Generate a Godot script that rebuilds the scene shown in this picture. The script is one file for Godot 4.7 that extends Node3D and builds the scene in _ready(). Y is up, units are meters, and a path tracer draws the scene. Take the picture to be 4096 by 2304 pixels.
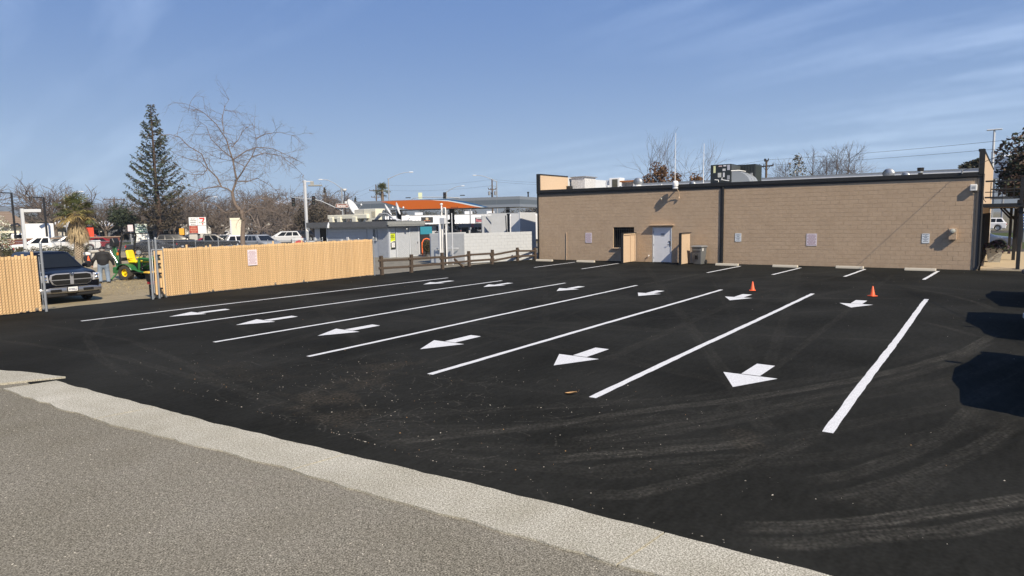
extends Node3D
# A freshly striped parking lot behind a tan block building, with a slatted yard fence,
# a fuel station and a street beyond. Units are metres; +X runs along the building wall,
# -Z runs along the painted lanes towards the wall.

class G:
	var v := PackedVector3Array()
	var n := PackedVector3Array()
	var t := PackedVector2Array()
	var c := PackedColorArray()
	var tint := Color(1, 1, 1)
	var colored := false
	func tri(a: Vector3, b: Vector3, d: Vector3, na: Vector3, nb: Vector3, nd: Vector3, ua := Vector2(), ub := Vector2(), ud := Vector2()) -> void:
		if (b - a).cross(d - a).dot(na + nb + nd) > 0.0:
			v.append(a); v.append(d); v.append(b)
			n.append(na); n.append(nd); n.append(nb)
			t.append(ua); t.append(ud); t.append(ub)
		else:
			v.append(a); v.append(b); v.append(d)
			n.append(na); n.append(nb); n.append(nd)
			t.append(ua); t.append(ub); t.append(ud)
		if colored:
			c.append(tint); c.append(tint); c.append(tint)
	func ftri(a: Vector3, b: Vector3, d: Vector3, out: Vector3) -> void:
		var m := (b - a).cross(d - a).normalized()
		if m.dot(out) < 0.0: m = -m
		tri(a, b, d, m, m, m)
	func quad(a: Vector3, b: Vector3, d: Vector3, e: Vector3, out: Vector3, u0 := Vector2(0, 0), u1 := Vector2(1, 1)) -> void:
		var m := (d - a).cross(e - b).normalized()
		if m.dot(out) < 0.0: m = -m
		tri(a, b, d, m, m, m, u0, Vector2(u1.x, u0.y), u1)
		tri(a, d, e, m, m, m, u0, u1, Vector2(u0.x, u1.y))
	func box(ce: Vector3, s: Vector3, b := Basis.IDENTITY) -> void:
		var h := s * 0.5
		for ax in 3:
			for sg in [-1.0, 1.0]:
				var o := Vector3(); o[ax] = sg * h[ax]
				var p := Vector3(); p[(ax + 1) % 3] = h[(ax + 1) % 3]
				var q := Vector3(); q[(ax + 2) % 3] = h[(ax + 2) % 3]
				quad(ce + b * (o - p - q), ce + b * (o + p - q), ce + b * (o + p + q), ce + b * (o - p + q), b * o)
	func cbox(ce: Vector3, s: Vector3, bv: float, b := Basis.IDENTITY) -> void:
		var h := s * 0.5
		var k := h - Vector3(bv, bv, bv)
		for ax in 3:
			var a1 := (ax + 1) % 3
			var a2 := (ax + 2) % 3
			for sg in [-1.0, 1.0]:
				var o := Vector3(); o[ax] = sg * h[ax]
				var p := Vector3(); p[a1] = k[a1]
				var q := Vector3(); q[a2] = k[a2]
				quad(ce + b * (o - p - q), ce + b * (o + p - q), ce + b * (o + p + q), ce + b * (o - p + q), b * o)
				for s2 in [-1.0, 1.0]:
					var e0 := Vector3(); e0[ax] = sg * h[ax]; e0[a1] = s2 * k[a1]; e0[a2] = k[a2]
					var e1 := e0; e1[a2] = -k[a2]
					var f0 := Vector3(); f0[ax] = sg * k[ax]; f0[a1] = s2 * h[a1]; f0[a2] = k[a2]
					var f1 := f0; f1[a2] = -k[a2]
					var od := Vector3(); od[ax] = sg; od[a1] = s2
					quad(ce + b * e0, ce + b * e1, ce + b * f1, ce + b * f0, b * od)
		for sx in [-1.0, 1.0]:
			for sy in [-1.0, 1.0]:
				for sz in [-1.0, 1.0]:
					ftri(ce + b * Vector3(sx * h.x, sy * k.y, sz * k.z), ce + b * Vector3(sx * k.x, sy * h.y, sz * k.z), ce + b * Vector3(sx * k.x, sy * k.y, sz * h.z), b * Vector3(sx, sy, sz))
	func tube(pts: Array, rad: Array, sides := 6, cap := true) -> void:
		var m := pts.size()
		var up := Vector3(0.31, 0.9, 0.29).normalized()
		var rings := []
		var norms := []
		for i in m:
			var d: Vector3 = (pts[min(i + 1, m - 1)] - pts[max(i - 1, 0)]).normalized()
			if abs(d.dot(up)) > 0.97: up = Vector3(0.95, 0.1, -0.3).normalized()
			var s := d.cross(up).normalized()
			up = s.cross(d).normalized()
			var r: float = rad[i] if i < rad.size() else rad[-1]
			var ring := []
			var nn := []
			for k in sides:
				var a := TAU * k / sides
				var o := s * cos(a) + up * sin(a)
				ring.append(pts[i] + o * r); nn.append(o)
			rings.append(ring); norms.append(nn)
		for i in m - 1:
			for k in sides:
				var k2 := (k + 1) % sides
				tri(rings[i][k], rings[i][k2], rings[i + 1][k2], norms[i][k], norms[i][k2], norms[i + 1][k2])
				tri(rings[i][k], rings[i + 1][k2], rings[i + 1][k], norms[i][k], norms[i + 1][k2], norms[i + 1][k])
		if cap:
			for e in [0, m - 1]:
				var out: Vector3 = (pts[0] - pts[1]) if e == 0 else (pts[m - 1] - pts[m - 2])
				for k in sides - 2:
					ftri(rings[e][0], rings[e][k + 1], rings[e][k + 2], out)
	func lathe(prof: Array, sides: int, xf := Transform3D.IDENTITY, sharp := false) -> void:
		for i in prof.size() - 1:
			var p: Vector2 = prof[i]
			var q: Vector2 = prof[i + 1]
			if p.distance_to(q) < 1e-6: continue
			var d := (q - p).normalized()
			var nr := Vector2(d.y, -d.x)
			var np := nr
			var nq := nr
			if not sharp:
				if i > 0:
					var d0: Vector2 = (p - prof[i - 1]).normalized()
					if d0.dot(d) > 0.6: np = (nr + Vector2(d0.y, -d0.x)).normalized()
				if i < prof.size() - 2:
					var d1: Vector2 = (prof[i + 2] - q).normalized()
					if d1.dot(d) > 0.6: nq = (nr + Vector2(d1.y, -d1.x)).normalized()
			for k in sides:
				var a := TAU * k / sides
				var b := TAU * (k + 1) / sides
				var ca := Vector3(cos(a), 0, sin(a))
				var cb := Vector3(cos(b), 0, sin(b))
				var Y := Vector3.UP
				var B := xf.basis
				var A0 := xf * (ca * p.x + Y * p.y)
				var A1 := xf * (cb * p.x + Y * p.y)
				var B0 := xf * (ca * q.x + Y * q.y)
				var B1 := xf * (cb * q.x + Y * q.y)
				var n0 := B * (ca * np.x + Y * np.y)
				var n1 := B * (cb * np.x + Y * np.y)
				var m0 := B * (ca * nq.x + Y * nq.y)
				var m1 := B * (cb * nq.x + Y * nq.y)
				if p.x > 1e-5: tri(A0, A1, B1, n0, n1, m1)
				if q.x > 1e-5: tri(A0, B1, B0, n0, m1, m0)
	func prism(poly: PackedVector2Array, z0: float, z1: float, bev := 0.0, xf := Transform3D.IDENTITY) -> void:
		# a polygon in local x,y pushed along local z, with bevelled rims
		var m := poly.size()
		var area := 0.0
		for i in m:
			area += poly[i].cross(poly[(i + 1) % m])
		var sg := 1.0 if area > 0.0 else -1.0
		var ins := PackedVector2Array()
		var nrm := []
		for i in m:
			var d0 := (poly[i] - poly[(i + m - 1) % m]).normalized()
			var d1 := (poly[(i + 1) % m] - poly[i]).normalized()
			var o := (Vector2(d0.y, -d0.x) + Vector2(d1.y, -d1.x)) * sg
			o = o.normalized()
			nrm.append(o)
			var cs: float = max(0.4, o.dot(Vector2(d1.y, -d1.x) * sg))
			ins.append(poly[i] - o * bev / cs)
		for i in m:
			var j := (i + 1) % m
			var d := (poly[j] - poly[i]).normalized()
			var fl := Vector2(d.y, -d.x) * sg
			var ni: Vector2 = nrm[i] if nrm[i].dot(fl) > 0.85 else fl
			var nj: Vector2 = nrm[j] if nrm[j].dot(fl) > 0.85 else fl
			var a := Vector3(poly[i].x, poly[i].y, z0 + bev)
			var b := Vector3(poly[j].x, poly[j].y, z0 + bev)
			var e := Vector3(poly[j].x, poly[j].y, z1 - bev)
			var f := Vector3(poly[i].x, poly[i].y, z1 - bev)
			var na := xf.basis * Vector3(ni.x, ni.y, 0)
			var nb := xf.basis * Vector3(nj.x, nj.y, 0)
			tri(xf * a, xf * b, xf * e, na, nb, nb)
			tri(xf * a, xf * e, xf * f, na, nb, na)
			if bev > 0.0:
				for s in [0, 1]:
					var zr: float = (z0 + bev) if s == 0 else (z1 - bev)
					var zf: float = z0 if s == 0 else z1
					var zz := -1.0 if s == 0 else 1.0
					quad(xf * Vector3(poly[i].x, poly[i].y, zr), xf * Vector3(poly[j].x, poly[j].y, zr), xf * Vector3(ins[j].x, ins[j].y, zf), xf * Vector3(ins[i].x, ins[i].y, zf), xf.basis * Vector3(fl.x, fl.y, zz))
		var ids := Geometry2D.triangulate_polygon(ins)
		for k in ids.size() / 3:
			for s in [0, 1]:
				var zf: float = z0 if s == 0 else z1
				var P := []
				for q in 3:
					var w := ins[ids[k * 3 + q]]
					P.append(xf * Vector3(w.x, w.y, zf))
				ftri(P[0], P[1], P[2], xf.basis * Vector3(0, 0, -1 if s == 0 else 1))
	func loft(rings: Array, closed := true, cap := true) -> void:
		var m := rings.size()
		var k := (rings[0] as Array).size()
		var nn := []
		var mid := Vector3()
		for i in m:
			var row := []
			var ce := Vector3()
			for p in rings[i]: ce += p
			ce /= k
			for j in k:
				var a: Vector3 = rings[min(i + 1, m - 1)][j] - rings[max(i - 1, 0)][j]
				var j0: int = (j + k - 1) % k if closed else maxi(j - 1, 0)
				var j1: int = (j + 1) % k if closed else mini(j + 1, k - 1)
				var b: Vector3 = rings[i][j1] - rings[i][j0]
				var w := a.cross(b).normalized()
				if w.dot(rings[i][j] - ce) < 0.0: w = -w
				row.append(w)
			nn.append(row)
		for i in m - 1:
			for j in (k if closed else k - 1):
				var j1 := (j + 1) % k
				tri(rings[i][j], rings[i][j1], rings[i + 1][j1], nn[i][j], nn[i][j1], nn[i + 1][j1])
				tri(rings[i][j], rings[i + 1][j1], rings[i + 1][j], nn[i][j], nn[i + 1][j1], nn[i + 1][j])
		if cap and closed:
			for e in [0, m - 1]:
				var out: Vector3 = rings[0][0] - rings[1][0] if e == 0 else rings[m - 1][0] - rings[m - 2][0]
				for j in k - 2:
					ftri(rings[e][0], rings[e][j + 1], rings[e][j + 2], out)
	func mesh() -> ArrayMesh:
		var arr := []
		arr.resize(Mesh.ARRAY_MAX)
		arr[Mesh.ARRAY_VERTEX] = v
		arr[Mesh.ARRAY_NORMAL] = n
		arr[Mesh.ARRAY_TEX_UV] = t
		if colored: arr[Mesh.ARRAY_COLOR] = c
		var am := ArrayMesh.new()
		if v.size() > 0: am.add_surface_from_arrays(Mesh.PRIMITIVE_TRIANGLES, arr)
		return am

var M := {}
var used := {}
var rng := RandomNumberGenerator.new()

func V(x: float, y: float, z: float) -> Vector3: return Vector3(x, y, z)
func rot(ax: Vector3, deg: float) -> Basis: return Basis(ax.normalized(), deg_to_rad(deg))
func align(d: Vector3) -> Basis:
	# a basis whose Y runs along d
	var y := d.normalized()
	var x := y.cross(Vector3(0.3, 0.2, 0.93)).normalized()
	return Basis(x, y, x.cross(y))
func lin(r: float, g: float, b: float) -> Color: return Color(r, g, b).linear_to_srgb()

func named(o: Node, called: String, parent: Node) -> void:
	var key := str(parent.get_instance_id()) + called
	var k: int = used.get(key, 0)
	used[key] = k + 1
	o.name = called if k == 0 else "%s_%03d" % [called, k]
	parent.add_child(o)
func tag(o: Node, label: String, category: String, group := "") -> void:
	o.set_meta("label", label); o.set_meta("category", category)
	if group != "": o.set_meta("group", group)
func thing(called: String, label: String, category: String, at := Vector3.ZERO, yaw := 0.0, group := "") -> Node3D:
	var o := Node3D.new()
	named(o, called, self)
	o.position = at; o.rotation.y = yaw
	tag(o, label, category, group)
	return o
func part(parent: Node, called: String, g: G, m: Material) -> MeshInstance3D:
	return piece(parent, called, g.mesh(), m)
func piece(parent: Node, called: String, me: Mesh, m: Material, xf := Transform3D.IDENTITY) -> MeshInstance3D:
	var o := MeshInstance3D.new()
	o.mesh = me; o.material_override = m; o.transform = xf
	named(o, called, parent)
	return o
func solo(called: String, label: String, category: String, g: G, m: Material, group := "") -> MeshInstance3D:
	var o := part(self, called, g, m)
	tag(o, label, category, group)
	return o
func structure(called: String, g: G, m: Material, parent: Node = self) -> MeshInstance3D:
	var o := part(parent, called, g, m)
	if parent == self: o.set_meta("kind", "structure")
	return o
func copy(o: Node3D, called: String, at: Vector3, yaw: float, label := "") -> Node3D:
	var c: Node3D = o.duplicate()
	named(c, called, self)
	c.position = at; c.rotation.y = yaw
	if label != "": c.set_meta("label", label)
	return c
func lettering(parent: Node, called: String, s: String, height: float, m: Material, xf: Transform3D, width := 0.0, font := "Droid Sans", bold := true) -> MeshInstance3D:
	var tm := TextMesh.new()
	var f := SystemFont.new()
	f.font_names = PackedStringArray([font])
	if bold: f.font_weight = 700
	tm.font = f; tm.text = s; tm.font_size = 64
	tm.pixel_size = height / 46.0
	tm.depth = 0.004
	tm.curve_step = 2.0
	if width > 0.0:
		var w := tm.get_aabb().size.x
		if w > 0.001: xf = xf * Transform3D(Basis.from_scale(Vector3(width / w, 1, 1)), Vector3.ZERO)
	return piece(parent, called, tm, m, xf)

# ---------- materials ----------
func noise_image(size: int, sd: int, freq: float, oct := 4, kind := FastNoiseLite.TYPE_SIMPLEX_SMOOTH) -> Image:
	var f := FastNoiseLite.new()
	f.seed = sd; f.frequency = freq; f.noise_type = kind
	f.fractal_octaves = oct
	return f.get_seamless_image(size, size)
func ramp_tex(size: int, sd: int, freq: float, lo: Color, hi: Color, oct := 4, speck := 0.0, crisp := 1.0, grain := 0.35) -> ImageTexture:
	# two noises, coarse and fine, laid through a colour ramp
	var a := noise_image(size, sd, freq, oct).get_data()
	var b := noise_image(size, sd + 7, grain, 2).get_data()
	var out := PackedByteArray()
	out.resize(size * size * 3)
	var lr := PackedByteArray()
	var lg := PackedByteArray()
	var lb := PackedByteArray()
	for i in 256:
		var c := lo.lerp(hi, i / 255.0)
		lr.append(int(c.r * 255.0)); lg.append(int(c.g * 255.0)); lb.append(int(c.b * 255.0))
	var cut := 256 if speck <= 0.0 else int(lerpf(236.0, 190.0, clampf(speck * 10.0, 0.0, 1.0)))
	var j := 0
	for i in size * size:
		var e := b[i]
		var k := (a[i] * 5 + e * 3) >> 3
		if crisp != 1.0: k = clampi(int(((a[i] * 2 + e * 6) / 8 - 128) * crisp) + 128, 0, 255)
		if e > cut: k = 255
		elif e < 255 - cut: k = 0
		out[j] = lr[k]; out[j + 1] = lg[k]; out[j + 2] = lb[k]
		j += 3
	return ImageTexture.create_from_image(Image.create_from_data(size, size, false, Image.FORMAT_RGB8, out))
func normal_tex(size: int, sd: int, freq: float, strength: float, oct := 4) -> ImageTexture:
	var im := noise_image(size, sd, freq, oct)
	im.convert(Image.FORMAT_RGBA8)
	im.bump_map_to_normal_map(strength)
	return ImageTexture.create_from_image(im)
func mat(c: Color, rough := 0.7, metal := 0.0) -> StandardMaterial3D:
	var m := StandardMaterial3D.new()
	m.albedo_color = c.linear_to_srgb(); m.roughness = rough; m.metallic = metal
	return m
func tmat(tex: Texture2D, scale: float, rough := 0.85, normal: Texture2D = null, ns := 1.0) -> StandardMaterial3D:
	# world-laid texture: scale is repeats per metre
	var m := StandardMaterial3D.new()
	m.albedo_texture = tex; m.roughness = rough
	m.uv1_triplanar = true; m.uv1_world_triplanar = true
	m.uv1_scale = Vector3.ONE * scale
	if normal != null:
		m.normal_enabled = true; m.normal_texture = normal; m.normal_scale = ns
	return m
func paint_tex(c: Color, sd: int, amount := 0.12) -> ImageTexture:
	var a := c * (1.0 - amount); a.a = 1
	var b := c * (1.0 + amount * 0.6); b.a = 1
	return ramp_tex(256, sd, 0.012, a.linear_to_srgb(), b.linear_to_srgb(), 5)

func setup_view() -> void:
	var cam := Camera3D.new()
	cam.name = "camera"
	cam.transform = Transform3D(Basis(Vector3(0.80427275, -0.01858536, -0.59396964), Vector3(-0.0474181, 0.99431672, -0.09531939), Vector3(0.59236549, 0.1048277, 0.79882056)), Vector3(0, 2.6, 0))
	cam.fov = 47.928
	cam.near = 0.1
	cam.far = 12000.0
	add_child(cam)
	cam.current = true
	var sun := DirectionalLight3D.new()
	sun.name = "sun"
	sun.light_energy = 1.6
	sun.light_color = Color(1.0, 0.945, 0.86)
	sun.light_angular_distance = 0.5
	sun.shadow_enabled = true
	add_child(sun)
	sun.look_at_from_position(Vector3.ZERO, Vector3(-1.0, -0.94, -0.42), Vector3.UP)
	var sky := ProceduralSkyMaterial.new()
	sky.sky_top_color = Color8(84, 118, 174)
	sky.sky_horizon_color = Color8(184, 210, 228)
	sky.sky_curve = 0.085
	sky.sky_energy_multiplier = 1.0
	sky.ground_bottom_color = Color8(96, 92, 84)
	sky.ground_horizon_color = Color8(150, 158, 166)
	sky.sun_angle_max = 0.6
	sky.sky_cover = cirrus()
	sky.sky_cover_modulate = Color(1, 1, 1, 1)
	var env := Environment.new()
	env.background_mode = Environment.BG_SKY
	env.sky = Sky.new()
	env.sky.sky_material = sky
	env.tonemap_mode = Environment.TONE_MAPPER_LINEAR
	env.tonemap_exposure = 1.3
	env.sdfgi_enabled = true; env.ssao_enabled = true; env.ssil_enabled = true
	env.fog_enabled = true
	env.fog_density = 0.0002
	env.fog_light_color = Color8(190, 210, 230)
	var we := WorldEnvironment.new()
	we.name = "world_environment"
	we.environment = env
	add_child(we)

func cirrus() -> ImageTexture:
	# thin high cloud in long streaks, laid out on a flat layer 9 km up
	var w := 2048
	var h := 1024
	var f := FastNoiseLite.new()
	f.seed = 21; f.frequency = 0.6; f.fractal_octaves = 6; f.fractal_gain = 0.6
	var f2 := FastNoiseLite.new()
	f2.seed = 5; f2.frequency = 0.16; f2.fractal_octaves = 3
	var im := Image.create(w, h, false, Image.FORMAT_RGBA8)
	im.fill(Color(1, 1, 1, 0))
	for y in range(int(h * 0.2), h / 2):
		var up := PI * (0.5 - (y + 0.5) / h)
		var s := sin(up)
		if s < 0.004: continue
		for x in w:
			var a := TAU * (x + 0.5) / w
			var k: float = cos(up) / (s + 0.09)
			var px := sin(a) * k
			var pz := cos(a) * k
			var q := px * 0.988 - pz * 0.155
			var r := pz * 0.988 + px * 0.155
			var b := f2.get_noise_2d(q, r * 1.5) * 0.5 + 0.5
			var e := f.get_noise_2d(q * 0.5 + b * 0.9, r * 3.2 + b * 1.2) * 0.5 + 0.5
			var d := clampf((e - 0.42) * 2.2, 0, 1) * clampf((b - 0.36) * 2.8, 0, 1)
			if d > 0.003: im.set_pixel(x, y, Color(0.55, 0.58, 0.6, d * 0.85))
	return ImageTexture.create_from_image(im)

func make_materials() -> void:
	M.black = mat(Color(0.012, 0.012, 0.012), 0.55)
	M.white = mat(Color(0.78, 0.78, 0.76), 0.6)
	M.galv = mat(Color(0.42, 0.44, 0.45), 0.42, 0.6)
	M.tan_wall = tmat(ramp_tex(512, 401, 0.015, lin(0.46, 0.342, 0.232), lin(0.545, 0.412, 0.285), 5), 0.45, 0.88, normal_tex(512, 402, 0.2, 5.0), 0.5)
	M.tan_wall.detail_enabled = true; M.tan_wall.detail_blend_mode = BaseMaterial3D.BLEND_MODE_MUL
	M.tan_wall.detail_albedo = ramp_tex(256, 409, 0.02, Color(0.93, 0.92, 0.91), Color(1, 1, 1), 6, 0.0, 1.0, 0.07)
	M.tan_wall.detail_uv_layer = BaseMaterial3D.DETAIL_UV_2
	M.tan_wall.uv2_triplanar = true; M.tan_wall.uv2_world_triplanar = true; M.tan_wall.uv2_scale = Vector3(0.16, 0.16, 0.16)
	M.tan_mortar = tmat(ramp_tex(256, 403, 0.03, lin(0.42, 0.325, 0.215), lin(0.5, 0.39, 0.26), 4), 0.6, 0.92)
	M.tan_panel = tmat(ramp_tex(512, 405, 0.02, lin(0.52, 0.385, 0.255), lin(0.61, 0.46, 0.315), 5), 0.6, 0.8)
	M.trim = tmat(ramp_tex(256, 407, 0.03, lin(0.009, 0.009, 0.009), lin(0.02, 0.0195, 0.019), 4), 0.5, 0.6)
	M.concrete = tmat(ramp_tex(512, 411, 0.03, lin(0.40, 0.385, 0.34), lin(0.62, 0.60, 0.54), 5, 0.02), 0.7, 0.9, normal_tex(256, 412, 0.2, 4.0), 0.6)
	M.glass = mat(Color(0.012, 0.014, 0.016), 0.05); M.glass.metallic_specular = 0.35
	M.grey_metal = mat(Color(0.30, 0.31, 0.32), 0.5, 0.3)
	M.light_grey = tmat(ramp_tex(256, 415, 0.02, lin(0.50, 0.52, 0.54), lin(0.60, 0.62, 0.64), 4), 0.5, 0.75)
	M.chrome = mat(Color(0.75, 0.75, 0.76), 0.12, 1.0)
	M.rubber = tmat(ramp_tex(256, 417, 0.1, lin(0.012, 0.012, 0.012), lin(0.03, 0.029, 0.028), 3), 3.0, 0.85)
	M.dark_metal = mat(Color(0.03, 0.031, 0.033), 0.45, 0.4)
	M.amber = mat(Color(0.75, 0.22, 0.02), 0.3)
	M.red_lens = mat(Color(0.45, 0.012, 0.012), 0.2)
	M.lens = mat(Color(0.75, 0.77, 0.8), 0.1, 0.5)
	M.leafy = mat(Color(1, 1, 1), 0.85); M.leafy.vertex_color_use_as_albedo = true
	M.void = mat(Color(0.004, 0.004, 0.004), 0.95)

const LX0 := -26.0
const LZ0 := -38.0
const LW := 32.0
const LD := 36.0
var scuff := PackedFloat32Array()
var dirt := PackedFloat32Array()
const TS := 2048

func scuff_at(x: float, z: float, a: float) -> void:
	var i := int((x - LX0) / LW * TS)
	var j := int((z - LZ0) / LD * TS)
	if i >= 0 and j >= 0 and i < TS and j < TS:
		var k := j * TS + i
		if a > scuff[k]: scuff[k] = a
func stroke(path: Array, w: float, a: float, tread := true) -> void:
	# a tyre scuff: grooves run along it, rubber and dust come and go
	var cu := Curve2D.new()
	for i in path.size():
		var d: Vector2 = (path[min(i + 1, path.size() - 1)] - path[max(i - 1, 0)]) / 6.0
		cu.add_point(path[i], -d, d)
	var ln := cu.get_baked_length()
	var nz := FastNoiseLite.new()
	nz.seed = int(ln * 977.0); nz.frequency = 0.9; nz.fractal_octaves = 3
	var s := 0.0
	while s < ln:
		var p := cu.sample_baked(s)
		var q := cu.sample_baked(min(s + 0.05, ln)) - cu.sample_baked(max(s - 0.05, 0.0))
		var d := Vector2(-q.y, q.x).normalized()
		var fade: float = smoothstep(0.0, 0.5, s) * smoothstep(0.0, 0.5, ln - s)
		var o := -w * 0.5
		while o < w * 0.5:
			var u := o / w + 0.5
			var tr := 1.0
			if tread: tr = 0.5 if fmod(u * 4.5 + 0.2, 1.0) < 0.3 else 1.0
			if tread and fmod(s + u * 0.11, 0.06) < 0.016: tr *= 0.55
			var kn := nz.get_noise_2d(s * 1.4, o * 9.0) * 0.5 + 0.5
			var k := 0.3 + 1.3 * kn * kn
			scuff_at(p.x + d.x * o, p.y + d.y * o, a * tr * k * fade * smoothstep(0.0, 0.12, u) * smoothstep(0.0, 0.12, 1.0 - u))
			o += 0.014
		s += 0.013
func crack(r: RandomNumberGenerator, p: Vector2, ln: float, ang: float, a: float) -> void:
	var s := 0.0
	while s < ln:
		for k in 5:
			p += Vector2(cos(ang), sin(ang)) * 0.012
			scuff_at(p.x, p.y, a * (0.3 + r.randf()))
		s += 0.06
		ang += r.randf_range(-0.3, 0.3)
		if r.randf() < 0.03: ang += r.randf_range(-1.4, 1.4)
func blot(p: Vector2, rx: float, rz: float, a: float, sd: int) -> void:
	var nz := FastNoiseLite.new()
	nz.seed = sd; nz.frequency = 1.6; nz.fractal_octaves = 4
	var x := -rx
	while x < rx:
		var zz := -rz
		while zz < rz:
			var d := 1.0 - sqrt(x * x / (rx * rx) + zz * zz / (rz * rz))
			var k := clampf(d * 1.6 + nz.get_noise_2d(p.x + x, p.y + zz) * 1.5 - 0.25, 0, 1)
			if k > 0.02:
				var i := int((p.x + x - LX0) / LW * TS)
				var j := int((p.y + zz - LZ0) / LD * TS)
				if i >= 0 and j >= 0 and i < TS and j < TS: dirt[j * TS + i] = max(dirt[j * TS + i], k * a)
			zz += 0.015
		x += 0.014

func lot_material() -> StandardMaterial3D:
	scuff.resize(TS * TS); dirt.resize(TS * TS)
	scuff.fill(0.0); dirt.fill(0.0)
	var W := Vector2(0, 0)
	stroke([V2(-5.8, -4.87), V2(-4.99, -5.91), V2(-4.4, -6.68), V2(-3.9, -7.53), V2(-3.5, -8.16), V2(-2.89, -8.96), V2(-2.29, -9.95), V2(-1.68, -11.06), V2(-1.0, -12.6), V2(-0.3, -14.6), V2(0.15, -17)], 0.24, 0.75)
	stroke([V2(-4.05, -6.15), V2(-3.21, -7.36), V2(-2.42, -8.71), V2(-1.59, -10.49), V2(-1.04, -11.7), V2(-0.5, -13.2), V2(0.1, -16)], 0.22, 0.5)
	stroke([V2(-3.93, -5.98), V2(-3.05, -7.22), V2(-2.33, -8.4), V2(-1.63, -9.93)], 0.2, 0.4)
	stroke([V2(-3.9, -5.55), V2(-2.98, -6.48), V2(-2.31, -7.19), V2(-1.95, -7.71)], 0.26, 0.85)
	stroke([V2(-3.53, -5.35), V2(-2.94, -6.06), V2(-2.26, -6.76), V2(-1.77, -7.13), V2(-1.5, -8.23)], 0.22, 0.45)
	stroke([V2(-3.27, -4.96), V2(-2.61, -5.37), V2(-2.22, -6.11), V2(-1.79, -7.22)], 0.24, 0.5)
	stroke([V2(-2.74, -5.2), V2(-2.6, -5.4), V2(-2.35, -5.8)], 0.22, 0.95)
	stroke([V2(-1.39, -6.5), V2(-1.0, -7.09), V2(-0.61, -7.96), V2(-0.28, -9.14), V2(-0.08, -10.61)], 0.24, 0.5)
	stroke([V2(-1.28, -6.05), V2(-0.88, -6.61), V2(-0.46, -7.4), V2(0.0, -8.6), V2(0.37, -10.0)], 0.26, 0.5)
	stroke([V2(-0.89, -6.05), V2(-0.61, -6.92), V2(-0.32, -7.7)], 0.22, 0.4)
	stroke([V2(-0.63, -6.17), V2(-0.42, -6.92), V2(-0.21, -7.61)], 0.22, 0.35)
	stroke([V2(-1.7, -5.2), V2(-1.18, -5.56), V2(-0.7, -6.01), V2(-0.15, -6.66), V2(0.34, -7.24), V2(1.4, -8.5)], 0.24, 0.85)
	stroke([V2(-1.6, -4.95), V2(-1.11, -5.26), V2(-0.66, -5.73), V2(-0.14, -6.19), V2(0.33, -6.8), V2(1.5, -8.1)], 0.24, 0.75)
	stroke([V2(-2.55, -26.58), V2(-1.13, -24.6), V2(-0.23, -22.57), V2(0.18, -20.99)], 0.2, 0.5)
	stroke([V2(-1.37, -18.26), V2(-0.55, -17.17), V2(-0.04, -16.22)], 0.2, 0.4)
	stroke([V2(-0.11, -9.49), V2(-0.04, -10.38), V2(-0.06, -10.65)], 0.22, 0.45)
	stroke([V2(-15.74, -22.15), V2(-15.97, -25.23), V2(-15.77, -28.27)], 0.2, 0.45, false)
	stroke([V2(-15.31, -21.55), V2(-14.61, -26.86), V2(-14.44, -32.26)], 0.14, 0.35, false)
	stroke([V2(-10.81, -22.97), V2(-10.59, -28.63)], 0.16, 0.55, false)
	stroke([V2(-8.0, -24.0), V2(-7.7, -28.5)], 0.14, 0.3, false)
	stroke([V2(-23, -22.5), V2(-20, -26.3), V2(-14, -28.2), V2(-6, -27.8), V2(0, -26)], 0.18, 0.3, false)
	stroke([V2(-22, -21.5), V2(-19, -24.8), V2(-13, -26.4), V2(-5, -26.2), V2(1, -24)], 0.18, 0.26, false)
	stroke([V2(-20, -4.6), V2(-14, -5.6), V2(-8, -5.3)], 0.22, 0.32)
	stroke([V2(-21, -6.3), V2(-16, -6.6), V2(-10, -5.6), V2(-5, -5.1)], 0.22, 0.3)
	stroke([V2(-22.5, -9), V2(-17, -6.1), V2(-12, -4.9)], 0.22, 0.3)
	for q in [[0.35, -0.6], [0.7, 0.4], [-0.5, 0.3], [1.2, 0.9], [-0.9, -0.5]]:
		stroke([V2(-6.5 + q[0], -4.95), V2(-4.2 + q[0], -6.6 + q[1]), V2(-2.4 + q[0], -8.4 + q[1]), V2(-0.8 + q[0], -11.2 + q[1]), V2(0.3 + q[0], -15)], 0.34, 0.26)
	stroke([V2(-23.2, -10), V2(-20.8, -13), V2(-20.9, -20)], 0.2, 0.22, false)
	var r := RandomNumberGenerator.new()
	r.seed = 411
	for i in 90:
		stroke([V2(r.randf_range(-24, -1), r.randf_range(-34, -6)), V2(0, 0)].slice(0, 1) + [V2(r.randf_range(-24, -1), r.randf_range(-34, -6))], r.randf_range(0.08, 0.4), 0.12 + r.randf() * 0.16, false)
	# map cracking of the old surface telegraphs through near the gutter and along two lanes
	for i in 130:
		var p := V2(clampf(r.randfn(-7.0, 1.9), -13, -3.2), clampf(r.randfn(-6.6, 1.2), -10.5, -5.0))
		crack(r, p, r.randf_range(0.15, 0.75), r.randf() * TAU, r.randf_range(0.25, 0.8))
	for i in 70:
		crack(r, V2(r.randfn(-8.4, 1.2), r.randfn(-12.5, 1.6)), r.randf_range(0.2, 0.8), r.randf() * TAU, r.randf_range(0.12, 0.3))
	for i in 60:
		crack(r, V2(r.randf_range(-24, 0), r.randf_range(-33, -6)), r.randf_range(0.3, 1.6), r.randf() * TAU, r.randf_range(0.08, 0.22))
	blot(V2(-8.75, -7.9), 0.75, 0.9, 0.5, 3)
	blot(V2(-8.2, -6.9), 0.7, 0.8, 0.42, 4)
	blot(V2(-7.9, -5.9), 0.9, 0.8, 0.55, 5)
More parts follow.
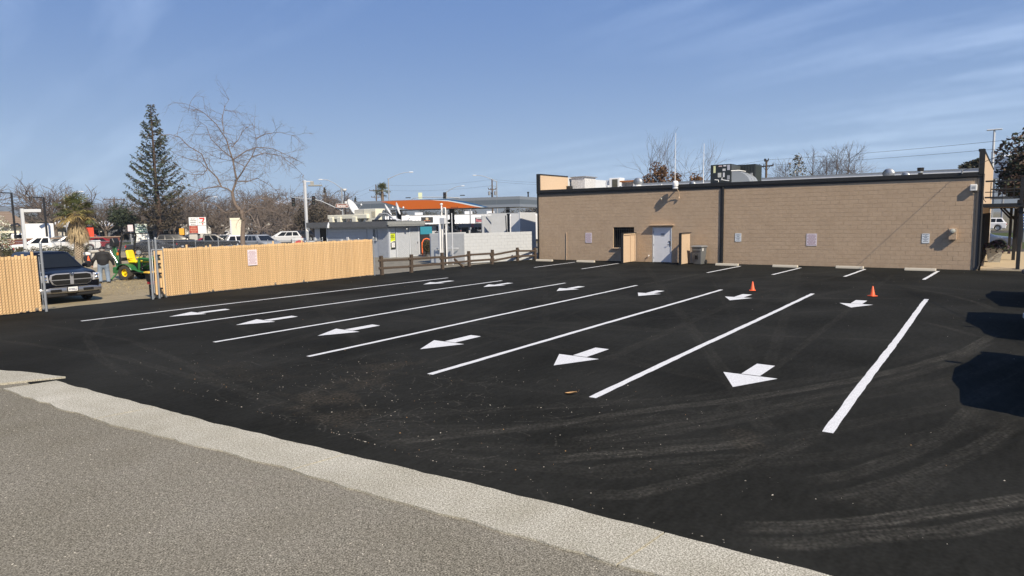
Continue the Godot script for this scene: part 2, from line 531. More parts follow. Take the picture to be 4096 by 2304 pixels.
	blot(V2(-7.0, -5.5), 1.0, 0.5, 0.4, 6)
	blot(V2(-10.5, -6.2), 1.6, 0.8, 0.22, 7)
	blot(V2(-2.2, -7.4), 0.4, 0.5, 0.3, 8)
	var A := noise_image(TS, 91, 0.0042, 5).get_data()
	var Bn := noise_image(1024, 17, 0.31, 3).get_data()
	var Cn := noise_image(1024, 33, 0.045, 3).get_data()
	var out := PackedByteArray()
	out.resize(TS * TS * 3)
	var lut := PackedInt32Array()
	lut.resize(512)
	for i in 512:
		var l := 0.0085 + 0.0235 * i / 511.0
		lut[i] = int(Color(l, l, l).linear_to_srgb().r * 255.0)
	for j in TS:
		var jr := (j & 1023) * 1024
		for i in TS:
			var k := j * TS + i
			var b := Bn[jr + (i & 1023)]
			var v: int = lut[clampi((A[k] * 4 + b * 3 + Cn[jr + ((i * 3 + 401) & 1023)] * 2 - 320) * 511 / 1655, 0, 511)]
			var rr := v
			var gg := v
			var bb := v - 3
			var s := scuff[k]
			if s > 0.01:
				s = clampf(s * (0.15 + b / 150.0) * 0.46, 0.0, 0.9)
				rr += int((116 - rr) * s); gg += int((111 - gg) * s); bb += int((102 - bb) * s)
			var d := dirt[k]
			if d > 0.01:
				d = clampf(d * b * b / 60000.0, 0.0, 0.5)
				rr += int((112 - rr) * d); gg += int((96 - gg) * d); bb += int((78 - bb) * d)
			out[k * 3] = rr; out[k * 3 + 1] = gg; out[k * 3 + 2] = bb
	var m := StandardMaterial3D.new()
	m.albedo_texture = ImageTexture.create_from_image(Image.create_from_data(TS, TS, false, Image.FORMAT_RGB8, out))
	m.roughness = 0.86
	m.metallic_specular = 0.12
	scuff.resize(0); dirt.resize(0)
	return m
func V2(x: float, y: float) -> Vector2: return Vector2(x, y)

func ground_mat(lo: Color, hi: Color, sd: int, s1: float, s2: float, speck := 0.02, ns := 0.7, size := 256, crisp := 1.0, grain := 0.35, freq := 0.02, stain := 0.8) -> StandardMaterial3D:
	var m := tmat(ramp_tex(size, sd, freq, lo.linear_to_srgb(), hi.linear_to_srgb(), 5, speck, crisp, grain), s1, 0.92, normal_tex(size, sd + 1, 0.3, 4.0, 3) if ns > 0.0 else null, ns)
	m.metallic_specular = 0.25
	m.detail_enabled = true
	m.detail_blend_mode = BaseMaterial3D.BLEND_MODE_MUL
	m.detail_albedo = ramp_tex(256, sd + 2, 0.012, Color(stain, stain * 0.99, stain * 0.95), Color(1.0, 1.0, 1.0), 6, 0.0, 1.0, 0.06)
	m.detail_uv_layer = BaseMaterial3D.DETAIL_UV_2
	m.uv2_triplanar = true; m.uv2_world_triplanar = true
	m.uv2_scale = Vector3.ONE * s2
	return m

func flat(g: G, poly: PackedVector2Array, y: float, uvlot := false) -> void:
	# a level sheet from an outline in x,z
	var ids := Geometry2D.triangulate_polygon(poly)
	for k in ids.size() / 3:
		var P := []
		var U := []
		for q in 3:
			var w := poly[ids[k * 3 + q]]
			P.append(V(w.x, y, w.y)); U.append(V2((w.x - LX0) / LW, (w.y - LZ0) / LD))
		g.tri(P[0], P[1], P[2], Vector3.UP, Vector3.UP, Vector3.UP, U[0], U[1], U[2])

var gut_u := [Vector2(-12.75, -4.05), Vector2(-10.25, -4.2), Vector2(-8.23, -4.3), Vector2(-5.76, -4.53), Vector2(-4.03, -4.7), Vector2(-2.28, -4.82), Vector2(-0.89, -4.88), Vector2(2, -5.06), Vector2(6, -5.3), Vector2(14, -5.8)]
var gut_l := [Vector2(-12.9, -3.36), Vector2(-10.4, -3.47), Vector2(-8.77, -3.58), Vector2(-7.48, -3.76), Vector2(-5.52, -3.94), Vector2(-4.54, -4.0), Vector2(-3.31, -4.1), Vector2(-1.88, -4.19), Vector2(2, -4.4), Vector2(6, -4.62), Vector2(14, -5.1)]

func build_ground() -> void:
	var g := G.new()
	for q in [[-5000, -5000, 5000, 5000]]:
		g.quad(V(-5000, -0.22, -5000), V(5000, -0.22, -5000), V(5000, -0.22, 5000), V(-5000, -0.22, 5000), Vector3.UP)
	structure("ground", g, ground_mat(Color(0.16, 0.145, 0.10), Color(0.30, 0.27, 0.19), 301, 0.2, 0.013))
	# yard of dirt and straw: drops a little below the lot
	g = G.new()
	var xs := [-24.35, -25.0, -25.8, -26.4, -40.0, -60.0, -95.0]
	var ys := [-0.012, -0.05, -0.12, -0.15, -0.15, -0.15, -0.17]
	for i in xs.size() - 1:
		g.quad(V(xs[i], ys[i], 20), V(xs[i + 1], ys[i + 1], 20), V(xs[i + 1], ys[i + 1], -33), V(xs[i], ys[i], -33), Vector3.UP)
	var yard := ground_mat(Color(0.25, 0.215, 0.15), Color(0.54, 0.455, 0.305), 311, 0.3, 0.11, 0.05, 0.5, 512, 1.3)
	structure("yard_ground", g, yard)
	# asphalt of the sealed lot
	var lot := G.new()
	var pts := PackedVector2Array()
	pts.append(V2(16, -35.2)); pts.append(V2(-24.45, -35.2)); pts.append(V2(-24.5, -21)); pts.append(V2(-24.42, -11.4))
	for w in [V2(-24.7, -10.6), V2(-24.52, -9.6), V2(-24.62, -8.6), V2(-24.4, -7.6), V2(-24.1, -6), V2(-24.0, 2), V2(-18.5, -2.4), V2(-16.0, -3.2), V2(-13.4, -3.75)]: pts.append(w)
	for i in range(1, gut_u.size()): pts.append(gut_u[i] + V2(0, 0.3))
	pts.append(V2(16, -5.6))
	flat(lot, pts, 0.0, true)
	var lot_o := structure("parking_lot", lot, lot_material())
	# old weathered asphalt in front of the gutter
	g = G.new()
	flat(g, PackedVector2Array([V2(-60, 14), V2(-60, -1), V2(-24.2, -1), V2(-17, -3.0), V2(-13, -3.75), V2(-8, -4.0), V2(-4, -4.4), V2(0, -4.65), V2(14, -5.45), V2(30, -6), V2(30, 14)]), -0.008)
	var om := ground_mat(Color(0.085, 0.077, 0.06), Color(0.475, 0.44, 0.36), 321, 0.3, 0.05, 0.0, 0.0, 1024, 1.7, 0.17, 0.05, 0.84)
	structure("old_asphalt", g, om)
	# concrete valley gutter, cast in slabs
	var conc := ground_mat(Color(0.24, 0.225, 0.18), Color(0.86, 0.82, 0.70), 331, 0.45, 0.11, 0.0, 0.0, 1024, 1.9, 0.12, 0.05, 0.8)
	var gut := Node3D.new()
	named(gut, "gutter", self)
	gut.set_meta("kind", "structure")
	var cu := Curve2D.new()
	var cl := Curve2D.new()
	for p in gut_u: cu.add_point(p)
	for p in gut_l: cl.add_point(p)
	var r := RandomNumberGenerator.new()
	r.seed = 77
	var f := FastNoiseLite.new()
	f.seed = 9; f.frequency = 1.7; f.fractal_octaves = 4
	var cuts := [0.0, 0.118, 0.262, 0.40, 0.53, 0.68, 0.84, 1.0]
	for i in cuts.size() - 1:
		g = G.new()
		slab(g, cu, cl, cuts[i] + 0.0003, cuts[i + 1] - 0.0003, f, 0.014)
		part(gut, "gutter_slab", g, conc)
	var cu2 := Curve2D.new()
	var cl2 := Curve2D.new()
	for p in [V2(-19, -1.9), V2(-17.2, -2.75), V2(-15.6, -3.45), V2(-14.53, -3.78), V2(-13.8, -4.04), V2(-12.86, -4.23)]: cu2.add_point(p)
	for p in [V2(-18.5, -1.3), V2(-16.8, -2.2), V2(-15.3, -2.9), V2(-14.3, -3.18), V2(-13.6, -3.3), V2(-13.35, -3.36)]: cl2.add_point(p)
	g = G.new()
	slab(g, cu2, cl2, 0.0, 1.0, f, 0.03)
	part(gut, "gutter_slab", g, conc)
	# paint: lane lines, arrows and stall lines are parts of the lot
	var white := tmat(ramp_tex(512, 341, 0.03, lin(0.46, 0.46, 0.45), lin(0.86, 0.86, 0.85), 5, 0.0, 1.4, 0.12), 0.8, 0.7)
	var lanes := [-20.2, -17.06, -13.88, -10.8, -7.61, -4.61, -1.48]
	var near := [-7.24, -7.4, -7.5, -7.66, -7.86, -8.08, -8.26]
	var far := [-22.05, -22.05, -22.35, -22.75, -22.7, -22.85, -22.85]
	for i in 7:
		var tilt: float = [0.2, 0.17, 0.0, -0.1, 0.01, -0.03, -0.01][i]
		paint_line(lot_o, "lane_line", V2(lanes[i] - tilt, near[i]), V2(lanes[i] + tilt, far[i]), 0.125, white, 10 + i)
	var tips := [V2(-18.98, -8.97), V2(-15.75, -9.12), V2(-12.49, -9.23), V2(-9.3, -9.35), V2(-6.18, -9.54), V2(-3.07, -9.74), V2(-18.85, -19.25), V2(-15.93, -19.6), V2(-12.6, -19.7), V2(-9.36, -19.66), V2(-6.42, -19.92), V2(-3.06, -19.9)]
	for i in 12:
		var t: Vector2 = tips[i]
		var arrow := G.new()
		flat(arrow, PackedVector2Array([t, t + V2(-0.44, -0.88), t + V2(0.43, -0.88)]), 0.004)
		var ao := part(lot_o, "lane_arrow", arrow, white)
		var sh := G.new()
		flat(sh, PackedVector2Array([t + V2(-0.155, -0.915), t + V2(0.145, -0.915), t + V2(0.155, -1.78), t + V2(-0.15, -1.79)]), 0.004)
		part(ao, "arrow_shaft", sh, white)
	var st := [[-19.92, -28.9, -20.0, -33.35], [-16.98, -28.96, -17.12, -33.4], [-10.49, -29.29, -10.36, -33.75], [-7.63, -29.39, -7.47, -33.8], [-4.84, -29.64, -4.7, -34.0], [-2.06, -29.46, -1.84, -34.0]]
	for i in st.size():
		paint_line(lot_o, "stall_line", V2(st[i][0], st[i][1]), V2(st[i][2], st[i][3]), 0.12, white, 40 + i)
	# street beyond the yard, and the grass strips along it
	var road := ground_mat(Color(0.085, 0.083, 0.08), Color(0.14, 0.135, 0.13), 351, 0.25, 0.03, 0.01)
	g = G.new()
	flat(g, PackedVector2Array([V2(-96, 60), V2(-118, 60), V2(-108, -39), V2(-103, -60), V2(-98, -100), V2(-70, -160), V2(-52, -160), V2(-72, -98), V2(-80, -62), V2(-85, -39)]), -0.195)
	flat(g, PackedVector2Array([V2(-95, -96), V2(-70, -110), V2(60, -118), V2(60, -103), V2(-66, -97), V2(-88, -78)]), -0.191)
	structure("street", g, road)
	g = G.new()
	flat(g, PackedVector2Array([V2(-62, -33.5), V2(-84, -33.5), V2(-84, -52), V2(-40, -60), V2(-33, -70), V2(-20, -70), V2(-20, -51.5), V2(-23.6, -51.5), V2(-24.2, -35.3), V2(-27, -30.5), V2(-31.5, -33.2), V2(-45.5, -33.2)]), -0.10)
	structure("station_pavement", g, ground_mat(Color(0.19, 0.18, 0.165), Color(0.33, 0.315, 0.285), 355, 0.25, 0.08, 0.02))
	g = G.new()
	flat(g, PackedVector2Array([V2(-24.46, -21.3), V2(-24.46, -35.1), V2(-45, -33.0), V2(-45, -29), V2(-30, -21.3)]), -0.045)
	structure("side_pavement", g, ground_mat(Color(0.20, 0.185, 0.155), Color(0.36, 0.335, 0.28), 357, 0.3, 0.1, 0.03))
	var grass := ground_mat(Color(0.05, 0.075, 0.022), Color(0.13, 0.15, 0.055), 361, 0.5, 0.09, 0.03)
	g = G.new()
	flat(g, PackedVector2Array([V2(-2, -58), V2(40, -58), V2(40, -100), V2(-2, -100)]), -0.12)
	flat(g, PackedVector2Array([V2(-113, -34), V2(-128, -20), V2(-132, -60), V2(-112, -66)]), -0.14)
	structure("grass_verge", g, grass)
	g = G.new()
	flat(g, PackedVector2Array([V2(-1.0, -50.2), V2(40, -50.2), V2(40, -58), V2(-1.0, -58)]), -0.1)
	structure("front_road", g, road)

func slab(g: G, cu: Curve2D, cl: Curve2D, t0: float, t1: float, f: FastNoiseLite, top: float) -> void:
	var m := 26
	var pu: Vector2
	var pl: Vector2
	for i in m + 1:
		var t := lerpf(t0, t1, float(i) / m)
		var a := cu.sample_baked(t * cu.get_baked_length())
		var b := cl.sample_baked(t * cl.get_baked_length())
		a.y += f.get_noise_2d(a.x * 0.8, 3.0) * 0.035
		b.y += f.get_noise_2d(b.x * 0.8, 9.0) * 0.06
		if i > 0:
			var mu := pu.lerp(pl, 0.5)
			var ma := a.lerp(b, 0.5)
			g.quad(V(pu.x, top, pu.y), V(a.x, top, a.y), V(ma.x, top - 0.007, ma.y), V(mu.x, top - 0.007, mu.y), Vector3.UP)
			g.quad(V(mu.x, top - 0.007, mu.y), V(ma.x, top - 0.007, ma.y), V(b.x, top - 0.004, b.y), V(pl.x, top - 0.004, pl.y), Vector3.UP)
			g.quad(V(pu.x, top, pu.y), V(a.x, top, a.y), V(a.x, -0.1, a.y), V(pu.x, -0.1, pu.y), V(0, 0, -1))
			g.quad(V(pl.x, top - 0.004, pl.y), V(b.x, top - 0.004, b.y), V(b.x, -0.1, b.y), V(pl.x, -0.1, pl.y), V(0, 0, 1))
		if i == 0 or i == m:
			g.quad(V(a.x, top, a.y), V(b.x, top - 0.004, b.y), V(b.x, -0.1, b.y), V(a.x, -0.1, a.y), V(-1 if i == 0 else 1, 0, 0))
		pu = a; pl = b

func paint_line(parent: Node, called: String, a: Vector2, b: Vector2, w: float, m: Material, sd: int) -> void:
	var r := RandomNumberGenerator.new()
	r.seed = sd
	var g := G.new()
	var k := int(a.distance_to(b) / 0.22)
	var d := (b - a).normalized()
	var s := V2(-d.y, d.x)
	var pa := PackedVector2Array()
	var pb := PackedVector2Array()
	for i in k + 1:
		var p := a.lerp(b, float(i) / k) + s * sin(i * 0.13 + sd) * 0.008
		pa.append(p + s * (w * 0.5 + r.randf_range(-0.007, 0.007)))
		pb.append(p - s * (w * 0.5 + r.randf_range(-0.007, 0.007)))
	for i in k:
		g.quad(V(pa[i].x, 0.004, pa[i].y), V(pa[i + 1].x, 0.004, pa[i + 1].y), V(pb[i + 1].x, 0.004, pb[i + 1].y), V(pb[i].x, 0.004, pb[i].y), Vector3.UP)
	part(parent, called, g, m)

const WZ := -35.06
const CH := 0.203
const BL := 0.406

func block(w: float, h: float) -> ArrayMesh:
	# the face of one concrete block with eased edges, standing 9 mm off the joint
	var g := G.new()
	var e := 0.007
	var d := 0.009
	var x := w * 0.5 - 0.0035
	var y := h * 0.5 - 0.0035
	g.quad(V(-x + e, -y + e, 0), V(x - e, -y + e, 0), V(x - e, y - e, 0), V(-x + e, y - e, 0), V(0, 0, 1))
	g.quad(V(-x + e, y - e, 0), V(x - e, y - e, 0), V(x, y, -d), V(-x, y, -d), V(0, 1, 0.5))
	g.quad(V(-x + e, -y + e, 0), V(x - e, -y + e, 0), V(x, -y, -d), V(-x, -y, -d), V(0, -1, 0.5))
	g.quad(V(-x + e, -y + e, 0), V(-x + e, y - e, 0), V(-x, y, -d), V(-x, -y, -d), V(-1, 0, 0.5))
	g.quad(V(x - e, -y + e, 0), V(x - e, y - e, 0), V(x, y, -d), V(x, -y, -d), V(1, 0, 0.5))
	return g.mesh()

func build_building() -> void:
	var b := thing("block_building", "long tan painted concrete block building with black fascia behind the lot", "building", V(-12.1, 0, WZ))
	var O := V(-12.1, 0, WZ)
	var local := Transform3D(Basis.IDENTITY, -O)
	var holes := [[-18.34, -16.98, 0.812, 2.03], [-15.80, -14.63, 0.0, 2.03]]
	# masonry core: joints lie 8 mm behind the block faces
	var g := G.new()
	var zc := -0.098
	var dz := 0.18
	for q in [[-23.74, -18.34, 0, 4.3], [-16.98, -15.80, 0, 4.25], [-14.63, -0.45, 0, 4.2], [-18.34, -16.98, 0, 0.812], [-18.34, -16.98, 2.03, 4.25], [-15.80, -14.63, 2.03, 4.25]]:
		g.box(V((q[0] + q[1]) * 0.5 + 12.1, (q[2] + q[3]) * 0.5, zc), V(q[1] - q[0], q[3] - q[2], dz))
	var wall := part(b, "wall", g, M.tan_mortar)
	# blocks: the 300 nearest the porch singly, the rest joined
	var list := []
	for k in 20:
		var off := (k % 2) * BL * 0.5
		var x := -23.72 - off
		while x < -0.63:
			var segs := [[max(x, -23.72), min(x + BL, -0.63)]]
			for h in holes:
				if (k + 0.5) * CH > h[2] and (k + 0.5) * CH < h[3]:
					var nx := []
					for s in segs:
						if s[1] <= h[0] or s[0] >= h[1]: nx.append(s)
						else:
							if s[0] < h[0]: nx.append([s[0], h[0]])
							if s[1] > h[1]: nx.append([h[1], s[1]])
					segs = nx
			for s in segs:
				if s[1] - s[0] > 0.03: list.append([s[0], s[1], k])
			x += BL
	list.sort_custom(func(p, q): return p[1] > q[1])
	var cache := {}
	var rest := G.new()
	var r := RandomNumberGenerator.new()
	r.seed = 5
	for i in list.size():
		var w: float = snappedf(list[i][1] - list[i][0], 0.001)
		var at := V((list[i][0] + list[i][1]) * 0.5 + 12.1, (list[i][2] + 0.5) * CH + 0.001, r.randf_range(-0.0012, 0.0012))
		if not cache.has(w): cache[w] = block(w, CH)
		if i < 300:
			piece(wall, "block", cache[w], M.tan_wall, Transform3D(rot(Vector3.UP, r.randf_range(-0.08, 0.08)), at))
		else:
			var arr: Array = cache[w].surface_get_arrays(0)
			for q in arr[Mesh.ARRAY_VERTEX].size():
				rest.v.append(arr[Mesh.ARRAY_VERTEX][q] + at); rest.n.append(arr[Mesh.ARRAY_NORMAL][q]); rest.t.append(Vector2())
	var ro := part(wall, "blocks", rest, M.tan_wall)
	ro.set_meta("kind", "stuff")
	# side and back walls, roof deck
	g = G.new()
	g.box(V(-11.55, 2.1, -7.6), V(0.2, 4.2, 14.9))
	part(b, "side_wall", g, M.tan_wall)
	g = G.new()
	g.box(V(0, 2.5, -15.1), V(23.3, 5.0, 0.2))
	part(b, "rear_wall", g, M.tan_wall)
	g = G.new()
	g.box(V(0.0, 4.17, -7.6), V(23.1, 0.1, 14.6))
	part(b, "roof", g, mat(Color(0.42, 0.41, 0.39), 0.9))
	# black fascia and a strip coloured as its shadow, falling slightly towards the porch
	g = G.new()
	g.prism(PackedVector2Array([V2(-11.72, 4.28), V2(11.62, 4.10), V2(11.62, 4.29), V2(-11.72, 4.46)]), -0.12, 0.085, 0.008)
	part(b, "fascia", g, M.trim)
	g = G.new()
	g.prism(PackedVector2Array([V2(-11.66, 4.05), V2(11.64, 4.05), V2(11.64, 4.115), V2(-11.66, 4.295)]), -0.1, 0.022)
	part(b, "fascia_shade_strip", g, mat(Color(0.05, 0.047, 0.044), 0.8))
	g = G.new()
	g.box(V(-11.68, 2.13, -0.06), V(0.09, 4.28, 0.2))
	part(b, "corner_board", g, M.trim)
	g = G.new()
	g.box(V(11.545, 2.05, -0.02), V(0.15, 4.1, 0.12))
	part(b, "corner_board", g, mat(Color(0.09, 0.08, 0.072), 0.8))
	g = G.new()
	g.tube([V(11.67, 4.2, 0.05), V(11.67, 0.25, 0.05), V(11.63, 0.06, 0.14)], [0.045, 0.045, 0.045], 8)
	part(b, "downspout", g, M.trim)
	g = G.new()
	g.cbox(V(0.36, 2.1, 0.045), V(0.11, 4.05, 0.085), 0.01)
	g.cbox(V(0.36, 0.09, 0.1), V(0.11, 0.1, 0.18), 0.015)
	var ds := part(b, "downspout", g, M.trim)
	g = G.new()
	g.box(V(0.255, 2.1, 0.012), V(0.09, 4.06, 0.02))
	part(ds, "backing_board", g, mat(Color(0.07, 0.06, 0.052), 0.8))
	# parapets
	g = G.new()
	g.box(V(-11.6, 4.85, -1.75), V(0.12, 1.2, 3.5))
	part(b, "parapet", g, M.tan_panel)
	g = G.new()
	g.box(V(-11.6, 4.83, -9.3), V(0.1, 1.16, 11.6))
	part(b, "parapet", g, M.light_grey)
	g = G.new()
	g.box(V(-11.6, 4.86, 0.03), V(0.22, 1.26, 0.14))
	g.box(V(-11.6, 5.47, -1.75), V(0.2, 0.06, 3.44))
	part(b, "parapet_cap", g, M.trim)
	g = G.new()
	g.prism(PackedVector2Array([V2(-11.5, 4.9), V2(11.8, 4.85), V2(11.8, 5.17), V2(-11.5, 5.32)]), -15.2, -15.0)
	var rp := part(b, "parapet", g, M.light_grey)
	g = G.new()
	g.prism(PackedVector2Array([V2(-11.5, 5.32), V2(11.8, 5.17), V2(11.8, 5.25), V2(-11.5, 5.40)]), -15.3, -14.96)
	part(rp, "parapet_cap", g, mat(Color(0.20, 0.22, 0.24), 0.6, 0.2))
	# right-hand street facade, with its parapet
	g = G.new()
	var fx0 := 11.66
	var fx1 := 11.98
	facade_panel(g, fx0 - 0.02, fx1 - 0.02, 0.0, 5.2, -0.1, -17.0, 0.16)
	var fac := part(b, "facade_wall", g, M.tan_panel)
	g = G.new()
	g.box(V(11.6, 4.72, 0.02), V(0.19, 1.06, 0.16))
	facade_panel(g, fx0 + 0.005, fx1 + 0.005, 5.2, 5.28, -0.05, -17.02, 0.22)
	part(fac, "parapet_cap", g, M.trim)
	for i in 9:
		g = G.new()
		var z := -1.6 - i * 1.5
		var xx := lerpf(fx0, fx1, -z / 17.0)
		g.box(V(xx + 0.01, 1.3, z), V(0.05, 2.35, 0.11))
		part(fac, "batten", g, M.trim)
	for i in 4:
		g = G.new()
		var z2 := -2.9 - i * 3.0
		g.box(V(lerpf(fx0, fx1, -z2 / 17.0) - 0.012, 1.45, z2), V(0.02, 1.5, 1.1))
		part(fac, "window", g, M.glass)
	g = G.new()
	g.tube([V(11.7, 3.75, -0.1), V(11.69, 3.4, -0.09), V(11.72, 3.1, -0.1), V(11.8, 2.98, -0.3)], [0.014], 5)
	part(fac, "cable", g, M.black)
	# window with bars
	g = G.new()
	g.box(V(-5.56, 1.42, -0.30), V(1.36, 1.22, 0.02))
	var win := part(b, "window", g, M.glass)
	g = G.new()
	for s in [[-6.225, 1.42, 0.03, 1.22], [-4.895, 1.42, 0.03, 1.22], [-5.56, 0.827, 1.36, 0.03], [-5.56, 2.015, 1.36, 0.03]]:
		g.box(V(s[0], s[1], -0.17), V(s[2], s[3], 0.22))
	part(win, "frame", g, M.trim)
	for i in 9:
		g = G.new()
		g.tube([V(-6.15 + i * 0.147, 0.84, -0.06), V(-6.15 + i * 0.147, 1.99, -0.06)], [0.009], 6)
		part(win, "bar", g, M.dark_metal)
	g = G.new()
	g.box(V(-5.56, 0.95, -0.06), V(1.3, 0.02, 0.02)); g.box(V(-5.56, 1.9, -0.06), V(1.3, 0.02, 0.02))
	part(win, "cross_bar", g, M.dark_metal)
	g = G.new()
	g.cbox(V(-5.56, 0.785, 0.03), V(1.5, 0.055, 0.16), 0.006)
	part(win, "sill", g, M.tan_panel)
	# steel door
	var doorm := tmat(ramp_tex(256, 431, 0.02, lin(0.60, 0.63, 0.68), lin(0.68, 0.71, 0.76), 4), 0.5, 0.5)
	g = G.new()
	g.cbox(V(-3.12, 1.0, -0.045), V(1.06, 1.98, 0.045), 0.004)
	var door := part(b, "door", g, doorm)
	door.set_meta("label", "pale blue grey steel door with a small notice")
	g = G.new()
	g.box(V(-3.675, 1.01, -0.05), V(0.05, 2.02, 0.12)); g.box(V(-2.565, 1.01, -0.05), V(0.05, 2.02, 0.12)); g.box(V(-3.12, 2.015, -0.05), V(1.06, 0.03, 0.12))
	part(door, "door_frame", g, M.light_grey)
	g = G.new()
	g.cbox(V(-2.635, 1.08, -0.005), V(0.05, 0.28, 0.02), 0.004)
	g.tube([V(-2.71, 1.03, -0.02), V(-2.71, 1.03, 0.05), V(-2.8, 1.03, 0.055)], [0.014], 8)
	g.lathe([V2(0.0, 0.03), V2(0.03, 0.026), V2(0.034, 0.0)], 12, Transform3D(rot(Vector3.RIGHT, 90), V(-2.71, 1.2, -0.024)))
	part(door, "handle", g, M.dark_metal)
	for y in [0.25, 1.0, 1.75]:
		g = G.new()
		g.tube([V(-3.645, y - 0.05, -0.015), V(-3.645, y + 0.05, -0.015)], [0.012], 6)
		part(door, "hinge", g, M.dark_metal)
	g = G.new()
	g.box(V(-3.095, 1.58, -0.021), V(0.26, 0.19, 0.004))
	var ns := part(door, "notice", g, mat(Color(0.5, 0.53, 0.57), 0.7))
	for i in 4:
		g = G.new()
		g.box(V(-3.095, 1.645 - i * 0.043, -0.017), V(0.2 - (i % 2) * 0.05, 0.018, 0.003))
		part(ns, "print_line", g, mat(Color(0.12, 0.13, 0.16), 0.8))
	g = G.new()
	g.cbox(V(-3.13, 2.13, 0.10), V(1.5, 0.035, 0.28), 0.005)
	part(door, "door_hood", g, M.tan_panel)
	# conduit, hose bib
	g = G.new()
	g.tube([V(-9.53, 0, 0.035), V(-9.51, 1.74, 0.035)], [0.019], 8)
	part(b, "conduit", g, M.tan_panel)
	g = G.new()
	g.tube([V(-3.9, 0.38, -0.02), V(-3.9, 0.38, 0.11), V(-3.9, 0.33, 0.14)], [0.018, 0.018, 0.014], 7)
	g.lathe([V2(0.04, 0), V2(0.04, 0.012), V2(0, 0.012)], 8, Transform3D(Basis.IDENTITY, V(-3.9, 0.41, 0.09)))
	part(b, "hose_bib", g, M.white)
	build_porch()
	build_wall_items()
	build_roof_items()

func facade_panel(g: G, x0: float, x1: float, y0: float, y1: float, z0: float, z1: float, th: float) -> void:
	var a := V(x0, y0, z0); var b := V(x1, y0, z1)
	var up := V(0, y1 - y0, 0)
	var w := V(-th, 0, 0)
	g.quad(a, b, b + up, a + up, V(1, 0, 0))
	g.quad(a + w, b + w, b + w + up, a + w + up, V(-1, 0, 0))
	g.quad(a, a + w, a + w + up, a + up, V(0, 0, 1))
	g.quad(b, b + w, b + w + up, b + up, V(0, 0, -1))
	g.quad(a + up, b + up, b + up + w, a + up + w, V(0, 1, 0))
	g.quad(a, b, b + w, a + w, V(0, -1, 0))

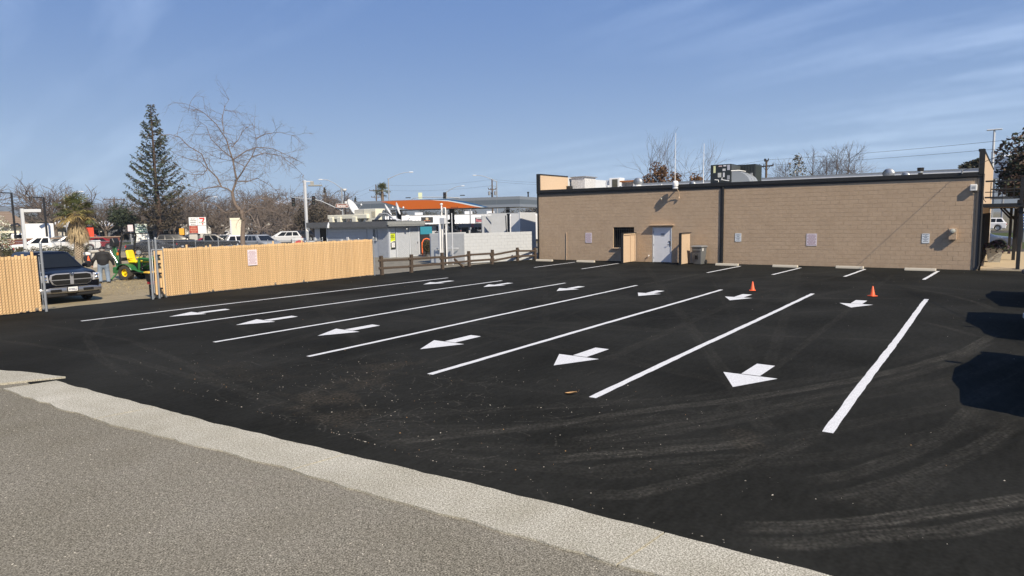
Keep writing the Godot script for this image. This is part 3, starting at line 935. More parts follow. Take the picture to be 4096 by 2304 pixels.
func build_porch() -> void:
	var p := thing("porch", "dark timber porch with balcony railing and plank deck beside the block building", "porch", V(0.6, 0, -35.3))
	var wood := tmat(ramp_tex(512, 441, 0.03, lin(0.36, 0.29, 0.19), lin(0.56, 0.47, 0.33), 5), 1.2, 0.85)
	var g: G
	var z := -0.1
	var i := 0
	while z > -14.6:
		g = G.new()
		g.cbox(V(0.24, 0.07 + (i % 3) * 0.003, z), V(2.4, 0.045, 0.135), 0.006)
		part(p, "deck_plank", g, wood)
		z -= 0.142
		i += 1
	g = G.new()
	g.box(V(0.24, 0.02, 0.0), V(2.4, 0.09, 0.05))
	part(p, "deck_skirt", g, wood)
	for q in [[0.34, -0.05], [0.22, -12.2], [0.30, -6.1]]:
		g = G.new()
		g.cbox(V(q[0], 1.4, q[1]), V(0.14, 2.7, 0.14), 0.01)
		part(p, "post", g, M.trim)
	for q in [[0.30, -6.1], [0.22, -12.2]]:
		g = G.new()
		g.tube([V(q[0], 2.1, q[1]), V(q[0] - 0.5, 2.72, q[1])], [0.05], 4)
		g.tube([V(q[0], 2.1, q[1]), V(q[0] + 0.5, 2.72, q[1])], [0.05], 4)
		part(p, "brace", g, M.trim)
	g = G.new()
	g.cbox(V(0.6, 2.82, 0.1), V(3.2, 0.17, 0.1), 0.008)
	part(p, "beam", g, M.trim)
	g = G.new()
	g.box(V(0.6, 2.79, -12.3), V(3.0, 0.15, 0.1))
	part(p, "beam", g, M.trim)
	g = G.new()
	g.box(V(0.6, 2.86, -7.2), V(2.9, 0.06, 14.4))
	part(p, "balcony_floor", g, M.trim)
	g = G.new()
	g.box(V(0.55, 2.79, -6.1), V(2.8, 0.05, 12.0))
	part(p, "soffit", g, M.tan_panel)
	g = G.new()
	g.box(V(0.5, 3.87, 0.12), V(2.9, 0.07, 0.06)); g.box(V(0.5, 3.17, 0.12), V(2.9, 0.07, 0.06)); g.box(V(0.5, 3.4, 0.12), V(2.9, 0.035, 0.04))
	g.box(V(1.95, 3.87, -6.5), V(0.06, 0.07, 13.2)); g.box(V(1.95, 3.17, -6.5), V(0.06, 0.07, 13.2))
	g.box(V(0.5, 3.87, -13.1), V(2.9, 0.07, 0.06)); g.box(V(0.5, 3.3, -13.1), V(2.9, 0.05, 0.06))
	part(p, "rail", g, M.trim)
	for x in [0.32, 1.95]:
		g = G.new()
		g.cbox(V(x, 3.42, 0.12), V(0.12, 1.1, 0.12), 0.008)
		part(p, "rail_post", g, M.trim)
	for k in 4:
		g = G.new()
		g.box(V(-0.75 + k * 0.27, 3.5, 0.12), V(0.03, 0.64, 0.03))
		part(p, "baluster", g, M.trim)
	g = G.new()
	g.lathe([V2(0.0, 0.0), V2(0.05, -0.02), V2(0.06, -0.06), V2(0.0, -0.1)], 10, Transform3D(Basis.IDENTITY, V(0.18, 2.76, -0.2)))
	part(p, "lamp", g, M.white)
	# planter with a purple trailing plant
	var pl := thing("planter", "tapered cream planter with a purple trailing plant on the porch deck", "planter", V(0.12, 0.095, -39.6))
	g = G.new()
	var prof := []
	for s in [-1.0, 1.0]: pass
	for ring in [[0.24, 0.0], [0.33, 0.62], [0.37, 0.63], [0.37, 0.7], [0.32, 0.7], [0.31, 0.6]]:
		prof.append(ring)
	for k in prof.size() - 1:
		for s in 4:
			var c0 := [V2(-1, -1), V2(1, -1), V2(1, 1), V2(-1, 1)]
			var a0: Vector2 = c0[s]
			var a1: Vector2 = c0[(s + 1) % 4]
			g.quad(V(a0.x * prof[k][0], prof[k][1], a0.y * prof[k][0]), V(a1.x * prof[k][0], prof[k][1], a1.y * prof[k][0]), V(a1.x * prof[k + 1][0], prof[k + 1][1], a1.y * prof[k + 1][0]), V(a0.x * prof[k + 1][0], prof[k + 1][1], a0.y * prof[k + 1][0]), V(a0.x + a1.x, 0.3, a0.y + a1.y) * (1.0 if k < 4 else -1.0))
	part(pl, "pot", g, M.concrete)
	g = G.new()
	g.box(V(0, 0.62, 0), V(0.6, 0.02, 0.6))
	part(pl, "soil", g, mat(Color(0.03, 0.022, 0.015), 0.95))
	g = G.new()
	g.colored = true
	var r := RandomNumberGenerator.new()
	r.seed = 8
	for k in 500:
		var d := V(r.randfn(0, 1), 0, r.randfn(0, 1)).normalized()
		var rad := r.randf() * 0.62
		var y: float = 0.75 + r.randf() * 0.32 * (1.0 - rad) - max(0.0, rad - 0.34) * r.randf() * 1.3
		leaf(g, d * rad + V(0, y, 0), 0.05 + r.randf() * 0.04, r, Color(0.05, 0.025, 0.05) if r.randf() < 0.6 else Color(0.035, 0.05, 0.02))
	var pm := mat(Color(1, 1, 1), 0.7); pm.vertex_color_use_as_albedo = true
	part(pl, "foliage", g, pm)

func leaf(g: G, at: Vector3, s: float, r: RandomNumberGenerator, col: Color) -> void:
	var a := V(r.randfn(0, 1), r.randfn(0, 0.7), r.randfn(0, 1)).normalized()
	var b := a.cross(V(r.randfn(0, 1), r.randfn(0, 1), r.randfn(0, 1))).normalized()
	var n := a.cross(b)
	g.tint = col * r.randf_range(0.6, 1.35)
	g.tri(at - a * s, at + b * s * 0.45, at + a * s, n, n, n)
	g.tri(at - a * s, at + a * s, at - b * s * 0.45, n, n, n)

func text_lines(parent: Node, c: Vector3, w: float, h: float, lines: int, col: Material, z: float, sd: int) -> void:
	# rows of small print, too fine to read: each row a few word-long strokes
	var r := RandomNumberGenerator.new()
	r.seed = sd
	for i in lines:
		var g := G.new()
		var y := c.y + h * 0.42 - h * 0.84 * i / (lines - 1)
		var lh := h * 0.84 / lines * 0.5
		var x := -w * (0.42 if i % 3 else 0.3)
		var e := -x
		while x < e - 0.01:
			var ww: float = min(r.randf_range(0.04, 0.13) * w * 2.0, e - x)
			g.box(V(c.x + x + ww * 0.5, y, z), V(ww, lh, 0.002))
			x += ww + 0.035 * w
		part(parent, "print_line", g, col)

func wall_sign(called: String, label: String, x0: float, x1: float, y0: float, y1: float, tinted: bool, head: Array, sd: int) -> void:
	var cx := (x0 + x1) * 0.5
	var s := thing(called, label, "sign", V(cx, y0, WZ))
	var w := x1 - x0
	var h := y1 - y0
	var g := G.new()
	g.cbox(V(0, h * 0.5, 0.014), V(w, h, 0.01), 0.003)
	part(s, "plate", g, mat(Color(0.66, 0.60, 0.64) if tinted else Color(0.68, 0.72, 0.74), 0.55))
	var ink := mat(Color(0.34, 0.2, 0.24), 0.7) if tinted else mat(Color(0.1, 0.12, 0.16), 0.7)
	if tinted:
		text_lines(s, V(0, h * 0.5, 0), w, h * 0.96, 11, ink, 0.0205, sd)
	else:
		for i in head.size():
			g = G.new()
			var x: float = -w * head[i][1] * 0.5
			var k := 0
			while x < w * head[i][1] * 0.5 - 0.012:
				var ww: float = [0.05, 0.032, 0.06, 0.042][(k + i + sd) % 4]
				ww = min(ww, w * head[i][1] * 0.5 - x)
				g.box(V(x + ww * 0.5, h * head[i][0], 0.0205), V(ww, h * head[i][2], 0.003))
				x += ww + 0.01
				k += 1
			part(s, "print_line", g, ink)
	for q in [[-1, 0.04], [1, 0.04], [-1, 0.96], [1, 0.96]]:
		g = G.new()
		g.lathe([V2(0.0, 0.006), V2(0.008, 0.004), V2(0.009, 0)], 8, Transform3D(rot(Vector3.RIGHT, 90), V(q[0] * w * 0.44, h * q[1], 0.019)))
		part(s, "bolt", g, M.dark_metal)

func build_wall_items() -> void:
	wall_sign("notice_sign", "pink faded notice sign on the tan wall beside the barred window", -20.26, -19.8, 1.09, 1.71, true, [], 1)
	wall_sign("notice_sign", "pink faded notice sign on the tan wall between two white signs", -7.51, -7.02, 1.02, 1.63, true, [], 2)
	var txt := [[0.89, 0.76, 0.055], [0.8, 0.2, 0.04], [0.7, 0.8, 0.045], [0.6, 0.34, 0.06], [0.47, 0.84, 0.03], [0.39, 0.66, 0.035], [0.31, 0.3, 0.035], [0.19, 0.64, 0.045]]
	wall_sign("parking_sign", "small white parking sign on the tan wall next to the black downspout", -11.07, -10.74, 1.21, 1.66, false, txt, 3)
	wall_sign("parking_sign", "small white parking sign on the tan wall next to the electric meter", -2.59, -2.29, 1.18, 1.62, false, txt, 4)
	# electric meter
	var e := thing("electric_meter", "tan electric meter box with round glass dial on the block wall", "meter", V(-1.42, 1.35, WZ))
	var g := G.new()
	g.cbox(V(0, 0.25, 0.115), V(0.3, 0.5, 0.23), 0.012)
	part(e, "housing", g, M.tan_wall)
	g = G.new()
	g.lathe([V2(0.095, 0.0), V2(0.095, 0.06), V2(0.08, 0.10), V2(0.0, 0.115)], 20, Transform3D(rot(Vector3.RIGHT, 90), V(0, 0.39, 0.23)))
	part(e, "dial", g, mat(Color(0.5, 0.5, 0.42), 0.15))
	g = G.new()
	g.lathe([V2(0.085, 0), V2(0.105, 0), V2(0.105, 0.03), V2(0.085, 0.03)], 20, Transform3D(rot(Vector3.RIGHT, 90), V(0, 0.39, 0.23)))
	part(e, "collar", g, M.galv)
	g = G.new()
	g.box(V(0, 0.27, 0.232), V(0.28, 0.006, 0.006))
	part(e, "seam", g, M.tan_mortar)
	# alarm box
	e = thing("alarm_box", "white square alarm box high on the block wall by the porch", "alarm box", V(-0.755, 3.47, WZ))
	g = G.new()
	g.cbox(V(0, 0.145, 0.1), V(0.26, 0.29, 0.2), 0.025)
	part(e, "housing", g, mat(Color(0.74, 0.74, 0.71), 0.5))
	for i in 4:
		g = G.new()
		g.box(V(0, 0.1 + i * 0.03, 0.202), V(0.14, 0.012, 0.006))
		part(e, "louver", g, M.grey_metal)
	g = G.new()
	g.tube([V(-0.02, 0.02, 0.06), V(0.06, -0.08, 0.04), V(0.2, -0.06, 0.03), V(0.33, 0.03, 0.04)], [0.012], 5)
	part(e, "cable", g, M.black)
	# floodlight on the fascia with its drop arm
	e = thing("floodlight", "white floodlight with bulbous dome hanging from the black fascia", "light", V(-14.3, 3.7, WZ))
	g = G.new()
	g.lathe([V2(0.0, 0.30), V2(0.1, 0.29), V2(0.155, 0.22), V2(0.16, 0.12), V2(0.15, 0.0), V2(0.0, 0.0)], 14, Transform3D(Basis.IDENTITY, V(0.03, 0.58, 0.42)))
	part(e, "dome", g, M.white)
	g = G.new()
	g.lathe([V2(0.0, 0.13), V2(0.13, 0.13), V2(0.15, 0.02), V2(0.11, -0.02), V2(0.0, -0.02)], 14, Transform3D(Basis.IDENTITY, V(0.02, 0.43, 0.42)))
	part(e, "lamp_housing", g, M.light_grey)
	g = G.new()
	g.tube([V(0.08, 0.42, 0.36), V(0.12, 0.34, 0.24), V(0.12, 0.1, 0.12), V(0.11, -0.02, 0.1)], [0.022], 7)
	g.lathe([V2(0.0, 0.05), V2(0.04, 0.04), V2(0.05, -0.05), V2(0.0, -0.06)], 9, Transform3D(Basis.IDENTITY, V(0.11, -0.04, 0.1)))
	part(e, "conduit", g, M.tan_panel)
	g = G.new()
	g.box(V(0.02, 0.5, 0.2), V(0.05, 0.05, 0.42))
	part(e, "bracket", g, M.light_grey)
	# small bare lamp
	e = thing("spot_lamp", "small cream spot lamp on a swivel bracket on the block wall", "lamp", V(-15.26, 3.5, WZ))
	g = G.new()
	g.lathe([V2(0.0, 0.14), V2(0.035, 0.12), V2(0.06, 0.0), V2(0.0, 0.0)], 12, Transform3D(rot(V(1, 0, -0.5), 125), V(0.04, 0.16, 0.12)))
	part(e, "bulb", g, mat(Color(0.78, 0.7, 0.48), 0.3))
	g = G.new()
	g.tube([V(0, 0.06, -0.01), V(0, 0.06, 0.07), V(0.03, 0.13, 0.1)], [0.018], 6)
	g.lathe([V2(0.0, 0.02), V2(0.05, 0.015), V2(0.055, 0.0)], 12, Transform3D(rot(Vector3.RIGHT, 90), V(0, 0.06, 0.0)))
	part(e, "bracket", g, M.tan_panel)
	# fence panels either side of the door
	for k in 2:
		var x: float = [-16.86, -13.42][k]
		e = thing("screen_panel", ["tan plywood screen panel with exposed framing beside the barred window", "tan plywood screen panel with black cap beside the grey wheelie bin"][k], "screen panel", V(x, 0, -33.35))
		var zl: float = [-1.6, -1.35][k]
		g = G.new()
		g.box(V(-0.012, 0.86, zl * 0.5), V(0.016, 1.64, -zl))
		part(e, "panel", g, M.tan_panel)
		var m := 3 if k == 0 else 2
		for i in m:
			g = G.new()
			var zz: float = [-0.04, zl * 0.62, zl + 0.04][i] if k == 0 else [-0.04, zl + 0.04][i]
			g.cbox(V(0.02 if k == 0 else -0.045, 0.86, zz), V(0.045, 1.62, 0.07), 0.004)
			part(e, "stud", g, M.tan_panel)
		g = G.new()
		g.cbox(V(0.02 if k == 0 else -0.045, 1.64, zl * 0.5), V(0.045, 0.07, -zl - 0.02), 0.004)
		part(e, "top_rail", g, M.tan_panel)
		if k == 1:
			for i in 7:
				g = G.new()
				g.box(V(-0.0025, 0.86, -0.12 - i * 0.18), V(0.004, 1.6, 0.012))
				part(e, "groove_batten", g, M.tan_wall)
		g = G.new()
		g.cbox(V(-0.012, 0.86, 0.03), V(0.14, 1.68, 0.06), 0.006)
		part(e, "end_post", g, M.trim)
		g = G.new()
		g.cbox(V(-0.005, 1.715, zl * 0.5), V(0.13, 0.035, -zl + 0.12), 0.005)
		part(e, "cap", g, M.trim)
	# wheelie bin
	e = thing("wheelie_bin", "grey plastic wheelie bin standing against the tan wall", "bin", V(-12.82, 0, -34.5), deg_to_rad(-6))
	var pm := mat(Color(0.13, 0.135, 0.135), 0.55)
	var rings := []
	for q in [[0.0, 0.21, 0.23], [0.03, 0.235, 0.255], [0.62, 0.275, 0.31], [0.88, 0.29, 0.335], [0.94, 0.31, 0.36]]:
		rings.append(rrect(q[1], q[2], q[0], 0.05))
	g = G.new()
	g.loft(rings)
	part(e, "body", g, pm)
	g = G.new()
	var lid := []
	for q in [[0.935, 0.335, 0.385], [0.965, 0.34, 0.39], [0.985, 0.32, 0.37], [1.02, 0.24, 0.28], [1.03, 0.1, 0.12]]:
		lid.append(rrect(q[1], q[2], q[0], 0.05))
	g.loft(lid)
	part(e, "lid", g, mat(Color(0.19, 0.195, 0.195), 0.5))
	g = G.new()
	g.box(V(-0.02, 0.42, 0.298), V(0.17, 0.3, 0.03))
	part(e, "recess", g, M.void)
	g = G.new()
	g.box(V(-0.02, 0.52, 0.316), V(0.14, 0.05, 0.02))
	part(e, "lift_bar", g, pm)
	g = G.new()
	g.cbox(V(0, 0.79, 0.325), V(0.46, 0.12, 0.06), 0.02)
	part(e, "bulge", g, pm)
	g = G.new()
	g.box(V(0.275, 0.8, 0.15), V(0.03, 0.16, 0.1))
	part(e, "sticker", g, M.white)
	for s in [-1, 1]:
		g = G.new()
		g.lathe([V2(0.0, -0.03), V2(0.12, -0.03), V2(0.12, 0.03), V2(0.0, 0.03)], 16, Transform3D(rot(V(0, 0, 1), 90), V(s * 0.27, 0.12, -0.26)))
		part(e, "wheel", g, M.rubber)
	g = G.new()
	g.tube([V(-0.27, 0.93, -0.4), V(0.27, 0.93, -0.4)], [0.016], 7)
	part(e, "handle", g, pm)
	# wheel stops
	var ws := [[-22.3, -33.5, 0.0], [-19.38, -33.55, 0.0, "cream concrete wheel stop below the pink notice beside the barred window"], [-11.1, -33.9, -2.5, "cream concrete wheel stop at the foot of the black downspout"], [-8.2, -33.85, -4, "cream concrete wheel stop left of the pink notice between white signs"], [-5.38, -34.2, -4, "cream concrete wheel stop where the wire's thin shadow reaches the ground"], [-2.52, -34.0, -2, "cream concrete wheel stop below the small white sign and the meter"]]
	var stop: Node3D = null
	for q in ws:
		if stop == null:
			stop = thing("wheel_stop", "cream concrete wheel stop next to the end of the rail fence", "wheel stop", V(q[0], 0, q[1]), 0, "wheel stops along the block wall")
			g = G.new()
			g.prism(PackedVector2Array([V2(-0.085, 0), V2(0.085, 0), V2(0.085, 0.05), V2(0.06, 0.115), V2(-0.06, 0.115), V2(-0.085, 0.05)]), -0.6, 0.6, 0.012, Transform3D(rot(Vector3.UP, 90), Vector3.ZERO))
			part(stop, "bar", g, mat(Color(0.56, 0.51, 0.41), 0.9))
			for s in [-1, 1]:
				g = G.new()
				g.lathe([V2(0.0, 0.006), V2(0.016, 0.005), V2(0.017, 0)], 8, Transform3D(Basis.IDENTITY, V(s * 0.42, 0.115, 0)))
				part(stop, "pin", g, M.dark_metal)
		else:
			copy(stop, "wheel_stop", V(q[0], 0, q[1]), deg_to_rad(q[2]), q[3])
	# cones
	var cone: Node3D = null
	for q in [[-6.6, -22.9], [-2.94, -22.97]]:
		if cone == null:
			cone = thing("traffic_cone", "small orange traffic cone at the head of the last lane but one", "traffic cone", V(q[0], 0, q[1]), 0.3, "orange cones in the lot")
			var om := mat(Color(0.83, 0.12, 0.03), 0.45)
			g = G.new()
			g.lathe([V2(0.085, 0.02), V2(0.072, 0.05), V2(0.018, 0.31), V2(0.012, 0.318), V2(0.006, 0.30)], 18)
			part(cone, "body", g, om)
			g = G.new()
			g.cbox(V(0, 0.012, 0), V(0.215, 0.024, 0.215), 0.008)
			part(cone, "base", g, om)
		else:
			copy(cone, "traffic_cone", V(q[0], 0, q[1]), 0.9, "small orange traffic cone at the head of the last lane before the porch")

func rrect(a: float, b: float, y: float, r: float) -> Array:
	var o := []
	for q in [[1, 1, 0], [-1, 1, 90], [-1, -1, 180], [1, -1, 270]]:
		for k in 4:
			var t := deg_to_rad(q[2] + k * 30.0)
			o.append(V(q[0] * (a - r) + cos(t) * r, y, q[1] * (b - r) + sin(t) * r))
	return o

func turbine(label: String, at: Vector3, s: float) -> void:
	var e := thing("turbine_vent", label, "roof vent", at)
	var g := G.new()
	g.lathe([V2(0.2 * s, 0), V2(0.2 * s, 0.16 * s), V2(0.17 * s, 0.17 * s)], 20)
	part(e, "collar", g, M.white)
	g = G.new()
	var n := 26
	for k in n:
		# each vane bows outwards and is turned a little
		var a := TAU * k / n
		var pts := []
		for i in 7:
			var t := i / 6.0
			var rr := (0.2 + 0.095 * sin(t * PI) - 0.05 * t) * s
			var y := (0.17 + 0.36 * t) * s
			pts.append([V(cos(a + t * 0.25) * rr, y, sin(a + t * 0.25) * rr), V(cos(a + t * 0.25 + TAU / n * 0.95) * rr * 0.9, y, sin(a + t * 0.25 + TAU / n * 0.95) * rr * 0.9)])
		for i in 6:
			g.quad(pts[i][0], pts[i][1], pts[i + 1][1], pts[i + 1][0], pts[i][0] - V(0, pts[i][0].y, 0))
	part(e, "vanes", g, M.galv)
	g = G.new()
	g.lathe([V2(0.155 * s, 0.52 * s), V2(0.1 * s, 0.56 * s), V2(0.0, 0.575 * s)], 20)
	part(e, "cap", g, M.galv)

func build_roof_items() -> void:
	turbine("large galvanised turbine vent on the roof beside the weathered parapet", V(-17.85, 4.42, -37.4), 1.1)
	turbine("large galvanised turbine vent on the roof near the black flue", V(-4.36, 4.22, -38.0), 1.05)
	turbine("low galvanised turbine vent on the roof next to the black flue", V(-3.6, 4.12, -37.8), 0.8)
	turbine("galvanised turbine vent on the roof just behind the floodlight", V(-14.2, 4.2, -37.0), 0.75)
	var g := G.new()
	var e := thing("flue", "short black flue with flared top on the roof", "flue", V(-2.98, 4.2, -37.8))
	g.lathe([V2(0.10, 0), V2(0.10, 0.36), V2(0.14, 0.42), V2(0.15, 0.56), V2(0.12, 0.56), V2(0.1, 0.4)], 16)
	part(e, "stack", g, M.trim)
	g = G.new()
	g.lathe([V2(0.115, 0.3), V2(0.12, 0.34), V2(0.115, 0.38)], 16)
	part(e, "band", g, M.galv)
	for q in [[-15.68, 7.62, "tall white whip antenna on the roof behind the floodlight"], [-13.92, 6.85, "shorter white whip antenna on the roof beside the dark rooftop unit"]]:
		e = thing("whip_antenna", q[2], "antenna", V(q[0], 4.2, -38.0))
		g = G.new()
		g.tube([V(0, 0, 0), V(0, 1.0, 0), V(0.02, q[1] - 4.2, 0)], [0.024, 0.02, 0.012], 7)
		part(e, "whip", g, M.white)
		g = G.new()
		g.lathe([V2(0.06, 0), V2(0.05, 0.12), V2(0.03, 0.2), V2(0, 0.2)], 10)
		part(e, "base", g, M.dark_metal)
	# packaged air handler with its curved intake hood
	e = thing("rooftop_unit", "dark green rooftop air unit with rounded galvanised intake hood", "air conditioner", V(-12.9, 4.2, -38.0))
	var dk := mat(Color(0.022, 0.027, 0.028), 0.45, 0.2)
	g = G.new()
	g.cbox(V(0, 0.75, -1.0), V(1.2, 1.24, 2.0), 0.012)
	part(e, "cabinet", g, dk)
	g = G.new()
	g.box(V(0.612, 0.92, -1.0), V(0.02, 0.8, 1.9))
	part(e, "side_panel", g, mat(Color(0.09, 0.10, 0.10), 0.5, 0.3))
	var hood := PackedVector2Array([V2(0.62, 0.2)])
	for k in 9:
		var a := PI * 0.5 * k / 8.0
		hood.append(V2(0.62 + cos(a) * 1.05, 0.2 + sin(a) * 0.76))
	hood.append(V2(0.62, 0.96))
	g = G.new()
	g.prism(hood, -1.7, -0.05, 0.0)
	var ho := part(e, "intake_hood", g, mat(Color(0.36, 0.38, 0.38), 0.5, 0.4))
	g = G.new()
	for zz in [-0.56, -1.15]:
		g = G.new()
		for k in 8:
			g.box(V((hood[k + 1].x + hood[k + 2].x) * 0.5, (hood[k + 1].y + hood[k + 2].y) * 0.5, zz), V(0.03, 0.2, 0.04), rot(V(0, 0, 1), 90.0 / 8 * (k + 0.5)))
		part(ho, "seam", g, M.galv)
	g = G.new()
	g.tube([V(0.6, 0.97, 0.0), V(0.95, 0.99, -0.3), V(0.95, 0.99, -1.6)], [0.025], 5)
	part(ho, "flashing", g, M.white)
	var lb := [[-0.36, 1.1, 0.12, 0.4, 0.6, 0.62, 0.36], [-0.02, 1.27, 0.2, 0.06, 0.5, 0.4, 0.4], [0.24, 1.28, 0.16, 0.07, 0.6, 0.6, 0.62], [0.46, 1.17, 0.15, 0.3, 0.36, 0.37, 0.42], [0.2, 1.05, 0.17, 0.13, 0.5, 0.5, 0.5], [0.19, 0.76, 0.1, 0.26, 0.5, 0.51, 0.53], [-0.06, 0.76, 0.2, 0.26, 0.42, 0.43, 0.4], [0.46, 0.6, 0.15, 0.24, 0.25, 0.26, 0.28]]
	for q in lb:
		g = G.new()
		g.box(V(q[0], q[1], 0.008), V(q[2], q[3], 0.012))
		part(e, "label_plate", g, mat(Color(q[4], q[5], q[6]) * 1.1, 0.6))
	g = G.new()
	g.tube([V(0.05, 0.45, 0.06), V(0.12, 0.62, 0.06), V(0.12, 0.48, 0.1), V(0.4, 0.42, 0.14), V(0.55, 0.4, 0.16)], [0.025], 6)
	g.tube([V(-0.32, 0.5, 0.05), V(-0.1, 0.47, 0.06), V(-0.1, 0.36, 0.06)], [0.022], 6)
	part(e, "pipe", g, M.white)
	g = G.new()
	g.box(V(0, 0.07, -1.0), V(1.36, 0.13, 2.1))
	part(e, "curb", g, M.grey_metal)
	e = thing("condenser_unit", "dark ribbed condenser unit on the roof behind the rounded hood", "air conditioner", V(-11.95, 4.2, -40.3))
	g = G.new()
	g.cbox(V(0, 0.72, 0), V(1.1, 1.36, 1.3), 0.015)
	part(e, "cabinet", g, dk)
	for k in 12:
		g = G.new()
		g.box(V(-0.5 + k * 0.09, 0.72, 0.658), V(0.03, 1.2, 0.02))
		part(e, "rib", g, mat(Color(0.04, 0.047, 0.045), 0.5, 0.2))
	for k in 10:
		g = G.new()
		g.box(V(0.557, 0.72, -0.5 + k * 0.11), V(0.02, 1.2, 0.03))
		part(e, "rib", g, mat(Color(0.07, 0.085, 0.075), 0.5, 0.2))
	g = G.new()
	g.cbox(V(0.35, 0.72, 0.7), V(0.12, 0.32, 0.1), 0.01)
	part(e, "junction_box", g, M.grey_metal)
	# weathered plant housing, evaporative cooler and the box with the rusty lid along the left parapet
	var wh := tmat(ramp_tex(512, 451, 0.02, lin(0.30, 0.30, 0.30), lin(0.86, 0.86, 0.85), 5, 0.05), 0.7, 0.8)
	e = thing("roof_shed", "weathered white metal housing on the roof against the parapet", "roof housing", V(-22.95, 4.4, -39.5))
	g = G.new()
	g.box(V(0, 0.5, 0), V(1.05, 0.98, 1.5))
	part(e, "wall_panel", g, wh)
	g = G.new()
	g.box(V(0.02, 1.02, 0), V(1.2, 0.06, 1.65))
	part(e, "lid", g, M.grey_metal)
	g = G.new()
	g.box(V(-0.55, 0.24, 1.0), V(0.35, 0.36, 0.3))
	part(e, "duct_box", g, M.dark_metal)
	e = thing("evaporative_cooler", "white evaporative cooler with a dark grille on the roof", "cooler", V(-20.75, 4.38, -40.2))
	g = G.new()
	g.cbox(V(0, 0.45, 0), V(0.8, 0.9, 0.7), 0.02)
	part(e, "cabinet", g, M.white)
	g = G.new()
	g.box(V(0.03, 0.5, 0.355), V(0.42, 0.62, 0.012))
	part(e, "grille", g, mat(Color(0.10, 0.095, 0.07), 0.8))
	for k in 7:
		g = G.new()
		g.box(V(0.03, 0.24 + k * 0.085, 0.365), V(0.42, 0.014, 0.012))
		part(e, "louver", g, mat(Color(0.15, 0.14, 0.11), 0.7))
	g = G.new()
	g.tube([V(-0.4, 0.1, 0.2), V(-0.65, 0.25, 0.2), V(-0.7, 0.6, 0.2), V(-0.55, 0.7, 0.15)], [0.05, 0.05, 0.06, 0.03], 7)
	g.box(V(-0.62, 0.62, 0.15), V(0.2, 0.34, 0.16))
	part(e, "pump", g, M.light_grey)
	g = G.new()
	g.tube([V(-1.15, 0.03, 0.3), V(-0.75, 0.16, 0.3), V(-0.5, 0.1, 0.3)], [0.04], 6)
	part(e, "pipe", g, M.white)
	e = thing("vent_box", "open vent box with a rusty orange lid on the roof", "vent box", V(-19.5, 4.36, -39.6))
	g = G.new()
	g.box(V(0, 0.28, -0.3), V(0.85, 0.56, 0.04)); g.box(V(-0.42, 0.28, 0), V(0.04, 0.56, 0.6)); g.box(V(0.42, 0.28, 0), V(0.04, 0.56, 0.6)); g.box(V(0, 0.05, 0.3), V(0.85, 0.1, 0.04))
	part(e, "housing", g, M.light_grey)
	g = G.new()
	g.box(V(0, 0.62, 0), V(1.05, 0.1, 0.8))
	part(e, "lid", g, tmat(ramp_tex(256, 455, 0.03, lin(0.24, 0.09, 0.03), lin(0.45, 0.2, 0.08), 4), 1.2, 0.9))
	for q in [[-20.3, -38.2, 0.34, "thin white vent pipe beside the cooler on the flat roof"], [-16.55, -38.0, 0.42, "thin white vent pipe between turbine vent and tall antenna"], [-18.6, -39.6, 0.3, "thin white vent pipe beside the rusty lidded box on the roof"]]:
		e = thing("vent_pipe", q[3], "vent pipe", V(q[0], 4.2, q[1]), 0, "vent pipes on the flat roof")
		g = G.new()
		g.tube([V(0, 0, 0), V(0, q[2], 0)], [0.035], 8)
		part(e, "pipe", g, M.white)
		g = G.new()
		g.lathe([V2(0.09, 0), V2(0.04, 0.08)], 8)
		part(e, "flashing", g, M.grey_metal)
	# overhead service wire to the building; its shadow crosses wall and lot
	e = thing("service_wire", "thin black overhead service wire running to the roof of the block building", "wire", V(-1.2, 4.35, -34.95))
	g = G.new()
	var pts := []
	for k in 15:
		var t := k / 14.0
		pts.append(V(0, 0, 0).lerp(V(26.1, 9.4, 61.0), t) - V(0, sin(t * PI) * 0.5, 0))
	g.tube(pts, [0.011], 5)
	part(e, "cable", g, M.black)
	g = G.new()
	g.tube([V(0, -0.1, 0), V(0, 0.06, 0)], [0.03], 7)
	part(e, "insulator", g, M.grey_metal)

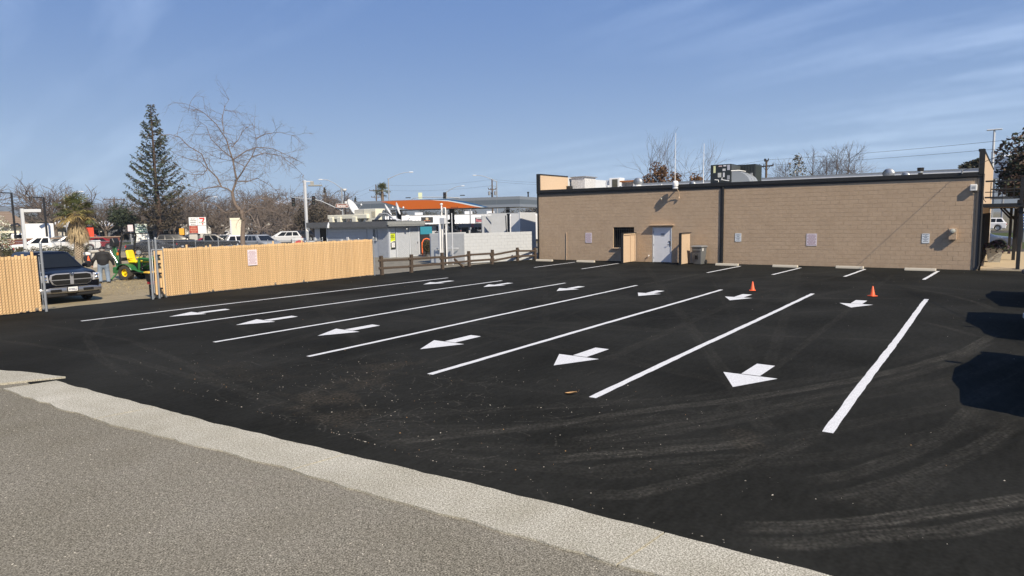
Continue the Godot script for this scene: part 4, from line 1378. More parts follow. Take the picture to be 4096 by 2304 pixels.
# ---------- vehicles ----------
const CARS := {
	"sedan": {"W": 1.82, "r": 0.33, "wx": [1.42, -1.38], "top": [[-2.38, 0.5], [-2.4, 0.86], [-2.3, 0.99], [-1.55, 1.02], [1.05, 0.97], [1.9, 0.85], [2.28, 0.72], [2.4, 0.55], [2.38, 0.34]], "cab": [-1.85, 1.2, 0.95, -1.0, 0.2, 1.45], "side": [[0.2, 0.5], [0.53, 0.82]], "ww": 0.83},
	"suv": {"W": 1.87, "r": 0.36, "wx": [1.4, -1.38], "top": [[-2.32, 0.5], [-2.36, 0.95], [-2.28, 1.08], [1.0, 1.08], [1.9, 1.0], [2.24, 0.84], [2.36, 0.6], [2.34, 0.36]], "cab": [-2.24, 1.35, 1.05, -1.85, 0.35, 1.69], "side": [[0.06, 0.28], [0.31, 0.56], [0.59, 0.84]], "ww": 0.86},
	"pickup": {"W": 1.98, "r": 0.4, "wx": [1.9, -1.78], "top": [[-2.93, 0.6], [-2.95, 1.22], [-2.9, 1.28], [-0.66, 1.28], [-0.6, 1.2], [1.35, 1.2], [1.6, 1.19], [2.72, 1.12], [2.9, 1.02], [2.95, 0.85], [2.95, 0.42]], "cab": [-0.62, 1.72, 1.16, -0.5, 0.72, 1.9], "side": [[0.09, 0.43], [0.48, 0.82]], "ww": 0.9},
	"crew": {"W": 1.98, "r": 0.4, "wx": [1.9, -1.78], "top": [[-2.93, 0.6], [-2.95, 1.22], [-2.9, 1.28], [-1.16, 1.28], [-1.1, 1.3], [1.35, 1.3], [1.7, 1.29], [2.6, 1.2], [2.86, 1.12], [2.95, 0.95], [2.95, 0.42]], "cab": [-1.12, 1.75, 1.28, -0.95, 0.98, 1.93], "side": [[0.09, 0.43], [0.48, 0.82]], "ww": 0.84}}

func car(called: String, label: String, category: String, at: Vector3, yaw: float, kind: String, col: Color, sc := 1.0, group := "", lean := false) -> Node3D:
	var d: Dictionary = CARS[kind]
	var o := thing(called, label, category, at, yaw, group)
	var key := "paint%s" % col.to_html()
	if not M.has(key):
		var pm := mat(col, 0.32)
		pm.clearcoat_enabled = true; pm.clearcoat = 0.3; pm.clearcoat_roughness = 0.08; pm.metallic_specular = 0.3
		M[key] = pm
	var paint: Material = M[key]
	var r: float = d.r * sc
	var W: float = d.W * sc
	var pts := PackedVector2Array()
	var y0 := 0.27 * sc
	for q in d.top: pts.append(V2(q[0], q[1]) * sc)
	var xf: float = pts[pts.size() - 1].x
	pts.append(V2(xf - 0.06, y0))
	for wx in d.wx:
		var ra := r + 0.055 * sc
		var a0 := asin(clampf((y0 - r) / ra, -1, 1))
		for k in 9:
			var a := lerpf(a0, PI - a0, k / 8.0)
			pts.append(V2(wx * sc + cos(a) * ra, r + sin(a) * ra))
	pts.append(V2(pts[0].x + 0.05, y0))
	var g := G.new()
	g.prism(pts, -W * 0.5, W * 0.5, 0.075 * sc)
	part(o, "body", g, paint)
	# cabin shell with panes set on it
	var c: Array = d.cab
	var x0: float = c[0] * sc; var x1: float = c[1] * sc; var yb: float = c[2] * sc
	var x2: float = c[3] * sc; var x3: float = c[4] * sc; var yt: float = c[5] * sc
	var w1 := W * 0.5 - 0.06; var w2: float = d.ww * W * 0.5 - 0.16
	g = G.new()
	var rings := []
	for q in [[x0, x1, w1, yb], [x2, x3, w2, yt - 0.05], [x2 + 0.12, x3 - 0.12, w2 - 0.1, yt]]:
		var ring := []
		for p in rrect((q[1] - q[0]) * 0.5, q[2], q[3], 0.07): ring.append(p + V((q[0] + q[1]) * 0.5, 0, 0))
		rings.append(ring)
	g.loft(rings)
	part(o, "cabin", g, paint)
	var ytt := yt - 0.05
	for s in [-1.0, 1.0]:
		for u in d.side:
			g = G.new()
			var n := V(0, w1 - w2, (ytt - yb) * s).normalized() * 0.012
			var P := []
			for q in [[u[0], 0.1], [u[1], 0.1], [u[1], 0.9], [u[0], 0.9]]:
				P.append(V(lerpf(lerpf(x0, x1, q[0]), lerpf(x2, x3, q[0]), q[1]), lerpf(yb, ytt, q[1]), lerpf(w1, w2, q[1]) * s) + n)
			g.quad(P[0], P[1], P[2], P[3], V(0, 0, s))
			part(o, "side_window", g, M.glass)
	for e in 2:
		g = G.new()
		var xa := x1 if e == 0 else x0
		var xb := x3 if e == 0 else x2
		var sg := 1.0 if e == 0 else -1.0
		var n2 := V((ytt - yb) * sg, abs(xa - xb), 0).normalized() * 0.014
		var Q := []
		for q in [[-1, 0.08], [1, 0.08], [1, 0.92], [-1, 0.92]]:
			Q.append(V(lerpf(xa, xb, q[1]), lerpf(yb, ytt, q[1]), (lerpf(w1, w2, q[1]) - 0.1) * q[0]) + n2)
		g.quad(Q[0], Q[1], Q[2], Q[3], V(sg, 0.3, 0))
		part(o, "windshield" if e == 0 else "rear_window", g, M.glass)
	for wx in d.wx:
		for s in [-1.0, 1.0]:
			wheel(o, V(wx * sc, r, s * (W * 0.5 - 0.12)), r, 0.22 * sc, s)
	var xr: float = pts[1].x
	for s in [-1.0, 1.0]:
		g = G.new()
		g.cbox(V(xf - 0.1, (0.98 if kind in ["pickup", "crew"] else 0.72) * sc, s * (W * 0.5 - 0.22)), V(0.24, 0.15, 0.38), 0.03)
		part(o, "headlight", g, M.lens)
		g = G.new()
		g.cbox(V(xr + 0.06, (1.0 if kind in ["pickup", "crew"] else 0.84) * sc, s * (W * 0.5 - 0.17)), V(0.16, 0.2, 0.3), 0.03)
		part(o, "tail_light", g, M.red_lens)
		g = G.new()
		g.cbox(V(x1 - 0.32, yb + 0.08, s * (W * 0.5 + 0.08)), V(0.12, 0.14, 0.2), 0.04)
		part(o, "mirror", g, paint)
	g = G.new()
	g.cbox(V(xf - 0.04, 0.45 * sc, 0), V(0.14, 0.16, W - 0.3), 0.04)
	part(o, "front_bumper", g, M.dark_metal)
	g = G.new()
	g.cbox(V(xr + 0.02, 0.48 * sc, 0), V(0.14, 0.16, W - 0.3), 0.04)
	part(o, "rear_bumper", g, M.dark_metal)
	g = G.new()
	g.box(V(xr - 0.055, 0.75 * sc, 0), V(0.012, 0.14, 0.31))
	part(o, "licence_plate", g, M.white)
	if kind == "pickup":
		g = G.new()
		g.box(V(-1.78 * sc, 1.283 * sc, 0), V(2.0 * sc, 0.02, W - 0.36))
		part(o, "bed_cover", g, M.black)
	return o

func wheel(o: Node, c: Vector3, r: float, w: float, s: float) -> void:
	var xf := Transform3D(rot(V(1, 0, 0), 90.0 * s), c)
	var g := G.new()
	g.lathe([V2(r * 0.66, -w * 0.5), V2(r * 0.95, -w * 0.5), V2(r, -w * 0.36), V2(r, w * 0.36), V2(r * 0.95, w * 0.5), V2(r * 0.66, w * 0.5), V2(r * 0.6, w * 0.3)], 22, xf)
	var t := part(o, "wheel", g, M.rubber)
	g = G.new()
	g.lathe([V2(r * 0.66, w * 0.46), V2(r * 0.6, w * 0.40), V2(r * 0.56, w * 0.2), V2(0.0, w * 0.16)], 18, xf)
	g.lathe([V2(r * 0.16, w * 0.16), V2(r * 0.15, w * 0.42), V2(0.0, w * 0.44)], 10, xf)
	for k in 5:
		var a := TAU * k / 5.0
		g.box(xf * V(cos(a) * r * 0.34, w * 0.36, sin(a) * r * 0.34), V(r * 0.5, w * 0.1, r * 0.17), xf.basis * rot(Vector3.UP, -rad_to_deg(a)))
	part(t, "rim", g, M.galv)

func build_truck() -> void:
	var o := car("pickup_truck", "dark blue crew cab pickup with chrome grille parked nose out in the gateway", "pickup truck", V(-29.9, -0.15, -9.4), deg_to_rad(0.0), "crew", Color(0.0025, 0.003, 0.006), 0.96)
	M["paint%s" % Color(0.0025, 0.003, 0.006).to_html()].clearcoat = 0.25
	for c in o.get_children():
		if c.name.begins_with("headlight") or c.name.begins_with("front_bumper"): o.remove_child(c); c.free()
	var X := 2.83
	var g := G.new()
	# hood bulge
	var rr := []
	for q in [[1.65, 0.62, 1.245], [1.95, 0.6, 1.235], [2.45, 0.56, 1.185], [2.72, 0.5, 1.11]]:
		var ring := []
		for k in 9:
			var t := k / 8.0 * 2.0 - 1.0
			ring.append(V(q[0], q[2] + 0.035 * (1.0 - t * t) - 0.02, t * q[1]))
		rr.append(ring)
	g.loft(rr, false, false)
	part(o, "hood_bulge", g, M["paint%s" % Color(0.0025, 0.003, 0.006).to_html()])
	# grille: dark mesh openings in a chrome surround with a cross
	var dull := mat(Color(0.34, 0.34, 0.35), 0.3, 0.35)
	g = G.new()
	g.prism(PackedVector2Array([V2(-0.70, 0.93), V2(-0.62, 0.74), V2(-0.5, 0.68), V2(0.5, 0.68), V2(0.62, 0.74), V2(0.70, 0.93), V2(0.66, 1.08), V2(0.5, 1.12), V2(-0.5, 1.12), V2(-0.66, 1.08)]), 0.0, 0.07, 0.03, Transform3D(rot(Vector3.UP, 90), V(X, 0, 0)))
	var gr := part(o, "grille", g, dull)
	for s in [-1, 1]:
		for e in 2:
			g = G.new()
			var pl := PackedVector2Array([V2(0.06, 0.905), V2(0.635, 0.905), V2(0.615, 1.04), V2(0.5, 1.08), V2(0.06, 1.08)]) if e == 1 else PackedVector2Array([V2(0.06, 0.715), V2(0.49, 0.715), V2(0.585, 0.765), V2(0.64, 0.87), V2(0.06, 0.87)])
			for i in pl.size(): pl[i].x *= -s
			g.prism(pl, 0.0, 0.012, 0.0, Transform3D(rot(Vector3.UP, 90), V(X + 0.068, 0, 0)))
			var ins := part(gr, "grille_insert", g, M.void)
	# horned shield badge
	g = G.new()
	g.prism(PackedVector2Array([V2(0, 0.99), V2(0.05, 1.06), V2(0.09, 1.09), V2(0.06, 1.12), V2(-0.06, 1.12), V2(-0.09, 1.09), V2(-0.05, 1.06)]), 0, 0.03, 0.006, Transform3D(rot(Vector3.UP, 90), V(X + 0.07, 0, 0)))
	for s in [-1, 1]:
		var pts := []
		for k in 8:
			var a := k * 0.75
			pts.append(V(X + 0.095, 1.085 + sin(a + 1.2) * (0.04 - k * 0.003), s * (0.05 + cos(a + 1.2) * (0.04 - k * 0.003))))
		g.tube(pts, [0.014, 0.013, 0.012, 0.011, 0.01, 0.009, 0.008, 0.006], 6)
	part(gr, "badge", g, M.chrome)
	for s in [-1, 1]:
		g = G.new()
		g.prism(PackedVector2Array([V2(0.70, 0.80), V2(0.93, 0.82), V2(0.95, 1.06), V2(0.73, 1.08)]), 0, 0.09, 0.02, Transform3D(rot(Vector3.UP, 90) * Basis.from_scale(V(-s, 1, 1)), V(X - 0.055 , 0, 0)))
		var hl := part(o, "headlight", g, M.lens)
		for k in 2:
			g = G.new()
			g.lathe([V2(0.0, 0.02), V2(0.05, 0.015), V2(0.065, 0.0)], 12, Transform3D(rot(V(0, 0, 1), -90), V(X + 0.035, 0.94 + (k - 0.5) * 0.11, s * 0.83)))
			part(hl, "reflector", g, M.chrome)
	# chrome bumper with wrapped ends and dark air slots
	g = G.new()
	var sec := [V2(0.0, 0.36), V2(0.09, 0.40), V2(0.12, 0.47), V2(0.10, 0.56), V2(0.06, 0.62), V2(0.0, 0.63)]
	var rings := []
	for k in 13:
		var t := k / 12.0 * 2.0 - 1.0
		var back: float = -0.06 * t * t - 0.3 * max(0.0, abs(t) - 0.86)
		var ring := []
		for p in sec: ring.append(V(X - 0.04 + p.x + back, p.y, t * 1.0))
		rings.append(ring)
	g.loft(rings, true, true)
	var bp := part(o, "front_bumper", g, mat(Color(0.34, 0.335, 0.33), 0.25, 0.8))
	for s in [-1, 1]:
		g = G.new()
		g.cbox(V(X + 0.06, 0.5, s * 0.52), V(0.06, 0.09, 0.34), 0.012)
		part(bp, "air_slot", g, M.void)
		g = G.new()
		g.cbox(V(X - 0.03, 0.33, s * 0.55), V(0.1, 0.1, 0.8), 0.02)
		part(bp, "valance", g, M.black)
	g = G.new()
	g.cbox(V(X + 0.09, 0.53, 0), V(0.02, 0.19, 0.36), 0.008)
	var fr := part(bp, "plate_frame", g, M.black)
	g = G.new()
	g.box(V(X + 0.102, 0.535, 0), V(0.006, 0.15, 0.305))
	var pl2 := part(fr, "licence_plate", g, M.white)
	lettering(pl2, "lettering", "67206L2", 0.075, mat(Color(0.03, 0.04, 0.12), 0.6), Transform3D(rot(Vector3.UP, 90), V(X + 0.106, 0.525, 0)), 0.26)
	for s in [-1, 1]:
		g = G.new()
		g.cbox(V(1.35, 1.33, s * 1.14), V(0.14, 0.25, 0.2), 0.05)
		g.tube([V(1.35, 1.25, s * 0.95), V(1.35, 1.28, s * 1.08)], [0.03], 6)
		part(o, "towing_mirror", g, M.black)

func build_tractor() -> void:
	var dirx := V(0.39, 0, -0.92) * cos(deg_to_rad(43)) + V(0.92, 0, 0.39) * sin(deg_to_rad(43))
	var o := thing("compact_tractor", "green and yellow compact tractor with roll bar, loader and backhoe in the yard", "tractor", V(-36.2, -0.15, -15.5), atan2(-dirx.z, dirx.x))
	o.scale = Vector3.ONE * 1.12
	var green := mat(Color(0.02, 0.13, 0.028), 0.35)
	green.clearcoat_enabled = true; green.clearcoat = 0.5
	var yel := mat(Color(0.85, 0.62, 0.01), 0.4)
	var g: G
	for s in [-1.0, 1.0]:
		for f in 2:
			var r: float = [0.35, 0.25][f]
			var w: float = [0.3, 0.2][f]
			var c := V([0.0, 1.42][f], r, s * [0.46, 0.44][f])
			var xf := Transform3D(rot(V(1, 0, 0), 90.0 * s), c)
			g = G.new()
			g.lathe([V2(r * 0.55, -w * 0.5), V2(r * 0.9, -w * 0.5), V2(r * 0.97, -w * 0.35), V2(r * 0.97, w * 0.35), V2(r * 0.9, w * 0.5), V2(r * 0.55, w * 0.5), V2(r * 0.5, w * 0.3)], 24, xf)
			for k in 18:
				var a := TAU * k / 18.0
				var hs := 1.0 if k % 2 else -1.0
				g.box(xf * V(cos(a) * r * 0.975, w * 0.22 * hs, sin(a) * r * 0.975), V(0.03, w * 0.52, 0.035), xf.basis * rot(Vector3.UP, -rad_to_deg(a)) * rot(V(1, 0, 0), 28.0 * hs))
			var ty := part(o, "wheel", g, tmat(ramp_tex(128, 501, 0.1, lin(0.03, 0.027, 0.022), lin(0.075, 0.066, 0.052), 3), 3.0, 0.9))
			g = G.new()
			g.lathe([V2(r * 0.56, w * 0.42), V2(r * 0.52, w * 0.3), V2(r * 0.46, w * 0.05), V2(0.0, w * 0.1)], 18, xf)
			g.lathe([V2(r * 0.16, w * 0.1), V2(r * 0.14, w * 0.34), V2(0, w * 0.34)], 10, xf)
			part(ty, "rim", g, yel)
		# fenders
		g = G.new()
		var pts := PackedVector2Array()
		for k in 9:
			var a := deg_to_rad(20 + k * 17.5)
			pts.append(V2(cos(a) * 0.46, 0.33 + sin(a) * 0.44))
		for k in 9:
			var a := deg_to_rad(160 - k * 17.5)
			pts.append(V2(cos(a) * 0.43, 0.33 + sin(a) * 0.41))
		g.prism(pts, (s * 0.45) - 0.19, (s * 0.45) + 0.19, 0.012)
		g.tube([V(0.42, 0.5, s * 0.45), V(0.75, 0.36, s * 0.42), V(0.95, 0.36, s * 0.4)], [0.05, 0.05, 0.04], 6)
		part(o, "fender", g, green)
	g = G.new()
	g.cbox(V(0.75, 0.42, 0), V(1.9, 0.26, 0.34), 0.04)
	part(o, "chassis", g, M.dark_metal)
	g = G.new()
	g.cbox(V(0.55, 0.36, 0), V(0.6, 0.04, 0.95), 0.01)
	part(o, "floor", g, M.black)
	# hood with yellow stripe
	g = G.new()
	var rings := []
	for q in [[0.72, 0.24, 0.99], [1.0, 0.25, 1.0], [1.45, 0.24, 0.94], [1.75, 0.21, 0.84], [1.85, 0.17, 0.72]]:
		rings.append([V(q[0], 0.5, -q[1]), V(q[0], q[2] - 0.1, -q[1]), V(q[0], q[2] - 0.02, -q[1] * 0.75), V(q[0], q[2], 0), V(q[0], q[2] - 0.02, q[1] * 0.75), V(q[0], q[2] - 0.1, q[1]), V(q[0], 0.5, q[1])])
	g.loft(rings)
	var hood := part(o, "hood", g, green)
	for s in [-1, 1]:
		g = G.new()
		g.tube([V(0.8, 0.84, s * 0.25), V(1.2, 0.84, s * 0.262), V(1.65, 0.72, s * 0.232)], [0.03, 0.032, 0.012], 6)
		part(hood, "stripe", g, yel)
	g = G.new()
	g.box(V(1.86, 0.62, 0), V(0.03, 0.24, 0.3))
	part(hood, "grille", g, M.black)
	# seat
	g = G.new()
	g.cbox(V(0.14, 0.83, 0), V(0.46, 0.13, 0.5), 0.05)
	var seat := part(o, "seat", g, yel)
	g = G.new()
	g.cbox(V(-0.13, 1.1, 0), V(0.14, 0.56, 0.46), 0.06, rot(V(0, 0, 1), 12))
	for s in [-1, 1]: g.cbox(V(0.08, 1.0, s * 0.27), V(0.3, 0.06, 0.06), 0.02)
	part(seat, "backrest", g, yel)
	g = G.new()
	g.box(V(0.12, 0.68, 0), V(0.4, 0.18, 0.36))
	part(seat, "pedestal", g, M.black)
	# roll bar with amber lamps
	g = G.new()
	var rb := [V(-0.3, 0.5, -0.42), V(-0.33, 1.25, -0.42), V(-0.12, 2.05, -0.4), V(-0.09, 2.15, -0.33), V(-0.09, 2.17, 0), V(-0.09, 2.15, 0.33), V(-0.12, 2.05, 0.4), V(-0.33, 1.25, 0.42), V(-0.3, 0.5, 0.42)]
	g.tube(rb, [0.04], 8)
	var rbo := part(o, "roll_bar", g, M.black)
	for s in [-1, 1]:
		g = G.new()
		g.cbox(V(-0.36, 1.22, s * 0.5), V(0.06, 0.14, 0.1), 0.02)
		part(rbo, "warning_lamp", g, M.amber)
		g = G.new()
		g.cbox(V(-0.33, 1.32, s * 0.42), V(0.09, 0.16, 0.09), 0.01)
		part(rbo, "hinge", g, M.black)
	g = G.new()
	g.lathe([V2(0.0, 0.05), V2(0.04, 0.04), V2(0.05, -0.04), V2(0, -0.05)], 8, Transform3D(Basis.IDENTITY, V(-0.36, 1.38, 0.42)))
	part(rbo, "beacon", g, mat(Color(0.6, 0.02, 0.03), 0.3))
	# steering
	g = G.new()
	g.tube([V(0.75, 0.9, 0), V(0.58, 1.1, 0)], [0.04], 7)
	var st := part(o, "steering_column", g, M.black)
	g = G.new()
	var wp := []
	for k in 17:
		var a := TAU * k / 16.0
		wp.append(V(0.57, 1.11, 0) + rot(V(0, 0, 1), 35) * V(cos(a) * 0.19, 0, sin(a) * 0.19))
	g.tube(wp, [0.016], 6, false)
	part(st, "steering_wheel", g, M.black)
	# loader
	for s in [-1, 1]:
		g = G.new()
		g.tube([V(0.62, 0.4, s * 0.36), V(0.66, 1.0, s * 0.38)], [0.07, 0.06], 4)
		g.tube([V(0.66, 1.0, s * 0.38), V(1.5, 0.95, s * 0.4), V(2.0, 0.5, s * 0.4), V(2.25, 0.2, s * 0.4)], [0.06, 0.065, 0.06, 0.05], 4)
		part(o, "loader_arm", g, green)
		g = G.new()
		g.tube([V(0.7, 0.55, s * 0.39), V(1.45, 0.85, s * 0.42)], [0.03], 8)
		part(o, "cylinder", g, M.dark_metal)
	g = G.new()
	g.prism(PackedVector2Array([V2(2.25, 0.03), V2(2.75, 0.0), V2(2.75, 0.03), V2(2.38, 0.1), V2(2.32, 0.45), V2(2.25, 0.45)]), -0.65, 0.65, 0.0)
	part(o, "bucket", g, green)
	# backhoe folded up behind
	g = G.new()
	g.cbox(V(-0.62, 0.45, 0), V(0.5, 0.3, 0.7), 0.03)
	g.tube([V(-0.8, 0.5, 0), V(-0.95, 1.0, 0), V(-1.0, 1.45, 0), V(-1.0, 1.62, 0)], [0.1, 0.1, 0.085, 0.07], 4)
	for s in [-1, 1]: g.tube([V(-0.7, 0.3, s * 0.3), V(-0.75, 0.02, s * 0.6)], [0.05], 4)
	var bh := part(o, "backhoe", g, green)
	g = G.new()
	g.tube([V(-1.0, 1.62, 0), V(-0.85, 1.2, 0), V(-0.75, 0.75, 0)], [0.06, 0.06, 0.05], 4)
	part(bh, "dipper", g, green)
	g = G.new()
	g.prism(PackedVector2Array([V2(-1.13, 1.55), V2(-0.86, 1.55), V2(-0.83, 1.75), V2(-0.92, 1.95), V2(-1.06, 1.92)]), -0.17, 0.17, 0.02)
	part(bh, "bucket", g, M.dark_metal)
	g = G.new()
	g.tube([V(-0.78, 0.75, 0.09), V(-1.15, 1.35, 0.09)], [0.032], 8)
	part(bh, "cylinder", g, M.chrome)
	g = G.new()
	g.cbox(V(-0.5, 0.95, 0), V(0.12, 0.16, 0.4), 0.03)
	part(bh, "control_box", g, M.black)

# ---------- the man ----------
func sdf_mesh(g: G, bones: Array, cell: float, k := 0.025) -> void:
	var lo := V(1e9, 1e9, 1e9)
	var hi := -lo
	for b in bones:
		for e in 2:
			var m: float = b[2 + e] + 3.0 * cell
			lo = lo.min(b[e] - V(m, m, m)); hi = hi.max(b[e] + V(m, m, m))
	var nx := int((hi.x - lo.x) / cell) + 2
	var ny := int((hi.y - lo.y) / cell) + 2
	var nz := int((hi.z - lo.z) / cell) + 2
	var f := PackedFloat32Array()
	f.resize(nx * ny * nz)
	for b in bones:
		var a: Vector3 = b[0]
		var c: Vector3 = b[1]
		var ra: float = b[2]
		var rb: float = b[3]
		var sq: float = b[4] if b.size() > 4 else 1.0
		var mr: float = max(ra, rb) + 5.0 * k
		var p0 := (a.min(c) - V(mr, mr, mr) - lo) / cell
		var p1 := (a.max(c) + V(mr, mr, mr) - lo) / cell
		var ac := c - a
		var l2 := ac.length_squared() + 1e-9
		for z in range(max(0, int(p0.z)), min(nz, int(p1.z) + 1)):
			for y in range(max(0, int(p0.y)), min(ny, int(p1.y) + 1)):
				for x in range(max(0, int(p0.x)), min(nx, int(p1.x) + 1)):
					var p := lo + V(x, y, z) * cell
					var t := clampf((p - a).dot(ac) / l2, 0, 1)
					var q := p - (a + ac * t)
					q.z *= sq
					var d := q.length() - lerpf(ra, rb, t)
					if d < 5.0 * k: f[(z * ny + y) * nx + x] += exp(-d / k)
	var sx := 1
	var sy := nx
	var sz := nx * ny
	var idx := {}
	var P := []
	var N := []
	for z in nz - 1:
		for y in ny - 1:
			for x in nx - 1:
				var i := z * sz + y * sy + x
				var inside := 0
				var v := [f[i], f[i + 1], f[i + sy], f[i + sy + 1], f[i + sz], f[i + sz + 1], f[i + sz + sy], f[i + sz + sy + 1]]
				for w in v:
					if w > 1.0: inside += 1
				if inside == 0 or inside == 8: continue
				var ce := Vector3()
				var n := 0
				for e in [[0, 1], [2, 3], [4, 5], [6, 7], [0, 2], [1, 3], [4, 6], [5, 7], [0, 4], [1, 5], [2, 6], [3, 7]]:
					var va: float = v[e[0]]
					var vb: float = v[e[1]]
					if (va > 1.0) != (vb > 1.0):
						var da: float = -log(max(va, 1e-6))
						var db: float = -log(max(vb, 1e-6))
						var t := da / (da - db)
						var c0 := V(e[0] & 1, (e[0] >> 1) & 1, e[0] >> 2)
						var c1 := V(e[1] & 1, (e[1] >> 1) & 1, e[1] >> 2)
						ce += c0.lerp(c1, t); n += 1
				idx[i] = P.size()
				P.append(lo + (V(x, y, z) + ce / n) * cell)
				var lg := func(q): return -log(max(q, 1e-6))
				N.append(V(lg.call(v[1]) + lg.call(v[3]) + lg.call(v[5]) + lg.call(v[7]) - lg.call(v[0]) - lg.call(v[2]) - lg.call(v[4]) - lg.call(v[6]), lg.call(v[2]) + lg.call(v[3]) + lg.call(v[6]) + lg.call(v[7]) - lg.call(v[0]) - lg.call(v[1]) - lg.call(v[4]) - lg.call(v[5]), lg.call(v[4]) + lg.call(v[5]) + lg.call(v[6]) + lg.call(v[7]) - lg.call(v[0]) - lg.call(v[1]) - lg.call(v[2]) - lg.call(v[3])).normalized())
	for z in range(1, nz - 1):
		for y in range(1, ny - 1):
			for x in range(1, nx - 1):
				var i := z * sz + y * sy + x
				for e in [[sx, sy, sz], [sy, sx, sz], [sz, sx, sy]]:
					if (f[i] > 1.0) != (f[i + e[0]] > 1.0):
						var a = idx.get(i); var b = idx.get(i - e[1]); var c = idx.get(i - e[1] - e[2]); var d = idx.get(i - e[2])
						if a == null or b == null or c == null or d == null: continue
						g.tri(P[a], P[b], P[c], N[a], N[b], N[c])
						g.tri(P[a], P[c], P[d], N[a], N[c], N[d])

func build_man() -> void:
	# walks away from the viewer: local -Z is ahead of him, +X his right
	var o := thing("person", "man in a black jacket, jeans and black cap walking through the yard", "person", V(-35.2, -0.15, -13.66), atan2(0.90, 0.43))
	var hipL := V(-0.12, 0.90, 0); var hipR := V(0.12, 0.90, 0)
	var knL := V(-0.17, 0.50, -0.03); var knR := V(0.15, 0.49, -0.07)
	var anL := V(-0.15, 0.13, 0.13); var anR := V(0.17, 0.09, 0.02)
	var shL := V(-0.21, 1.44, 0.0); var shR := V(0.21, 1.44, 0.0)
	var elL := V(-0.40, 1.17, 0.05); var elR := V(0.38, 1.16, 0.0)
	var wrL := V(-0.46, 0.93, -0.05); var wrR := V(0.44, 0.90, -0.06)
	var body := [[hipL, knL, 0.085, 0.055], [knL, anL, 0.055, 0.038], [hipR, knR, 0.085, 0.055], [knR, anR, 0.055, 0.038], [V(0, 0.95, 0), V(0, 1.15, 0), 0.15, 0.15], [V(0, 1.15, 0), V(0, 1.42, 0), 0.15, 0.13], [shL, shR, 0.06, 0.06], [V(0, 1.45, 0.01), V(0, 1.6, -0.01), 0.06, 0.058], [V(0, 1.63, -0.01), V(0, 1.70, -0.015), 0.085, 0.088], [V(0, 1.64, -0.09), V(0, 1.62, -0.11), 0.018, 0.014], [V(-0.085, 1.66, 0), V(-0.09, 1.645, 0.01), 0.016, 0.014], [V(0.085, 1.66, 0), V(0.09, 1.645, 0.01), 0.016, 0.014], [shL, elL, 0.05, 0.04], [elL, wrL, 0.04, 0.027], [shR, elR, 0.05, 0.04], [elR, wrR, 0.04, 0.027], [anL, anL + V(0, -0.05, -0.12), 0.035, 0.03], [anR, anR + V(0, -0.04, -0.16), 0.035, 0.03]]
	var g := G.new()
	sdf_mesh(g, body, 0.018)
	for s in 2:
		# hands: palm, four curled fingers and a thumb on the inner side
		var w: Vector3 = [wrL, wrR][s]
		var sx: float = [1.0, -1.0][s]
		var d := V(-0.02 * sx, -0.97, -0.2).normalized()
		var hb := [[w, w + d * 0.085, 0.026, 0.036]]
		for k in 4:
			var off := V(0, 0, (k - 1.5) * 0.021)
			var l: float = [0.058, 0.068, 0.064, 0.05][k]
			var p0 := w + d * 0.09 + off
			var p1 := p0 + d * l * 0.55 + V(sx * 0.006, 0, 0)
			hb.append([p0, p1, 0.0105, 0.0095]); hb.append([p1, p1 + (d + V(sx * 0.6, 0, 0)).normalized() * l * 0.5, 0.0095, 0.008])
		var t0 := w + d * 0.03 + V(sx * 0.012, 0, -0.028)
		hb.append([t0, t0 + (d + V(sx * 0.4, 0, -0.7)).normalized() * 0.045, 0.013, 0.011])
		sdf_mesh(g, hb, 0.0055, 0.005)
	var bo := part(o, "body", g, mat(Color(0.42, 0.22, 0.145), 0.6))
	g = G.new()
	sdf_mesh(g, [[V(0, 1.645, 0.02), V(0, 1.68, 0.012), 0.092, 0.096]], 0.015)
	part(bo, "hair", g, mat(Color(0.30, 0.28, 0.26), 0.8))
	g = G.new()
	sdf_mesh(g, [[V(0, 0.99, 0.0), V(0, 1.16, 0), 0.235, 0.24, 1.35], [V(0, 1.16, 0), V(0, 1.40, 0.01), 0.23, 0.185, 1.3], [shL, shR, 0.085, 0.085], [shL, elL, 0.085, 0.07], [elL, wrL, 0.07, 0.052], [shR, elR, 0.085, 0.07], [elR, wrR, 0.07, 0.052], [V(0, 1.45, 0.01), V(0, 1.52, 0.005), 0.09, 0.078]], 0.018, 0.03)
	part(o, "jacket", g, tmat(ramp_tex(256, 511, 0.03, lin(0.008, 0.008, 0.009), lin(0.022, 0.022, 0.023), 4), 2.0, 0.8))
	g = G.new()
	sdf_mesh(g, [[V(0, 0.90, 0), V(0, 0.97, 0), 0.185, 0.19, 1.2], [hipL, knL, 0.125, 0.095], [knL, anL + V(0, 0.01, 0), 0.095, 0.085], [hipR, knR, 0.125, 0.095], [knR, anR + V(0, 0.02, 0), 0.095, 0.085]], 0.018, 0.022)
	part(o, "jeans", g, tmat(ramp_tex(256, 513, 0.02, lin(0.13, 0.175, 0.24), lin(0.30, 0.37, 0.45), 5), 1.6, 0.9))
	for s in 2:
		var an: Vector3 = [anL, anR][s]
		g = G.new()
		sdf_mesh(g, [[an + V(0, -0.01, 0.03), an + V(0, -0.045 if s == 1 else -0.07, -0.04), 0.052, 0.047], [an + V(0, -0.045 if s == 1 else -0.07, -0.04), an + V(0, -0.047 if s == 1 else -0.09, -0.16), 0.045, 0.036]], 0.014, 0.012)
		part(o, "shoe", g, mat(Color(0.07, 0.04, 0.025), 0.7))
	g = G.new()
	g.lathe([V2(0.112, 0.0), V2(0.112, 0.035), V2(0.1, 0.07), V2(0.06, 0.1), V2(0.0, 0.108)], 18, Transform3D(Basis.IDENTITY, V(0, 1.69, 0.0)))
	var brim := []
